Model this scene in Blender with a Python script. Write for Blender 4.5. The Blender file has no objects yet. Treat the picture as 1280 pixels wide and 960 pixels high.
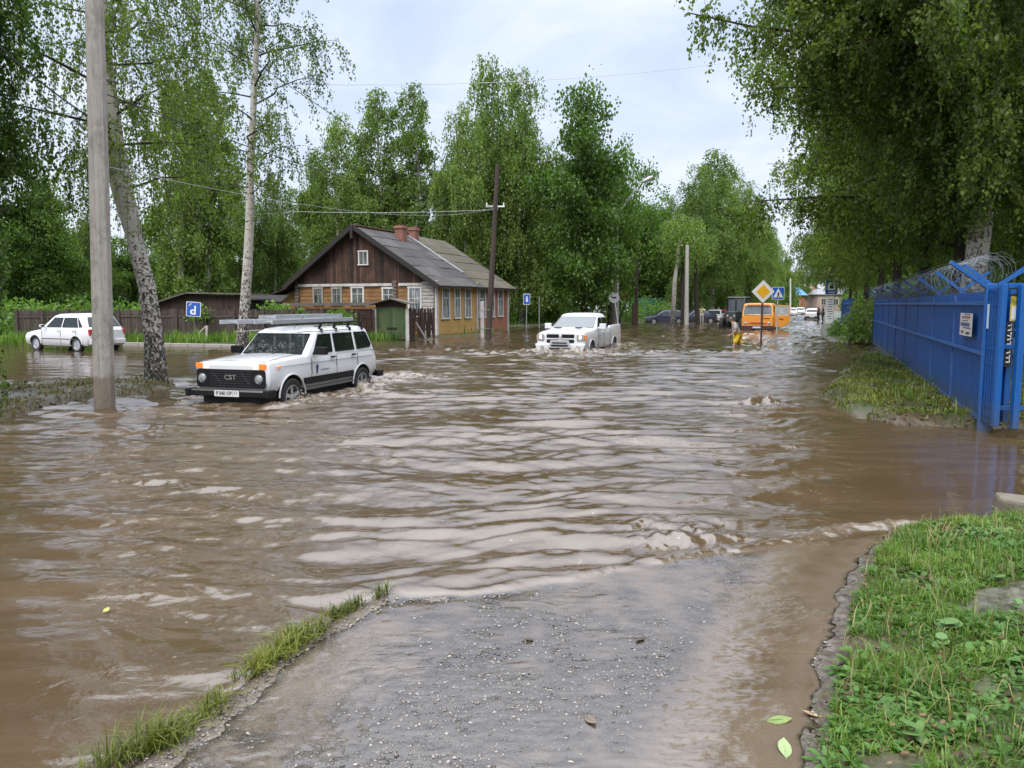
import bpy, bmesh, math, random
import numpy as np
from mathutils import Vector, Matrix, Euler
random.seed(7)
RNG = np.random.default_rng(11)
SC = bpy.context.scene
COL = SC.collection
R = math.radians
# ------------------------------------------------------------------ camera
CAM_H, FPX, PITCH = 1.8, 967.0, math.atan(100 / 967.0)
cam_data = bpy.data.cameras.new('camera'); cam = bpy.data.objects.new('camera', cam_data); COL.objects.link(cam)
cam_data.sensor_width = 36.0; cam_data.lens = 36.0 * FPX / 1280.0
cam_data.clip_start = 0.05; cam_data.clip_end = 3000
cam.location = (0, 0, CAM_H); cam.rotation_euler = (R(90) - PITCH, 0, 0)
SC.camera = cam
_f = Vector((0, math.cos(PITCH), -math.sin(PITCH))); _u = Vector((0, math.sin(PITCH), math.cos(PITCH)))
def ray(px, py): return _f + Vector((1, 0, 0)) * ((px - 640) / FPX) + _u * ((480 - py) / FPX)
def G(px, py, z=0.0):
    r = ray(px, py); t = (z - CAM_H) / r.z
    return Vector((r.x * t, r.y * t, z))
def AT(px, py, Y):
    r = ray(px, py); t = Y / r.y
    return Vector((r.x * t, Y, CAM_H + r.z * t))
# ------------------------------------------------------------------ render settings
SC.view_settings.view_transform = 'Standard'; SC.view_settings.look = 'None'
SC.view_settings.gamma = 1; SC.view_settings.use_curve_mapping = False
SC.view_settings.exposure = 0.58
SC.render.engine = 'CYCLES'
cy = SC.cycles
cy.max_bounces = 6; cy.diffuse_bounces = 4; cy.glossy_bounces = 3; cy.transmission_bounces = 3
cy.transparent_max_bounces = 8; cy.caustics_reflective = False; cy.caustics_refractive = False
cy.sample_clamp_indirect = 6
try:
    cy.use_denoising = True; cy.denoiser = 'OPENIMAGEDENOISE'
    cy.denoising_input_passes = 'RGB_ALBEDO_NORMAL'; cy.denoising_prefilter = 'ACCURATE'
except Exception: pass
# ------------------------------------------------------------------ node helpers
def nmat(name):
    m = bpy.data.materials.new(name); m.use_nodes = True; nt = m.node_tree; nt.nodes.clear(); return m, nt
def N(nt, t, **kw):
    n = nt.nodes.new(t)
    for k, v in kw.items():
        if k in n.bl_rna.properties and k not in ('inputs', 'outputs'): setattr(n, k, v)
        elif k in n.inputs: n.inputs[k].default_value = v
    return n
def L(nt, a, b): nt.links.new(a, b)
def mathn(nt, op, a, b=None, c=None, clamp=False):
    n = nt.nodes.new('ShaderNodeMath'); n.operation = op; n.use_clamp = clamp
    for i, v in enumerate((a, b, c)):
        if v is None: continue
        if isinstance(v, (int, float)): n.inputs[i].default_value = v
        else: L(nt, v, n.inputs[i])
    return n.outputs[0]
def mixc(nt, fac, a, b, mode='MIX'):
    n = nt.nodes.new('ShaderNodeMix'); n.data_type = 'RGBA'; n.blend_type = mode
    for s, v in ((n.inputs[0], fac), (n.inputs[6], a), (n.inputs[7], b)):
        if isinstance(v, (int, float)): s.default_value = v
        elif isinstance(v, (tuple, list)): s.default_value = (*v[:3], 1)
        else: L(nt, v, s)
    return n.outputs[2]
def ramp(nt, src, stops, interp='LINEAR'):
    n = nt.nodes.new('ShaderNodeValToRGB'); cr = n.color_ramp; cr.interpolation = interp
    while len(cr.elements) < len(stops): cr.elements.new(0.5)
    for e, (p, c) in zip(cr.elements, stops):
        e.position = p; e.color = (*c, 1) if isinstance(c, (tuple, list)) else (c, c, c, 1)
    L(nt, src, n.inputs[0]); return n.outputs[0]
def coords(nt, kind='Object', scale=(1, 1, 1)):
    tc = nt.nodes.new('ShaderNodeTexCoord'); mp = nt.nodes.new('ShaderNodeMapping'); mp.inputs['Scale'].default_value = scale
    L(nt, tc.outputs[kind], mp.inputs[0]); return mp.outputs[0]
def noise(nt, vec, scale=5, detail=4, rough=.6, dist=0):
    n = N(nt, 'ShaderNodeTexNoise'); n.inputs['Scale'].default_value = scale; n.inputs['Detail'].default_value = detail
    n.inputs['Roughness'].default_value = rough; n.inputs['Distortion'].default_value = dist
    if vec is not None: L(nt, vec, n.inputs['Vector'])
    return n.outputs[0]
def bump(nt, h, strength=.3, dist=.02):
    b = N(nt, 'ShaderNodeBump'); b.inputs['Strength'].default_value = strength; b.inputs['Distance'].default_value = dist
    L(nt, h, b.inputs['Height']); return b.outputs[0]
def principled(nt, col, rough=.6, metal=0, nrm=None, spec=.5, coat=0, emit=None, es=0):
    p = N(nt, 'ShaderNodeBsdfPrincipled'); o = N(nt, 'ShaderNodeOutputMaterial')
    for k, v in (('Base Color', col), ('Roughness', rough), ('Metallic', metal), ('Specular IOR Level', spec), ('Coat Weight', coat)):
        if isinstance(v, (tuple, list)): p.inputs[k].default_value = (*v[:3], 1)
        elif isinstance(v, (int, float)): p.inputs[k].default_value = v
        else: L(nt, v, p.inputs[k])
    if nrm is not None: L(nt, nrm, p.inputs['Normal'])
    if emit: p.inputs['Emission Color'].default_value = (*emit, 1); p.inputs['Emission Strength'].default_value = es
    L(nt, p.outputs[0], o.inputs[0]); return p
def mat(name, col, rough=.6, metal=0, var=.15, scale=6, bmp=0, bscale=40, spec=.5, coat=0, emit=None, es=0, dirt=0, dirtcol=(.16, .11, .07), stretch=(1, 1, 1)):
    m, nt = nmat(name); v = coords(nt, 'Object', stretch)
    n1 = noise(nt, v, scale, 5, .65)
    c = mixc(nt, n1, tuple(x * (1 - var * 1.6) for x in col), tuple(min(1, x * (1 + var * 1.6)) for x in col))
    if dirt:
        n2 = noise(nt, v, scale * .35, 6, .7)
        f = ramp(nt, n2, [(.45, 0), (.75, 1)])
        f = mathn(nt, 'MULTIPLY', f, dirt); c = mixc(nt, f, c, dirtcol)
    nr = bump(nt, noise(nt, v, bscale, 4, .6), bmp, .01) if bmp else None
    r = mathn(nt, 'MULTIPLY_ADD', n1, .25, rough - .12, clamp=True)
    principled(nt, c, r, metal, nr, spec, coat, emit, es); return m
# ------------------------------------------------------------------ mesh builder
class MB:
    def __init__(s): s.v = []; s.f = []; s.m = []; s.M = None
    def add(s, vs, fs, m=0):
        o = len(s.v)
        for v in vs:
            v = Vector(v); s.v.append(tuple(s.M @ v) if s.M is not None else tuple(v))
        for f in fs: s.f.append([i + o for i in f]); s.m.append(m)
        return s
    def box(s, c, d, rot=None, m=0):
        x, y, z = d[0] / 2, d[1] / 2, d[2] / 2
        vs = [Vector((a * x, b * y, e * z)) for e in (-1, 1) for b in (-1, 1) for a in (-1, 1)]
        if rot is not None:
            Rm = rot if isinstance(rot, Matrix) else Euler(rot).to_matrix()
            vs = [Rm @ v for v in vs]
        c = Vector(c)
        return s.add([v + c for v in vs], [(0, 2, 3, 1), (4, 5, 7, 6), (0, 1, 5, 4), (2, 6, 7, 3), (0, 4, 6, 2), (1, 3, 7, 5)], m)
    def bar(s, a, b, w, h=None, m=0):
        a, b = Vector(a), Vector(b); h = h or w; d = b - a; Lh = d.length
        q = d.to_track_quat('X', 'Z').to_matrix()
        return s.box((a + b) / 2, (Lh, w, h), q, m)
    def tube(s, pts, rad, n=8, cap=True, m=0):
        pts = [Vector(p) for p in pts]
        if isinstance(rad, (int, float)): rad = [rad] * len(pts)
        up = Vector((0, 0, 1)); vs = []; fs = []; ref = None
        for i, p in enumerate(pts):
            t = (pts[min(i + 1, len(pts) - 1)] - pts[max(i - 1, 0)])
            t = t.normalized() if t.length > 1e-9 else Vector((0, 0, 1))
            if ref is None: ref = t.orthogonal().normalized()
            ref = (ref - t * ref.dot(t)); ref = ref.normalized() if ref.length > 1e-6 else t.orthogonal().normalized()
            b = t.cross(ref)
            for k in range(n):
                a = 2 * math.pi * k / n; vs.append(p + (ref * math.cos(a) + b * math.sin(a)) * rad[i])
        for i in range(len(pts) - 1):
            for k in range(n): fs.append((i * n + k, i * n + (k + 1) % n, (i + 1) * n + (k + 1) % n, (i + 1) * n + k))
        if cap: fs.append(tuple(range(n - 1, -1, -1))); fs.append(tuple(range((len(pts) - 1) * n, len(pts) * n)))
        return s.add(vs, fs, m)
    def prism(s, poly, o, ax, ay, az, d, m=0):
        """poly of (a,b) laid at o + a*ax + b*ay, extruded d along az"""
        o, ax, ay, az = Vector(o), Vector(ax), Vector(ay), Vector(az); n = len(poly)
        vs = [o + ax * a + ay * b for a, b in poly] + [o + ax * a + ay * b + az * d for a, b in poly]
        fs = [tuple(range(n - 1, -1, -1)), tuple(range(n, 2 * n))] + [(i, (i + 1) % n, n + (i + 1) % n, n + i) for i in range(n)]
        return s.add(vs, fs, m)
    def loft(s, rings, m=0, cap=True, closed=True):
        n = len(rings[0]); vs = [p for r in rings for p in r]; fs = []
        for i in range(len(rings) - 1):
            for k in range(n if closed else n - 1): fs.append((i * n + k, i * n + (k + 1) % n, (i + 1) * n + (k + 1) % n, (i + 1) * n + k))
        if cap: fs.append(tuple(range(n - 1, -1, -1))); fs.append(tuple(range((len(rings) - 1) * n, len(rings) * n)))
        return s.add(vs, fs, m)
    def lathe(s, prof, axis='y', n=24, c=(0, 0, 0), m=0, close=False):
        """prof: (r, h) list; axis direction"""
        c = Vector(c); vs = []; fs = []
        for r, h in prof:
            for k in range(n):
                a = 2 * math.pi * k / n; x, y = r * math.cos(a), r * math.sin(a)
                vs.append(c + (Vector((x, h, y)) if axis == 'y' else Vector((h, x, y)) if axis == 'x' else Vector((x, y, h))))
        q = len(prof)
        for i in range(q if close else q - 1):
            j = (i + 1) % q
            for k in range(n): fs.append((i * n + k, i * n + (k + 1) % n, j * n + (k + 1) % n, j * n + k))
        return s.add(vs, fs, m)
    def build(s, name, mats, parent=None, smooth=None, bevel=0, seg=2, recalc=True):
        me = bpy.data.meshes.new(name); me.from_pydata(s.v, [], s.f)
        if not isinstance(mats, (list, tuple)): mats = [mats]
        for mm in mats: me.materials.append(mm)
        me.polygons.foreach_set('material_index', s.m)
        if recalc:
            bm = bmesh.new(); bm.from_mesh(me); bmesh.ops.recalc_face_normals(bm, faces=bm.faces); bm.to_mesh(me); bm.free()
        if smooth is not None:
            me.polygons.foreach_set('use_smooth', [True] * len(me.polygons))
            try: me.set_sharp_from_angle(angle=R(smooth))
            except Exception: pass
        me.update()
        o = bpy.data.objects.new(name, me); COL.objects.link(o); o.parent = parent
        if bevel:
            b = o.modifiers.new('b', 'BEVEL'); b.width = bevel; b.segments = seg; b.limit_method = 'ANGLE'; b.angle_limit = R(32)
        return o
def tag(o, label=None, cat=None, group=None, kind=None):
    for k, v in (('label', label), ('category', cat), ('group', group), ('kind', kind)):
        if v: o[k] = v
    return o
def thing(name, label, cat, loc=(0, 0, 0), rz=0, group=None):
    o = bpy.data.objects.new(name, None); COL.objects.link(o); o.location = loc; o.rotation_euler = (0, 0, rz); o.empty_display_size = .3
    return tag(o, label, cat, group)
def kids(o): return [c for c in bpy.data.objects if c.parent == o]
def copy_thing(root, loc, rz=0, scale=None, label=None, group=None, rot=None):
    c = root.copy(); COL.objects.link(c); c.location = loc; c.rotation_euler = rot or (0, 0, rz)
    if scale: c.scale = (scale,) * 3 if isinstance(scale, (int, float)) else scale
    if label: c['label'] = label
    if group: c['group'] = group
    for k in kids(root):
        d = k.copy(); COL.objects.link(d); d.parent = c
        for g in kids(k):
            e = g.copy(); COL.objects.link(e); e.parent = d
    return c
def np_mesh(name, V, F, mats, parent=None, attrs=None, smooth=False):
    me = bpy.data.meshes.new(name); nv, nf, k = len(V), len(F), F.shape[1]
    me.vertices.add(nv); me.vertices.foreach_set('co', np.ascontiguousarray(V, dtype=np.float32).ravel())
    me.loops.add(nf * k); me.loops.foreach_set('vertex_index', np.ascontiguousarray(F, dtype=np.int32).ravel())
    me.polygons.add(nf); me.polygons.foreach_set('loop_start', np.arange(0, nf * k, k, dtype=np.int32))
    try: me.polygons.foreach_set('loop_total', np.full(nf, k, dtype=np.int32))
    except Exception: pass
    for mm in (mats if isinstance(mats, (list, tuple)) else [mats]): me.materials.append(mm)
    for an, arr in (attrs or {}).items():
        if arr.ndim == 1:
            a = me.attributes.new(an, 'FLOAT', 'POINT'); a.data.foreach_set('value', arr.astype(np.float32))
        else:
            a = me.attributes.new(an, 'FLOAT_COLOR', 'POINT')
            c = np.ones((nv, 4), np.float32); c[:, :3] = arr; a.data.foreach_set('color', c.ravel())
    me.update(calc_edges=True)
    if smooth: me.polygons.foreach_set('use_smooth', np.ones(nf, dtype=bool))
    me.validate()
    o = bpy.data.objects.new(name, me); COL.objects.link(o); o.parent = parent; return o
def text_mesh(name, s, size, m, parent, M, ext=.0015, bold=0.0, sx=1.0):
    cu = bpy.data.curves.new(name, 'FONT'); cu.body = s; cu.size = size; cu.extrude = ext; cu.align_x = 'CENTER'; cu.align_y = 'CENTER'; cu.offset = bold
    cu.resolution_u = 3
    t = bpy.data.objects.new(name, cu); COL.objects.link(t); bpy.context.view_layer.update()
    dg = bpy.context.evaluated_depsgraph_get(); me = bpy.data.meshes.new_from_object(t.evaluated_get(dg))
    bpy.data.objects.remove(t); me.materials.clear(); me.materials.append(m)
    me.transform(Matrix.Diagonal((sx, 1, 1, 1))); me.transform(M)
    o = bpy.data.objects.new(name, me); COL.objects.link(o); o.parent = parent; return o
def basis(o, ax, ay, az):
    M = Matrix.Identity(4)
    for i, a in enumerate((ax, ay, az)):
        a = Vector(a)
        for j in range(3): M[j][i] = a[j]
    for j in range(3): M[j][3] = Vector(o)[j]
    return M
# ------------------------------------------------------------------ numpy noise
_P = RNG.permutation(1024); _P = np.concatenate([_P, _P]); _GA = RNG.random(1024) * 2 * np.pi; _GX, _GY = np.cos(_GA), np.sin(_GA)
def pn(x, y, seed=0):
    x = np.asarray(x, float) + seed * 17.13; y = np.asarray(y, float) + seed * 31.7
    xi, yi = np.floor(x).astype(int), np.floor(y).astype(int); xf, yf = x - xi, y - yi
    def g(i, j, dx, dy):
        h = _P[(_P[i & 1023] + j) & 1023]; return _GX[h] * dx + _GY[h] * dy
    u = xf * xf * xf * (xf * (xf * 6 - 15) + 10); v = yf * yf * yf * (yf * (yf * 6 - 15) + 10)
    a = g(xi, yi, xf, yf); b = g(xi + 1, yi, xf - 1, yf); c = g(xi, yi + 1, xf, yf - 1); d = g(xi + 1, yi + 1, xf - 1, yf - 1)
    return (a + (b - a) * u) * (1 - v) + (c + (d - c) * u) * v
def fbm(x, y, o=4, seed=0, lac=2.03, gain=.5):
    s = 0; a = 1
    for i in range(o): s = s + a * pn(x, y, seed + i); x = x * lac; y = y * lac; a *= gain
    return s
def sstep(a, b, x): t = np.clip((x - a) / (b - a), 0, 1); return t * t * (3 - 2 * t)
def poly_sd(px, py, poly):
    """signed distance, positive inside"""
    d = np.full(px.shape, 1e9); ins = np.zeros(px.shape, bool); n = len(poly)
    for i in range(n):
        ax, ay = poly[i]; bx, by = poly[(i + 1) % n]; ex, ey = bx - ax, by - ay
        t = np.clip(((px - ax) * ex + (py - ay) * ey) / (ex * ex + ey * ey + 1e-12), 0, 1)
        d = np.minimum(d, (px - ax - t * ex) ** 2 + (py - ay - t * ey) ** 2)
        c = ((ay > py) != (by > py)) & (px < (bx - ax) * (py - ay) / (by - ay + 1e-12) + ax); ins ^= c
    d = np.sqrt(d); return np.where(ins, d, -d)
def line_d(px, py, pts):
    """distance to a polyline and the parameter 0..1 along it"""
    d = np.full(px.shape, 1e9); tt = np.zeros(px.shape); n = len(pts) - 1
    for i in range(n):
        ax, ay = pts[i]; bx, by = pts[i + 1]; ex, ey = bx - ax, by - ay
        t = np.clip(((px - ax) * ex + (py - ay) * ey) / (ex * ex + ey * ey + 1e-12), 0, 1)
        dd = np.hypot(px - ax - t * ex, py - ay - t * ey); k = dd < d
        d = np.where(k, dd, d); tt = np.where(k, (i + t) / n, tt)
    return d, tt
# street frame
SA = R(21.6); SDIR = Vector((math.sin(SA), math.cos(SA), 0)); SPERP = Vector((math.cos(SA), -math.sin(SA), 0))
# ------------------------------------------------------------------ world and sun
w = bpy.data.worlds.new('World'); SC.world = w; w.use_nodes = True; nt = w.node_tree; nt.nodes.clear()
sky = N(nt, 'ShaderNodeTexSky'); sky.sky_type = 'NISHITA'; sky.sun_disc = False; sky.sun_elevation = R(48); sky.sun_rotation = R(150)
tc = N(nt, 'ShaderNodeTexCoord'); sep = N(nt, 'ShaderNodeSeparateXYZ'); L(nt, tc.outputs['Generated'], sep.inputs[0])
den = mathn(nt, 'ADD', mathn(nt, 'MAXIMUM', sep.outputs[2], 0.0), .22)
comb = N(nt, 'ShaderNodeCombineXYZ'); L(nt, mathn(nt, 'DIVIDE', sep.outputs[0], den), comb.inputs[0]); L(nt, mathn(nt, 'DIVIDE', sep.outputs[1], den), comb.inputs[1])
cn = noise(nt, comb.outputs[0], 1.7, 6, .58, .5)
cn2 = noise(nt, comb.outputs[0], .45, 3, .5)
cl = mathn(nt, 'ADD', mathn(nt, 'MULTIPLY', cn, .6), mathn(nt, 'MULTIPLY', cn2, .4))
dark = ramp(nt, cl, [(.38, (4.3, 5.1, 6.8)), (.50, (5.3, 6.0, 7.5)), (.62, (6.9, 7.3, 8.2))])
horiz = ramp(nt, sep.outputs[2], [(.0, 1.0), (.30, 0.0)])
c1 = mixc(nt, mathn(nt, 'MULTIPLY', horiz, .7), dark, (6.6, 6.85, 7.5))
zen = ramp(nt, sep.outputs[2], [(.35, 1.0), (.95, 1.9)])
# ramp clamps at 1, so brighten the zenith with maths
zb = mathn(nt, 'MULTIPLY_ADD', mathn(nt, 'MAXIMUM', mathn(nt, 'SUBTRACT', sep.outputs[2], .34), 0.0), 4.2, 1.0)
c1 = mixc(nt, ramp(nt, sep.outputs[2], [(.36, 0.0), (.7, .85)]), c1, (6.75, 6.9, 7.25)); vm = N(nt, 'ShaderNodeVectorMath'); vm.operation = 'SCALE'; L(nt, c1, vm.inputs[0]); L(nt, zb, vm.inputs['Scale'])
c2 = mixc(nt, .9, sky.outputs[0], vm.outputs[0])
bg = N(nt, 'ShaderNodeBackground'); bg.inputs[1].default_value = .1; L(nt, c2, bg.inputs[0])
wo = N(nt, 'ShaderNodeOutputWorld'); L(nt, bg.outputs[0], wo.inputs[0])
sl = bpy.data.lights.new('sun', 'SUN'); sl.energy = 1.5; sl.angle = R(25); sl.color = (1, .96, .9)
so = bpy.data.objects.new('sun', sl); COL.objects.link(so); so.rotation_euler = (R(42), 0, R(-25)); so.location = (0, 0, 40)

# ------------------------------------------------------------------ ground shape
def P2(*pp): return [tuple(G(a, b)[:2]) for a, b in pp]
FN = G(1228, 533, .06)                       # near corner post of the blue fence
FENCE_O = Vector((FN.x, FN.y, 0)); 
def fence_pt(t, off=0): return FENCE_O + SDIR * t + SPERP * off
poly_rbank = P2((1300, 541), (1240, 538), (1120, 532), (1052, 516), (1024, 494), (1046, 464), (1080, 443)) + [tuple(fence_pt(19, -.25)[:2]), tuple(fence_pt(25, -.1)[:2]), tuple(fence_pt(27, -1.8)[:2]), tuple(fence_pt(33, -2.3)[:2]), tuple(fence_pt(60, -2.0)[:2]), tuple(fence_pt(400, -2)[:2]), tuple(fence_pt(400, 300)[:2]), tuple(fence_pt(0, 60)[:2])]
poly_gate = P2((1262, 560), (1268, 600), (1262, 640), (1330, 640), (1420, 600), (1400, 560))
poly_lrbank = P2((1112, 668), (1140, 657), (1220, 652), (1250, 650), (1330, 646), (1600, 680)) + [(9, 1.5), (9, -3), (.9, -3), (.95, 1.5)] + P2((1005, 1000), (1012, 940), (1034, 850), (1062, 745), (1085, 700))
poly_drive = P2((480, 742), (600, 738), (760, 712), (900, 690), (1000, 676), (1110, 664), (1100, 700), (1062, 745), (1034, 850), (1012, 940), (1005, 1000)) + [(.95, 1.5), (.9, -3), (-3, -3), (-2.6, 1.6)] + P2((130, 975), (220, 915), (330, 830), (430, 765))
poly_patch = [tuple(G(a, b, .15)[:2]) for a, b in ((1186, 750), (1225, 730), (1330, 728), (1330, 764), (1230, 768))]
line_ridge = P2((60, 1030), (150, 962), (215, 925), (300, 860), (350, 818), (400, 785), (440, 760), (480, 740))
poly_strip = P2((-300, 492), (0, 487), (60, 483), (120, 481), (170, 478), (215, 478), (222, 486), (190, 492), (130, 497), (90, 503), (30, 517), (-40, 540), (-300, 610))
poly_strip2 = P2((222, 470), (290, 466), (330, 465), (330, 468), (290, 471), (222, 475))
poly_yard = P2((-900, 436), (20, 433), (160, 430), (300, 433.5), (400, 431), (480, 428), (528, 425), (560, 423.5), (620, 420), (650, 411), (700, 408), (760, 405.5), (800, 404), (820, 402)) + [(30, 115), (50, 170), (130, 400), (-500, 400), (-500, 60)]
poly_mound = P2((935, 505), (950, 498), (968, 499), (972, 505))
ROAD_Z = -.32
def height(x, y, fine=True):
    x = np.asarray(x, float); y = np.asarray(y, float)
    n1 = fbm(x * .9, y * .9, 4, 3); dd = np.hypot(x, y)
    z = ROAD_Z + .03 * n1
    z = z - .12 * sstep(22, 30, dd) * sstep(60, 45, dd)
    rag = .35 * np.clip(dd / 14, .15, 2.0)
    def put(z, poly, top, w, r=1.0, amp=.03):
        s = poly_sd(x, y, poly) + n1 * rag * r
        k = sstep(-w, w, s); return np.maximum(z, z * (1 - k) + (top + amp * fbm(x * 1.7, y * 1.7, 3, 9)) * k)
    z = put(z, poly_yard, .10, 1.2, .6, .05)
    s = poly_sd(x, y, poly_yard); z = z + .25 * sstep(3, 30, s)
    z = put(z, poly_rbank, .15, .40, .30, .04)
    z = put(z, poly_gate, .07, .3, .5)
    z = put(z, poly_strip, .14, .40, .40, .05)
    z = put(z, poly_strip2, .02, .4, .8)
    # driveway: nearly awash
    sd = poly_sd(x, y, poly_drive); k = sstep(-.30, .10, sd + .05 * n1)
    near = sstep(6.2, 3.4, y) * sstep(-1.9, -.6, x)
    dz = -.012 + .010 * near * sstep(1.4, .6, x) + .011 * fbm(x * 1.2, y * 1.2, 4, 21) + .012 * fbm(x * 5, y * 5, 4, 23) - .012 * sstep(-.2, -1.0, x) * sstep(2.6, 3.6, y)
    _, _ = 0, 0
    dz = np.minimum(dz, -.0035 + .002 * fbm(x * 14, y * 14, 2, 27)); gut = sstep(.42, .0, np.abs(-poly_sd(x, y, poly_lrbank) - .32)) * sstep(7.4, 5.5, y)
    dz = dz - .035 * gut
    z = z * (1 - k) + dz * k
    d, t = line_d(x, y, line_ridge)
    z = np.maximum(z, -.05 + (.075 + .02 * fbm(x * 3, y * 3, 2, 5)) * np.exp(-(d / .13) ** 2) * 1.0 - .0)if False else z + (.04 * np.exp(-(d / .12) ** 2)) * sstep(-.2, .2, sd + .3) 
    # lower right bank
    s = poly_sd(x, y, poly_lrbank) + n1 * .10
    k = sstep(-.12, -.05, s + .05 * fbm(x * 4, y * 4, 4, 32)); top = .010 + .022 * fbm(x * 11, y * 11, 4, 34) + .05 * sstep(-.02, .12, s) + .16 * sstep(0, 1.6, s) + .035 * sstep(0, .2, s) * fbm(x * 2.2, y * 2.2, 4, 31)
    z = np.maximum(z, z * (1 - k) + top * k)
    return z
def polar(radii, angs):
    r, a = np.meshgrid(radii, angs, indexing='ij'); V = np.stack([r * np.sin(a), r * np.cos(a)], -1).reshape(-1, 2)
    nr, na = len(radii), len(angs); i = np.arange(nr - 1)[:, None] * na + np.arange(na - 1)[None]
    F = np.stack([i, i + 1, i + na + 1, i + na], -1).reshape(-1, 4); return V, F
def angs(n, half, coarse): return np.concatenate([np.linspace(-math.pi, -half, coarse, endpoint=False), np.linspace(-half, half, n), np.linspace(half, math.pi, coarse + 1)[1:]])
rad = np.concatenate([[.02, .6, 1.2], np.geomspace(1.7, 900, 480)])
V2, F = polar(rad, angs(520, R(52), 60))
Z = height(V2[:, 0], V2[:, 1]); Z = Z + 0
x, y = V2[:, 0], V2[:, 1]; dd = np.hypot(x, y)
m_drive = sstep(-.12, .12, poly_sd(x, y, poly_drive) + .06 * fbm(x * 3, y * 3, 3, 2)) * sstep(-.02, -.14, poly_sd(x, y, poly_lrbank) + .06 * fbm(x * 3, y * 3, 3, 8))
kerbm = np.maximum(np.exp(-((poly_sd(x, y, poly_lrbank) + .05) / .08) ** 2), sstep(-.02, .05, poly_sd(x, y, poly_patch) + .04 * fbm(x * 6, y * 6, 3, 14))); m_drive = m_drive * (1 - .9 * np.exp(-(line_d(x, y, line_ridge)[0] / .16) ** 2))
gr = np.maximum.reduce([sstep(0, .25, poly_sd(x, y, poly_lrbank) + .1 * fbm(x * 2, y * 2, 3, 4)), sstep(0, .6, poly_sd(x, y, poly_rbank) + .5 * fbm(x, y, 3, 6)), sstep(0, 2, poly_sd(x, y, poly_yard)), .5 * sstep(0, .6, poly_sd(x, y, poly_strip) + .3 * fbm(x, y, 3, 7))])
gr = gr * np.clip(.75 + .7 * fbm(x * .8, y * .8, 4, 12), 0.05, 1)
MU = {}
def ground_material():
    m, nt = nmat('wet_ground'); at = N(nt, 'ShaderNodeAttribute', attribute_name='zone'); sp = N(nt, 'ShaderNodeSeparateColor'); L(nt, at.outputs['Color'], sp.inputs[0])
    v = coords(nt, 'Object')
    big = noise(nt, v, 1.3, 6, .6); fine = noise(nt, v, 38, 5, .7)
    mud = mixc(nt, big, (.040, .028, .018), (.105, .075, .048)); mud = mixc(nt, mathn(nt, 'MULTIPLY', fine, .5), mud, (.03, .02, .013))
    litter = N(nt, 'ShaderNodeTexVoronoi'); litter.inputs['Scale'].default_value = 24; L(nt, v, litter.inputs['Vector'])
    lc = ramp(nt, mathn(nt, 'FRACT', mathn(nt, 'MULTIPLY', litter.outputs['Color'], 3.1)), [(0, (.03, .019, .012)), (.5, (.085, .054, .03)), (.8, (.14, .095, .052)), (1, (.04, .065, .018))])
    soil = mixc(nt, .55, mud, lc)
    green = mixc(nt, fine, (.025, .045, .01), (.07, .11, .03))
    gm = mixc(nt, mathn(nt, 'MULTIPLY', sp.outputs[1], .75), soil, green)
    # asphalt with worn-out pale stones
    vo = N(nt, 'ShaderNodeTexVoronoi'); vo.inputs['Scale'].default_value = 78; vo.feature = 'F1'; L(nt, v, vo.inputs['Vector']); vo.inputs['Randomness'].default_value = 1
    sc = N(nt, 'ShaderNodeSeparateColor'); L(nt, vo.outputs['Color'], sc.inputs[0])
    wn = noise(nt, v, 2.2, 4, .6)
    body = ramp(nt, vo.outputs['Distance'], [(.0, 1.0), (.42, 1.0), (.60, 0.0)])
    pick = ramp(nt, mathn(nt, 'ADD', sc.outputs[0], mathn(nt, 'MULTIPLY', mathn(nt, 'SUBTRACT', wn, .5), 1.2)), [(.42, 0), (.55, 1)])
    stc = ramp(nt, sc.outputs[1], [(0, (.22, .19, .165)), (.6, (.42, .38, .33)), (1, (.68, .63, .57))])
    asp = mixc(nt, fine, (.12, .105, .09), (.29, .26, .225))
    asp = mixc(nt, mathn(nt, 'MULTIPLY', body, pick), asp, stc)
    silt = ramp(nt, noise(nt, v, 1.7, 5, .65), [(.48, 0), (.68, 1)])
    asp = mixc(nt, mathn(nt, 'MULTIPLY', silt, .85), asp, (.34, .29, .235))
    asp = mixc(nt, mathn(nt, 'MULTIPLY', wn, .45), asp, (.26, .205, .15)); c = mixc(nt, sp.outputs[0], gm, asp)
    kc = mixc(nt, ramp(nt, noise(nt, v, 14, 5, .7), [(.4, 0), (.62, 1)]), (.035, .030, .026), (.22, .20, .18)); c = mixc(nt, mathn(nt, 'MULTIPLY', sp.outputs[2], .7), c, kc)
    h = mathn(nt, 'ADD', mathn(nt, 'MULTIPLY', fine, .6), mathn(nt, 'MULTIPLY', mathn(nt, 'MULTIPLY', body, pick), sp.outputs[0]))
    ro = mathn(nt, 'MULTIPLY_ADD', big, .5, .12)
    principled(nt, c, ro, 0, bump(nt, h, .7, .012), .5); return m
ground = np_mesh('ground', np.column_stack([V2, Z]), F, ground_material(), attrs={'zone': np.stack([m_drive, gr, kerbm * .8], -1)}, smooth=True)
tag(ground, 'muddy ground, worn asphalt and grass banks under and around the flood', None, None, 'structure')

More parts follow.
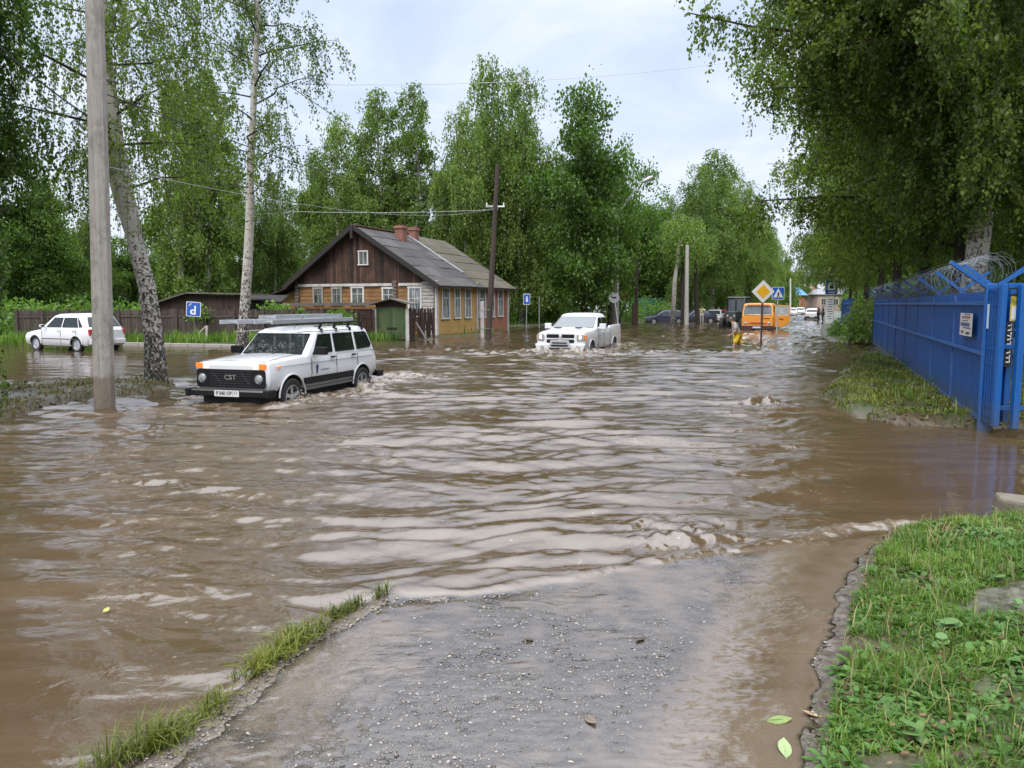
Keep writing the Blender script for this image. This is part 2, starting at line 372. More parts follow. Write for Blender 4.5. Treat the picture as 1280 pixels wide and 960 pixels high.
# ------------------------------------------------------------------ flood water
rad = np.concatenate([np.geomspace(1.9, 30, 760), np.geomspace(30.15, 330, 200)])
V2, F = polar(rad, np.linspace(-R(56), R(56), 760))
x, y = V2[:, 0].copy(), V2[:, 1].copy(); dd = np.hypot(x, y)
tz = height(x, y)
NIV_O = Vector((-4.27, 13.6, 0))
def wave_field(x, y, dd):
    # swell running down the street with crests lying mostly across the view
    wx = x + .35 * fbm(x * .35, y * .35, 3, 40); wy = y + .55 * fbm(x * .28, y * .40, 3, 44)
    cr = 0
    for ang, wl, am, sd_ in ((7, 1.45, .5, 1), (-9, .95, .75, 2), (14, .64, .85, 3), (-4, .43, .9, 4), (28, .33, .55, 5), (-25, .26, .55, 6)):
        a = R(ang); k = 2 * np.pi / wl; ph = k * (np.sin(a) * wx + np.cos(a) * wy) + 1.5 * fbm(x * .8, y * .8, 2, 50 + sd_)
        env = np.clip(.5 + 1.4 * pn(x * .5, y * .32, 60 + sd_), 0, 1.4)
        s = np.sin(ph); cr = cr + am * wl * .011 * env * (s + .25 * np.sin(2 * ph + 1.5))
    for ang, wl, sd_ in ((4, .21, 7), (-17, .16, 8), (21, .125, 9)):
        a = R(ang); k = 2 * np.pi / wl; ph = k * (np.sin(a) * wx + np.cos(a) * wy) + 2.5 * fbm(x * 1.4, y * 1.4, 2, 50 + sd_); env = np.clip(pn(x * .45, y * .38, 80 + sd_) * 2.6 - .1, 0, 1.2) * sstep(16, 10, dd); cr = cr + wl * .0085 * env * (1 - 1.6 * np.abs(np.sin(ph * .5)))
    lump = .010 * fbm(x * 1.6, y * 2.4, 3, 70) + .006 * fbm(x * 5.2, y * 6.5, 3, 75)
    return cr, lump
cr, lump = wave_field(x, y, dd)
calm_left = sstep(-.55, -1.3, x / np.maximum(y, .1) * 1.6 + .0 * y) * sstep(9, 5, y)   # sheltered near left
calm_right = sstep(.36, .50, x / np.maximum(y, .1)) * sstep(13, 9, y)
calm_far_left = sstep(-.36, -.43, x / np.maximum(y, .1)) * sstep(18, 20, y)
amp = (1 - .85 * np.clip(calm_left, 0, 1)) * (1 - .93 * calm_right) * (1 - .75 * calm_far_left)
amp = amp * (.55 + .45 * sstep(3.0, 7.0, y))
sdr = poly_sd(x, y, poly_drive)
over = sstep(-.15, .25, sdr)
ampw = amp * (1 - .93 * over)
fade = 1 + .8 * sstep(20, 60, dd)
z = (cr * 3.0 * fade + lump * 1.2) * ampw
# running film ripples over the driveway
z = z + over * .0022 * fbm(x * 9 + 2 * pn(x * 2, y * 2, 3), y * 16, 4, 90) * sstep(0, .3, sdr)
# standing roller where the flood meets the driveway
lr = P2((330, 748), (480, 743), (600, 737), (760, 711), (900, 689), (1000, 675), (1070, 661), (1118, 657), (1200, 662))
xn = x + .08 * fbm(x * 2, y * 2, 3, 33); yn = y + .10 * fbm(x * 2, y * 2, 3, 34)
d, t = line_d(xn, yn, lr)
z = z + (.018 + .030 * sstep(.45, .8, t) * sstep(1.0, .9, t)) * sstep(0, .2, t) * np.exp(-(d / (.06 + .04 * t)) ** 2) * (1 + .5 * fbm(x * 9, y * 9, 3, 35))
foam = .35 * np.exp(-(d / .09) ** 2) * sstep(.55, .8, t) * sstep(1.0, .92, t)
# along the grass ridge the water drags
d, t = line_d(x, y, line_ridge); z = z + .006 * np.exp(-(d / .2) ** 2) * fbm(x * 12, y * 12, 3, 36)
# churned brown breaker across the street
lb = P2((430, 441), (520, 437), (600, 440), (680, 446), (760, 444), (860, 440), (930, 441), (1000, 439), (1100, 444))
d, t = line_d(x + .5 * fbm(x * .5, y * .5, 2, 37), y + .7 * fbm(x * .5, y * .5, 3, 38), lb)
br = np.exp(-(d / .8) ** 2); rough_n = fbm(x * 2.6, y * 1.6, 4, 39)
z = z + br * (.05 + .12 * rough_n); foam = np.maximum(foam, br * sstep(.05, .4, rough_n) * .35)
# choppy wake on the street behind the pickup and around the far people
chop = sstep(26, 31, y) * sstep(80, 55, y) * sstep(-2, 2, x - .0) ; z = z + chop * .035 * fbm(x * 1.6, y * .9, 4, 41); foam = np.maximum(foam, chop * .25 * sstep(.1, .5, fbm(x * 1.3, y * .8, 4, 42)))
chop2 = sstep(22, 30, y) * sstep(46, 36, y) * sstep(3, 0, np.abs(x + 2.5) - 2.5); z = z + chop2 * .03 * fbm(x * 1.6, y * .9, 4, 43)
# wakes round the vehicles
def wake(cx, cyy, rad_, a, fo, sd_):
    global z, foam
    q = ((x - cx) ** 2 + (y - cyy) ** 2) / rad_ ** 2; k = np.nonzero(q < 6)[0]; q = np.exp(-q[k]); n_ = fbm(x[k] * 5, y[k] * 4, 4, sd_)
    z[k] += q * a * 1.15 * (.35 + 1.5 * n_); foam[k] = np.maximum(foam[k], min(1, fo * 1.15) * q * sstep(-.2, .3, n_))
Mn = Matrix.Rotation(0, 4, 'Z')
na = R(17.3); nh = Vector((-math.sin(na), -math.cos(na), 0)); nl = Vector((math.cos(na), -math.sin(na), 0))   # heading and its left
NIV_C = NIV_O - nh * 2.05 - nl * .84
for (fx, fy, r_, a_, fo_) in ((1.35, .95, .42, .025, 1.0), (1.1, 1.1, .3, .035, .9), (.4, 1.15, .5, .05, .6), (-.5, 1.15, .6, .05, .7), (-1.35, .9, .45, .07, 1.0), (-2.2, .7, .6, .06, .9), (-2.8, .3, .9, .05, .8), (2.2, 0, .5, .02, .2), (-3.8, .6, 1.2, .05, .6)):
    c = NIV_C + nh * fx + nl * fy; wake(c.x, c.y, r_, a_, fo_, 100 + int(fx * 7))
for s_, side in ((1, 1), (-1, -1)):     # bow wave
    a0 = NIV_C + nh * 2.15; pts = [tuple((a0 - nh * k * 1.0 + nl * side * (.9 + k * .55))[:2]) for k in range(0, 7)]
    d, t = line_d(x + .1 * pn(x * 2, y * 2, 5), y + .15 * pn(x * 2, y * 2, 6), pts)
    z = z + .05 * (1 - t) * np.exp(-(d / .16) ** 2) * (1 + fbm(x * 6, y * 6, 3, 7)) ; foam = np.maximum(foam, .45 * (1 - t) * np.exp(-(d / .14) ** 2) * sstep(-.1, .3, fbm(x * 7, y * 7, 3, 8)))
pa = R(21.2); ph_ = Vector((-math.sin(pa), -math.cos(pa), 0)); pl_ = Vector((math.cos(pa), -math.sin(pa), 0))
PIC_C = Vector((.0957 * 28.9, 28.9, 0)) - ph_ * 2.85 - pl_ * 1.0
for (fx, fy, r_, a_, fo_) in ((2.9, .9, 1.0, .10, .8), (2.9, -.9, 1.0, .09, .7), (1.9, 1.2, .7, .07, .9), (0, 1.3, .9, .06, .5), (-1.7, 1.2, .9, .08, .9), (-3.4, .5, 1.6, .08, .8), (3.6, 0, 1.2, .08, .4)):
    c = PIC_C + ph_ * fx + pl_ * fy; wake(c.x, c.y, r_, a_, fo_, 130 + int(fx * 7))
c = G(957, 503); wake(c.x, c.y, .34, .10, .1, 151)
c = G(862, 668); wake(c.x - .1, c.y, .4, .05, 0, 152)
foam = np.maximum(foam, .55 * sstep(.02, .0, np.abs(tz + .01)) * (dd < 60) * sstep(-.1, .4, fbm(x * 3, y * 3, 3, 45)) * sstep(7, 9, y))
depth = np.maximum(0, z - tz)
foam = np.clip(foam, 0, 1)
chopv = np.clip(amp * (1 - .5 * over) * sstep(3, 14, dd) + .25 * (1 - calm_right) * (1 - over) + over * sstep(-.05, .3, fbm(x * .9, y * 1.1, 3, 28)) * .9, 0, 1)
def water_material():
    m, nt = nmat('flood_water'); v = coords(nt, 'Object')
    ad = N(nt, 'ShaderNodeAttribute', attribute_name='depth'); af = N(nt, 'ShaderNodeAttribute', attribute_name='foam'); ac = N(nt, 'ShaderNodeAttribute', attribute_name='chop')
    big = noise(nt, v, .22, 4, .6); med = noise(nt, v, 1.6, 5, .6, .6)
    col = mixc(nt, big, (.070, .046, .024), (.105, .070, .040)); sk_ = noise(nt, coords(nt, 'Object', (.35, 1.6, 1)), 1.3, 6, .62, .8); col = mixc(nt, ramp(nt, sk_, [(.42, 0), (.70, .6)]), col, (.145, .100, .060)); col = mixc(nt, mathn(nt, 'MULTIPLY', med, .4), col, (.07, .046, .024))
    scum = N(nt, 'ShaderNodeTexVoronoi'); scum.inputs['Scale'].default_value = 7; L(nt, v, scum.inputs['Vector']); ss = N(nt, 'ShaderNodeSeparateColor'); L(nt, scum.outputs['Color'], ss.inputs[0]); sf = mathn(nt, 'MULTIPLY', ramp(nt, scum.outputs['Distance'], [(.05, 1), (.09, 0)]), ramp(nt, ss.outputs[0], [(.80, 0), (.84, 1)])); col = mixc(nt, mathn(nt, 'MULTIPLY', sf, .6), col, (.34, .28, .21)); col = mixc(nt, ramp(nt, ad.outputs['Fac'], [(.012, .8), (.06, 0)]), col, (.30, .235, .175))
    fl = noise(nt, coords(nt, 'Object', (.8, 1.8, 1)), 1.6, 5, .6, 1.2); fl = mathn(nt, 'SUBTRACT', 1.0, mathn(nt, 'MULTIPLY', mathn(nt, 'ABSOLUTE', mathn(nt, 'SUBTRACT', fl, .5)), 90), clamp=True); fl = mathn(nt, 'MULTIPLY', fl, ramp(nt, noise(nt, v, .55, 3), [(.52, 0), (.62, .5)])); fl = mathn(nt, 'MULTIPLY', fl, ramp(nt, noise(nt, v, 26, 3), [(.45, 0), (.6, 1)])); col = mixc(nt, fl, col, (.40, .34, .27))
    fm = mathn(nt, 'MULTIPLY', af.outputs['Fac'], ramp(nt, noise(nt, v, 9, 6, .75), [(.35, .2), (.62, 1)]))
    col = mixc(nt, fm, col, (.52, .45, .38))
    vs = coords(nt, 'Object', (1, 1.5, 1))
    h = mathn(nt, 'ADD', mathn(nt, 'MULTIPLY', noise(nt, vs, 7, 4, .55, .5), 1.0), mathn(nt, 'MULTIPLY', noise(nt, vs, 22, 3, .6, .3), .18))
    patch = ramp(nt, noise(nt, v, .7, 3, .5), [(.36, .15), (.62, 1.0)])
    b = N(nt, 'ShaderNodeBump'); b.inputs['Distance'].default_value = .016; L(nt, h, b.inputs['Height']); L(nt, mathn(nt, 'MULTIPLY', patch, mathn(nt, 'MULTIPLY_ADD', ac.outputs['Fac'], .72, .15)), b.inputs['Strength'])
    dif = N(nt, 'ShaderNodeBsdfDiffuse'); L(nt, col, dif.inputs[0])
    tr = N(nt, 'ShaderNodeBsdfTransparent'); tr.inputs[0].default_value = (.93, .89, .83, 1)
    al = mathn(nt, 'SUBTRACT', 1.0, mathn(nt, 'POWER', 2.718, mathn(nt, 'MULTIPLY', ad.outputs['Fac'], -42)))
    al = mathn(nt, 'MAXIMUM', al, fm)
    m1 = N(nt, 'ShaderNodeMixShader'); L(nt, al, m1.inputs[0]); L(nt, tr.outputs[0], m1.inputs[1]); L(nt, dif.outputs[0], m1.inputs[2])
    gl = N(nt, 'ShaderNodeBsdfGlossy'); gl.inputs['Roughness'].default_value = .04; L(nt, b.outputs[0], gl.inputs['Normal'])
    fr = N(nt, 'ShaderNodeFresnel'); fr.inputs[0].default_value = 2.3; L(nt, b.outputs[0], fr.inputs['Normal'])
    ff = mathn(nt, 'MULTIPLY', fr.outputs[0], mathn(nt, 'SUBTRACT', 1.0, mathn(nt, 'MULTIPLY', fm, .8)), clamp=True)
    m2 = N(nt, 'ShaderNodeMixShader'); L(nt, ff, m2.inputs[0]); L(nt, m1.outputs[0], m2.inputs[1]); L(nt, gl.outputs[0], m2.inputs[2])
    o = N(nt, 'ShaderNodeOutputMaterial'); L(nt, m2.outputs[0], o.inputs[0]); return m
water = np_mesh('water', np.column_stack([V2, z]), F, water_material(), attrs={'depth': depth, 'foam': foam, 'chop': chopv}, smooth=True)
tag(water, 'brown rippled flood water covering the street', None, None, 'structure')
# ------------------------------------------------------------------ foliage materials
def leaf_mat(name, dark, mid, light, trans=.45):
    m, nt = nmat(name); a = N(nt, 'ShaderNodeAttribute', attribute_name='tint'); oi = N(nt, 'ShaderNodeObjectInfo')
    f = mathn(nt, 'ADD', a.outputs['Fac'], mathn(nt, 'MULTIPLY', mathn(nt, 'SUBTRACT', oi.outputs['Random'], .5), .3), clamp=True)
    c = ramp(nt, f, [(0, dark), (.5, mid), (1, light)])
    p = N(nt, 'ShaderNodeBsdfPrincipled'); L(nt, c, p.inputs['Base Color']); p.inputs['Roughness'].default_value = .42; p.inputs['Specular IOR Level'].default_value = .35
    t = N(nt, 'ShaderNodeBsdfTranslucent'); L(nt, mixc(nt, 1.0, c, (1.25, 1.5, .55), 'MULTIPLY'), t.inputs[0])
    mx = N(nt, 'ShaderNodeMixShader'); mx.inputs[0].default_value = trans; L(nt, p.outputs[0], mx.inputs[1]); L(nt, t.outputs[0], mx.inputs[2])
    o = N(nt, 'ShaderNodeOutputMaterial'); L(nt, mx.outputs[0], o.inputs[0]); return m
M_BIRCHLEAF = leaf_mat('birch_leaf', (.044, .078, .013), (.11, .168, .027), (.20, .265, .045))
M_BIRCHFAR = leaf_mat('birch_leaf_far', (.052, .092, .021), (.135, .205, .048), (.235, .305, .080))
M_DARKLEAF = leaf_mat('broad_leaf', (.034, .070, .014), (.082, .150, .027), (.150, .238, .045))
M_BUSH = leaf_mat('bush_leaf', (.06, .12, .02), (.115, .21, .04), (.19, .30, .07))
M_GRASS = leaf_mat('grass_blade', (.035, .085, .012), (.085, .175, .022), (.19, .28, .05), .3)
M_BANKG = leaf_mat('olive_grass', (.06, .075, .012), (.14, .165, .022), (.24, .25, .05), .2)
M_DRYGRASS = leaf_mat('dry_grass', (.10, .10, .03), (.20, .19, .06), (.32, .27, .11), .2)
def bark_birch():
    m, nt = nmat('birch_bark'); v = coords(nt, 'Object'); g = N(nt, 'ShaderNodeSeparateXYZ'); L(nt, v, g.inputs[0])
    vs = coords(nt, 'Object', (3, 3, 16)); n1 = noise(nt, vs, 1.0, 4, .6, .6); n2 = noise(nt, coords(nt, 'Object', (1, 1, .8)), 13, 5, .7, 1.0); n3 = noise(nt, v, 40, 3, .6)
    low = mathn(nt, 'SUBTRACT', 1.0, mathn(nt, 'DIVIDE', g.outputs[2], 4.6), clamp=True)
    lent = ramp(nt, n1, [(.62, 0), (.67, 1)])
    fis = ramp(nt, mathn(nt, 'ADD', n2, mathn(nt, 'MULTIPLY', low, .21)), [(.63, 0), (.68, 1)])
    c = mixc(nt, n3, (.46, .43, .38), (.70, .66, .60)); c = mixc(nt, mathn(nt, 'MULTIPLY', noise(nt, v, 2.2, 4, .6), .8), c, (.36, .33, .28))
    k = mathn(nt, 'MAXIMUM', lent, fis); c = mixc(nt, mathn(nt, 'MULTIPLY', k, .93), c, (.022, .018, .015))
    principled(nt, c, .75, 0, bump(nt, mathn(nt, 'SUBTRACT', n3, mathn(nt, 'MULTIPLY', k, 2)), .8, .03), .3); return m
M_BIRCHBARK = bark_birch()
M_BARK = mat('grey_bark', (.050, .042, .034), .85, var=.4, scale=9, bmp=.8, bscale=22, stretch=(1, 1, .3), spec=.2)
M_TWIG = mat('twig', (.035, .026, .020), .8, var=.2)

def leaves_np(P, A, S, l, w):
    """P base, A axis, S side (n,3); rhombus leaves"""
    n = len(P); V = np.empty((n, 4, 3)); l = l[:, None]; w = w[:, None]
    V[:, 0] = P; V[:, 1] = P + A * l * .5 + S * w * .5; V[:, 2] = P + A * l; V[:, 3] = P + A * l * .5 - S * w * .5
    return V.reshape(-1, 3), np.arange(n * 4).reshape(-1, 4)
def unit(a): return a / np.maximum(np.linalg.norm(a, axis=-1, keepdims=True), 1e-9)
def gen_tree(seed, H, rb, z0, Rm, nl, ns, slen, leaf, lpm, mode='birch', trunk=None, prof=None, limbw=1.0, droop=1.0, updeg=(25, 60), strand_ribbon=False, side=None, lean=0.0, subtr=None, fill=0.0):
    """returns (trunk MB, leaf V,F,tint)"""
    rg = np.random.default_rng(seed); rnd = random.Random(seed)
    T = MB()
    if trunk is None:
        ph = rg.random(2) * 6; trunk = [(lean * H * (k / 9) ** 1.5 + .012 * H * math.sin(ph[0] + k * .8), .012 * H * math.sin(ph[1] + k * .7), H * .94 * k / 9) for k in range(10)]
        trunk[0] = (0, 0, -.3)
    tr = [Vector(p) for p in trunk]; zs = np.array([p.z for p in tr]); rr = [rb * (1.25 if i == 0 else 1) * max(.06, (1 - (p.z / H) * .93)) for i, p in enumerate(tr)]
    T.tube(tr, rr, 10)
    stems = [(tr, rr)]
    for st in (subtr or []):
        pts = [Vector(p) for p in st[0]]; T.tube(pts, st[1], 9); stems.append((pts, st[1]))
    def stem_at(si, z):
        pts, ra = stems[si]
        for i in range(len(pts) - 1):
            if pts[i + 1].z >= z or i == len(pts) - 2:
                k = (z - pts[i].z) / max(1e-6, pts[i + 1].z - pts[i].z); k = min(1, max(0, k)); return pts[i].lerp(pts[i + 1], k), ra[i] * (1 - k) + ra[i + 1] * k
    prof = prof or (lambda t: (1 - t) ** .62 * min(1, (t + .28) / .42))
    starts = []; outs = []; wgt = []
    for i in range(nl):
        t = ((i + rnd.random() * .8) / nl) ** .9; h = z0 + (H - z0) * t * .97
        si = rnd.randrange(len(stems)); p0, r0 = stem_at(si, h); env = Rm * prof(t) * (rnd.uniform(.32, 1.42) if nl > 45 else rnd.uniform(.65, 1.15))
        az = i * 2.399 + rnd.uniform(-.5, .5)
        if side is not None and rnd.random() < .6: az = side + rnd.gauss(0, .8)
        el = R(rnd.uniform(*updeg)); ax = Vector((math.cos(az), math.sin(az), 0)); pts = [p0]
        for k in range(1, 6):
            s = k / 5; e = env * s; zz = env * math.tan(el) * (s - .42 * droop * s * s) * .8
            pts.append(p0 + ax * e + Vector((rnd.gauss(0, .05) * env, rnd.gauss(0, .05) * env, zz)))
        T.tube(pts, [min(r0 * .6, .011 * env * limbw + .007) * (1 - .85 * k / 5) for k in range(6)], 5, m=1)
        starts.append(np.array([tuple(p) for p in pts])); outs.append((ax.x, ax.y)); wgt.append(env)
    wgt = np.array(wgt) ** 1.4; wgt /= wgt.sum()
    li = rg.choice(nl, ns, p=wgt); s = rg.random(ns) ** .6 * (1 - fill * rg.random(ns))
    LP = np.array(starts); sc_ = np.clip(s, 0, .999) * 5; a = sc_.astype(int); fr = (sc_ - a)[:, None]
    P0 = LP[li, a] * (1 - fr) + LP[li, np.minimum(a + 1, 5)] * fr
    O = np.array(outs)[li]; ang = rg.normal(0, .9, ns); O = np.stack([O[:, 0] * np.cos(ang) - O[:, 1] * np.sin(ang), O[:, 0] * np.sin(ang) + O[:, 1] * np.cos(ang), np.zeros(ns)], -1)
    SL = slen * (.35 + .9 * rg.random(ns)); tint0 = np.clip(.5 + .22 * rg.standard_normal(ns), 0, 1)
    if mode == 'birch':
        P0 = P0 + rg.normal(0, .10, (ns, 3)) * Rm * .5
        cnt = np.maximum(2, (SL * lpm * (.7 + .6 * rg.random(ns)))).astype(int); ix = np.repeat(np.arange(ns), cnt); n = len(ix); t = rg.random(n)
        ow = (.28 + .25 * rg.random(ns)) * droop ** -1
        def pos(ix, t): 
            return P0[ix] + O[ix] * (SL[ix] * ow[ix] * (1 - (1 - t) ** 2))[:, None] + np.stack([np.zeros(len(ix)), np.zeros(len(ix)), SL[ix] * (.22 * t - (.22 + .78 * droop) * t ** 1.35)], -1)
        P = pos(ix, t) + rg.normal(0, leaf * .55, (n, 3)); A = unit(rg.normal(0, .55, (n, 3)) + np.array([0, 0, -.8]))
    else:
        cnt = np.maximum(3, (lpm * (.5 + rg.random(ns)))).astype(int); ix = np.repeat(np.arange(ns), cnt); n = len(ix); P0 = P0 + rg.normal(0, .12, (ns, 3)) * Rm * .6
        d = unit(rg.standard_normal((n, 3))); P = P0[ix] + d * (SL[ix] * .5 * rg.random(n) ** .45)[:, None] * np.array([1.15, 1.15, .75])
        A = unit(d * .6 + rg.normal(0, .5, (n, 3)) + np.array([0, 0, -.35]))
    S = unit(np.cross(A, rg.standard_normal((n, 3)))); l = leaf * (.7 + .6 * rg.random(n)); 
    V, F = leaves_np(P, A, S, l, l * (.62 if mode == 'birch' else .8)); tint = np.repeat(np.clip(tint0[ix] + rg.normal(0, .13, n), 0, 1), 4)
    if strand_ribbon:
        K = 5; tt = np.linspace(0, 1, K); rib = []
        ids = np.arange(ns)
        for k in tt: rib.append(pos(ids, np.full(ns, k)))
        Rb = MB(); wv = unit(np.cross(O, np.array([0, 0, 1.0]))) * .004
        rv = []; rf = []
        for k in range(K): rv.append(rib[k] + wv); rv.append(rib[k] - wv)
        RV = np.stack(rv, 1).reshape(-1, 3); b = (np.arange(ns) * 2 * K)[:, None]
        RF = np.concatenate([b + np.array([[2 * k, 2 * k + 1, 2 * k + 3, 2 * k + 2]]) for k in range(K - 1)])
        return T, V, F, tint, (RV, RF)
    return T, V, F, tint, None
def make_tree(name, label, cat, loc, rz, spec, leafm, barkm, group=None, scale=None):
    T, V, F, tint, rib = gen_tree(**spec)
    root = thing(name, label, cat, loc, rz, group)
    tk = T.build('trunk', [barkm, M_BARK], root, smooth=60, recalc=False)
    if rib is not None: np_mesh('twigs', rib[0], rib[1], M_TWIG, tk)
    np_mesh('crown', V, F, leafm, root, {'tint': tint})
    if scale: root.scale = (scale,) * 3 if isinstance(scale, (int, float)) else scale
    return root
def rel(pts, d, b):     # pixel polyline at depth d -> local trunk points relative to base b
    return [tuple(AT(px, py, d) - b) for px, py in pts]
def gz(x, y): return float(height(np.array([x]), np.array([y]))[0])
# ------------------------------------------------------------------ near trees
# birch on the left strip, two stems leaning away from the pole
D = 17.0; b = AT(196, 484, D); b.z = -.05
pA = rel([(196, 484), (192, 420), (184, 360), (171, 310), (158, 240), (147, 180), (138, 110), (130, 40), (126, -60), (124, -170)], D, b); pA[0] = (pA[0][0], 0, -.2)
pA2 = rel([(171, 312), (160, 282), (146, 236), (133, 180), (124, 110), (120, 20), (118, -120)], D + .15, b)
spec = dict(seed=3, H=13.5, rb=.22, z0=4.2, Rm=3.1, nl=34, ns=620, slen=1.9, leaf=.066, lpm=44, trunk=pA, subtr=[(pA2, [.12, .12, .115, .11, .10, .08, .05])], strand_ribbon=True, limbw=1.0, updeg=(5, 45), droop=1.2)
make_tree('birch_tree', 'white birch with a dark fissured foot and two leaning stems behind the concrete pole', 'tree', b, 0, spec, M_BIRCHLEAF, M_BIRCHBARK)
# birch behind the estate car
D = 26.0; b = AT(300, 447, D); b.z = -.05
pB = rel([(300, 447), (305, 400), (309, 340), (312, 280), (313, 210), (316, 150), (319, 90), (322, 30), (322, -60), (318, -170)], D, b); pB[0] = (pB[0][0], 0, -.2)
spec = dict(seed=15, H=16.5, rb=.19, z0=5.0, Rm=4.1, nl=34, ns=820, slen=1.3, leaf=.09, lpm=27, trunk=pB, strand_ribbon=True, updeg=(15, 50), prof=lambda t: min(1, .42 + .75 * t) * (1 - t) ** .3)
make_tree('birch_tree', 'slender white birch rising behind the roof of the white estate car', 'tree', b, 0, spec, M_BIRCHLEAF, M_BIRCHBARK)
# overhanging foliage at the left edge
b = Vector((-10.75, 12.4, .05))
spec = dict(seed=21, H=11.5, rb=.24, z0=1.5, Rm=3.5, nl=80, ns=3900, slen=1.5, leaf=.085, lpm=46, fill=.3, strand_ribbon=True, updeg=(5, 45), droop=1.25, prof=lambda t: (1 - t) ** .5 * min(1, .62 + t))
make_tree('linden_tree', 'dense dark green tree hanging low over the left edge of the picture', 'tree', b, 0, spec, M_DARKLEAF, M_BARK)
# right-hand birches behind the blue fence
def behind_fence(t, off): p = fence_pt(t, off); return Vector((p.x, p.y, .1))
NR = []
b = AT(1222, 300, 16.2); b.z = .1
spec = dict(seed=31, H=13.5, rb=.27, z0=3.5, Rm=5.45, nl=90, ns=9500, slen=.72, leaf=.086, lpm=46, fill=.3, strand_ribbon=True, updeg=(0, 42), side=math.pi, droop=.85, prof=lambda t: (1 - t) ** .35 * min(1, .50 + 1.6 * t))
make_tree('birch_tree', 'large leafy birch with a scarred trunk just behind the coiled wire', 'tree', b, 0, spec, M_BIRCHLEAF, M_BIRCHBARK)
spec = dict(seed=33, H=15, rb=.22, z0=3.4, Rm=5.3, nl=70, ns=4300, slen=1.1, leaf=.115, lpm=24, fill=.2, strand_ribbon=False, updeg=(0, 45), droop=1.1, prof=lambda t: (1 - t) ** .4 * min(1, .75 + .7 * t))
tr2 = make_tree('birch_tree', 'dark trunked birch second along the blue fence', 'tree', AT(1150, 300, 24) * Vector((1, 1, 0)) + Vector((0, 0, .1)) if False else Vector((AT(1150, 300, 23).x, 23, .1)), 1, spec, M_BIRCHLEAF, M_BARK, 'birches behind the blue fence')
for (px, D, sc, rz, lb) in ((1186, 19.5, .88, 2.2, 'narrow birch between the first and second big trunks along the blue fence'), (1118, 33, 1.0, .4, 'birch behind the middle of the blue fence'), (1098, 44, 1.0, 3.0, 'birch behind the far end of the blue fence'), (1085, 57, .98, 4.1, 'birch at the roadside beside the bus stop sign'), (1072, 74, 1.0, 5.0, 'birch beyond the white notice stand'), (1060, 97, 1.0, 1.9, 'farthest birch on the fence side of the street'), (1330, 24, .95, 4.0, 'birch inside the yard beyond the blue gate'), (1262, 33, .9, .9, 'birch deep in the yard behind the blue fence'), (1215, 46, .95, 2.9, 'farther birch deep in the yard behind the fence')):
    p = AT(px, 380, D); copy_thing(tr2, (p.x, D, .1), rz, sc, lb, 'birches behind the blue fence')
# ------------------------------------------------------------------ far trees
wide = lambda t: (1 - t) ** .72 * min(1, .60 + 1.1 * t) * 1.08; spire = lambda t: (1 - t) ** .62 * min(1, .4 + 2.2 * t) * .9; roundp = lambda t: math.sqrt(max(0, 1 - (2 * t - .9) ** 2)) * .95 + .05
def far_spec(seed, **k):
    d = dict(seed=seed, H=15, rb=.2, z0=1.6, Rm=3.4, nl=52, ns=2300, slen=1.5, leaf=.17, lpm=12, updeg=(20, 60), droop=1.05); d.update(k); return d
PROTO = {}
protos = {
 'weep': ('birch_tree', far_spec(51, prof=wide, slen=2.1, Rm=3.7, ns=2000), M_BIRCHFAR, M_BIRCHBARK),
 'spire': ('birch_tree', far_spec(52, prof=spire, Rm=2.7, nl=58, ns=1900, slen=1.1, updeg=(35, 68)), M_BIRCHFAR, M_BIRCHBARK),
 'full': ('birch_tree', far_spec(53, prof=wide, Rm=4.2, ns=3000, slen=1.8, z0=1.0), M_BIRCHFAR, M_BIRCHBARK),
 'broad': ('maple_tree', far_spec(54, mode='blob', H=13, z0=.6, Rm=3.2, nl=60, ns=800, slen=1.7, leaf=.20, lpm=30, prof=lambda t: (1 - t) ** .42 * min(1, .8 + .6 * t), updeg=(25, 60)), M_DARKLEAF, M_BARK),
 'round': ('linden_tree', far_spec(55, mode='blob', H=9, z0=1.0, Rm=3.8, nl=50, ns=760, slen=1.9, leaf=.20, lpm=30, prof=roundp), M_DARKLEAF, M_BARK),
}
USED = set()
def plant(kind, px, D, top, label, wid=1.0, rz=None, z=None, group='trees along the street and behind the houses'):
    """tree of kind standing at pixel column px, depth D, its top at pixel row top"""
    nm, spec, lm, bm_ = protos[kind]; p = AT(px, 380, D); z = (gz(p.x, D) if z is None else z)
    Hh = AT(px, top, D).z - z; s = Hh / spec['H']; rz = rz if rz is not None else (px * .7 + D) % 6.28; sc = (s * wid, s * wid, s)
    if kind not in PROTO:
        PROTO[kind] = make_tree(nm, label, 'tree', (p.x, D, z), rz, spec, lm, bm_, group); PROTO[kind].scale = sc; return PROTO[kind]
    return copy_thing(PROTO[kind], (p.x, D, z), rz, sc, label, group)
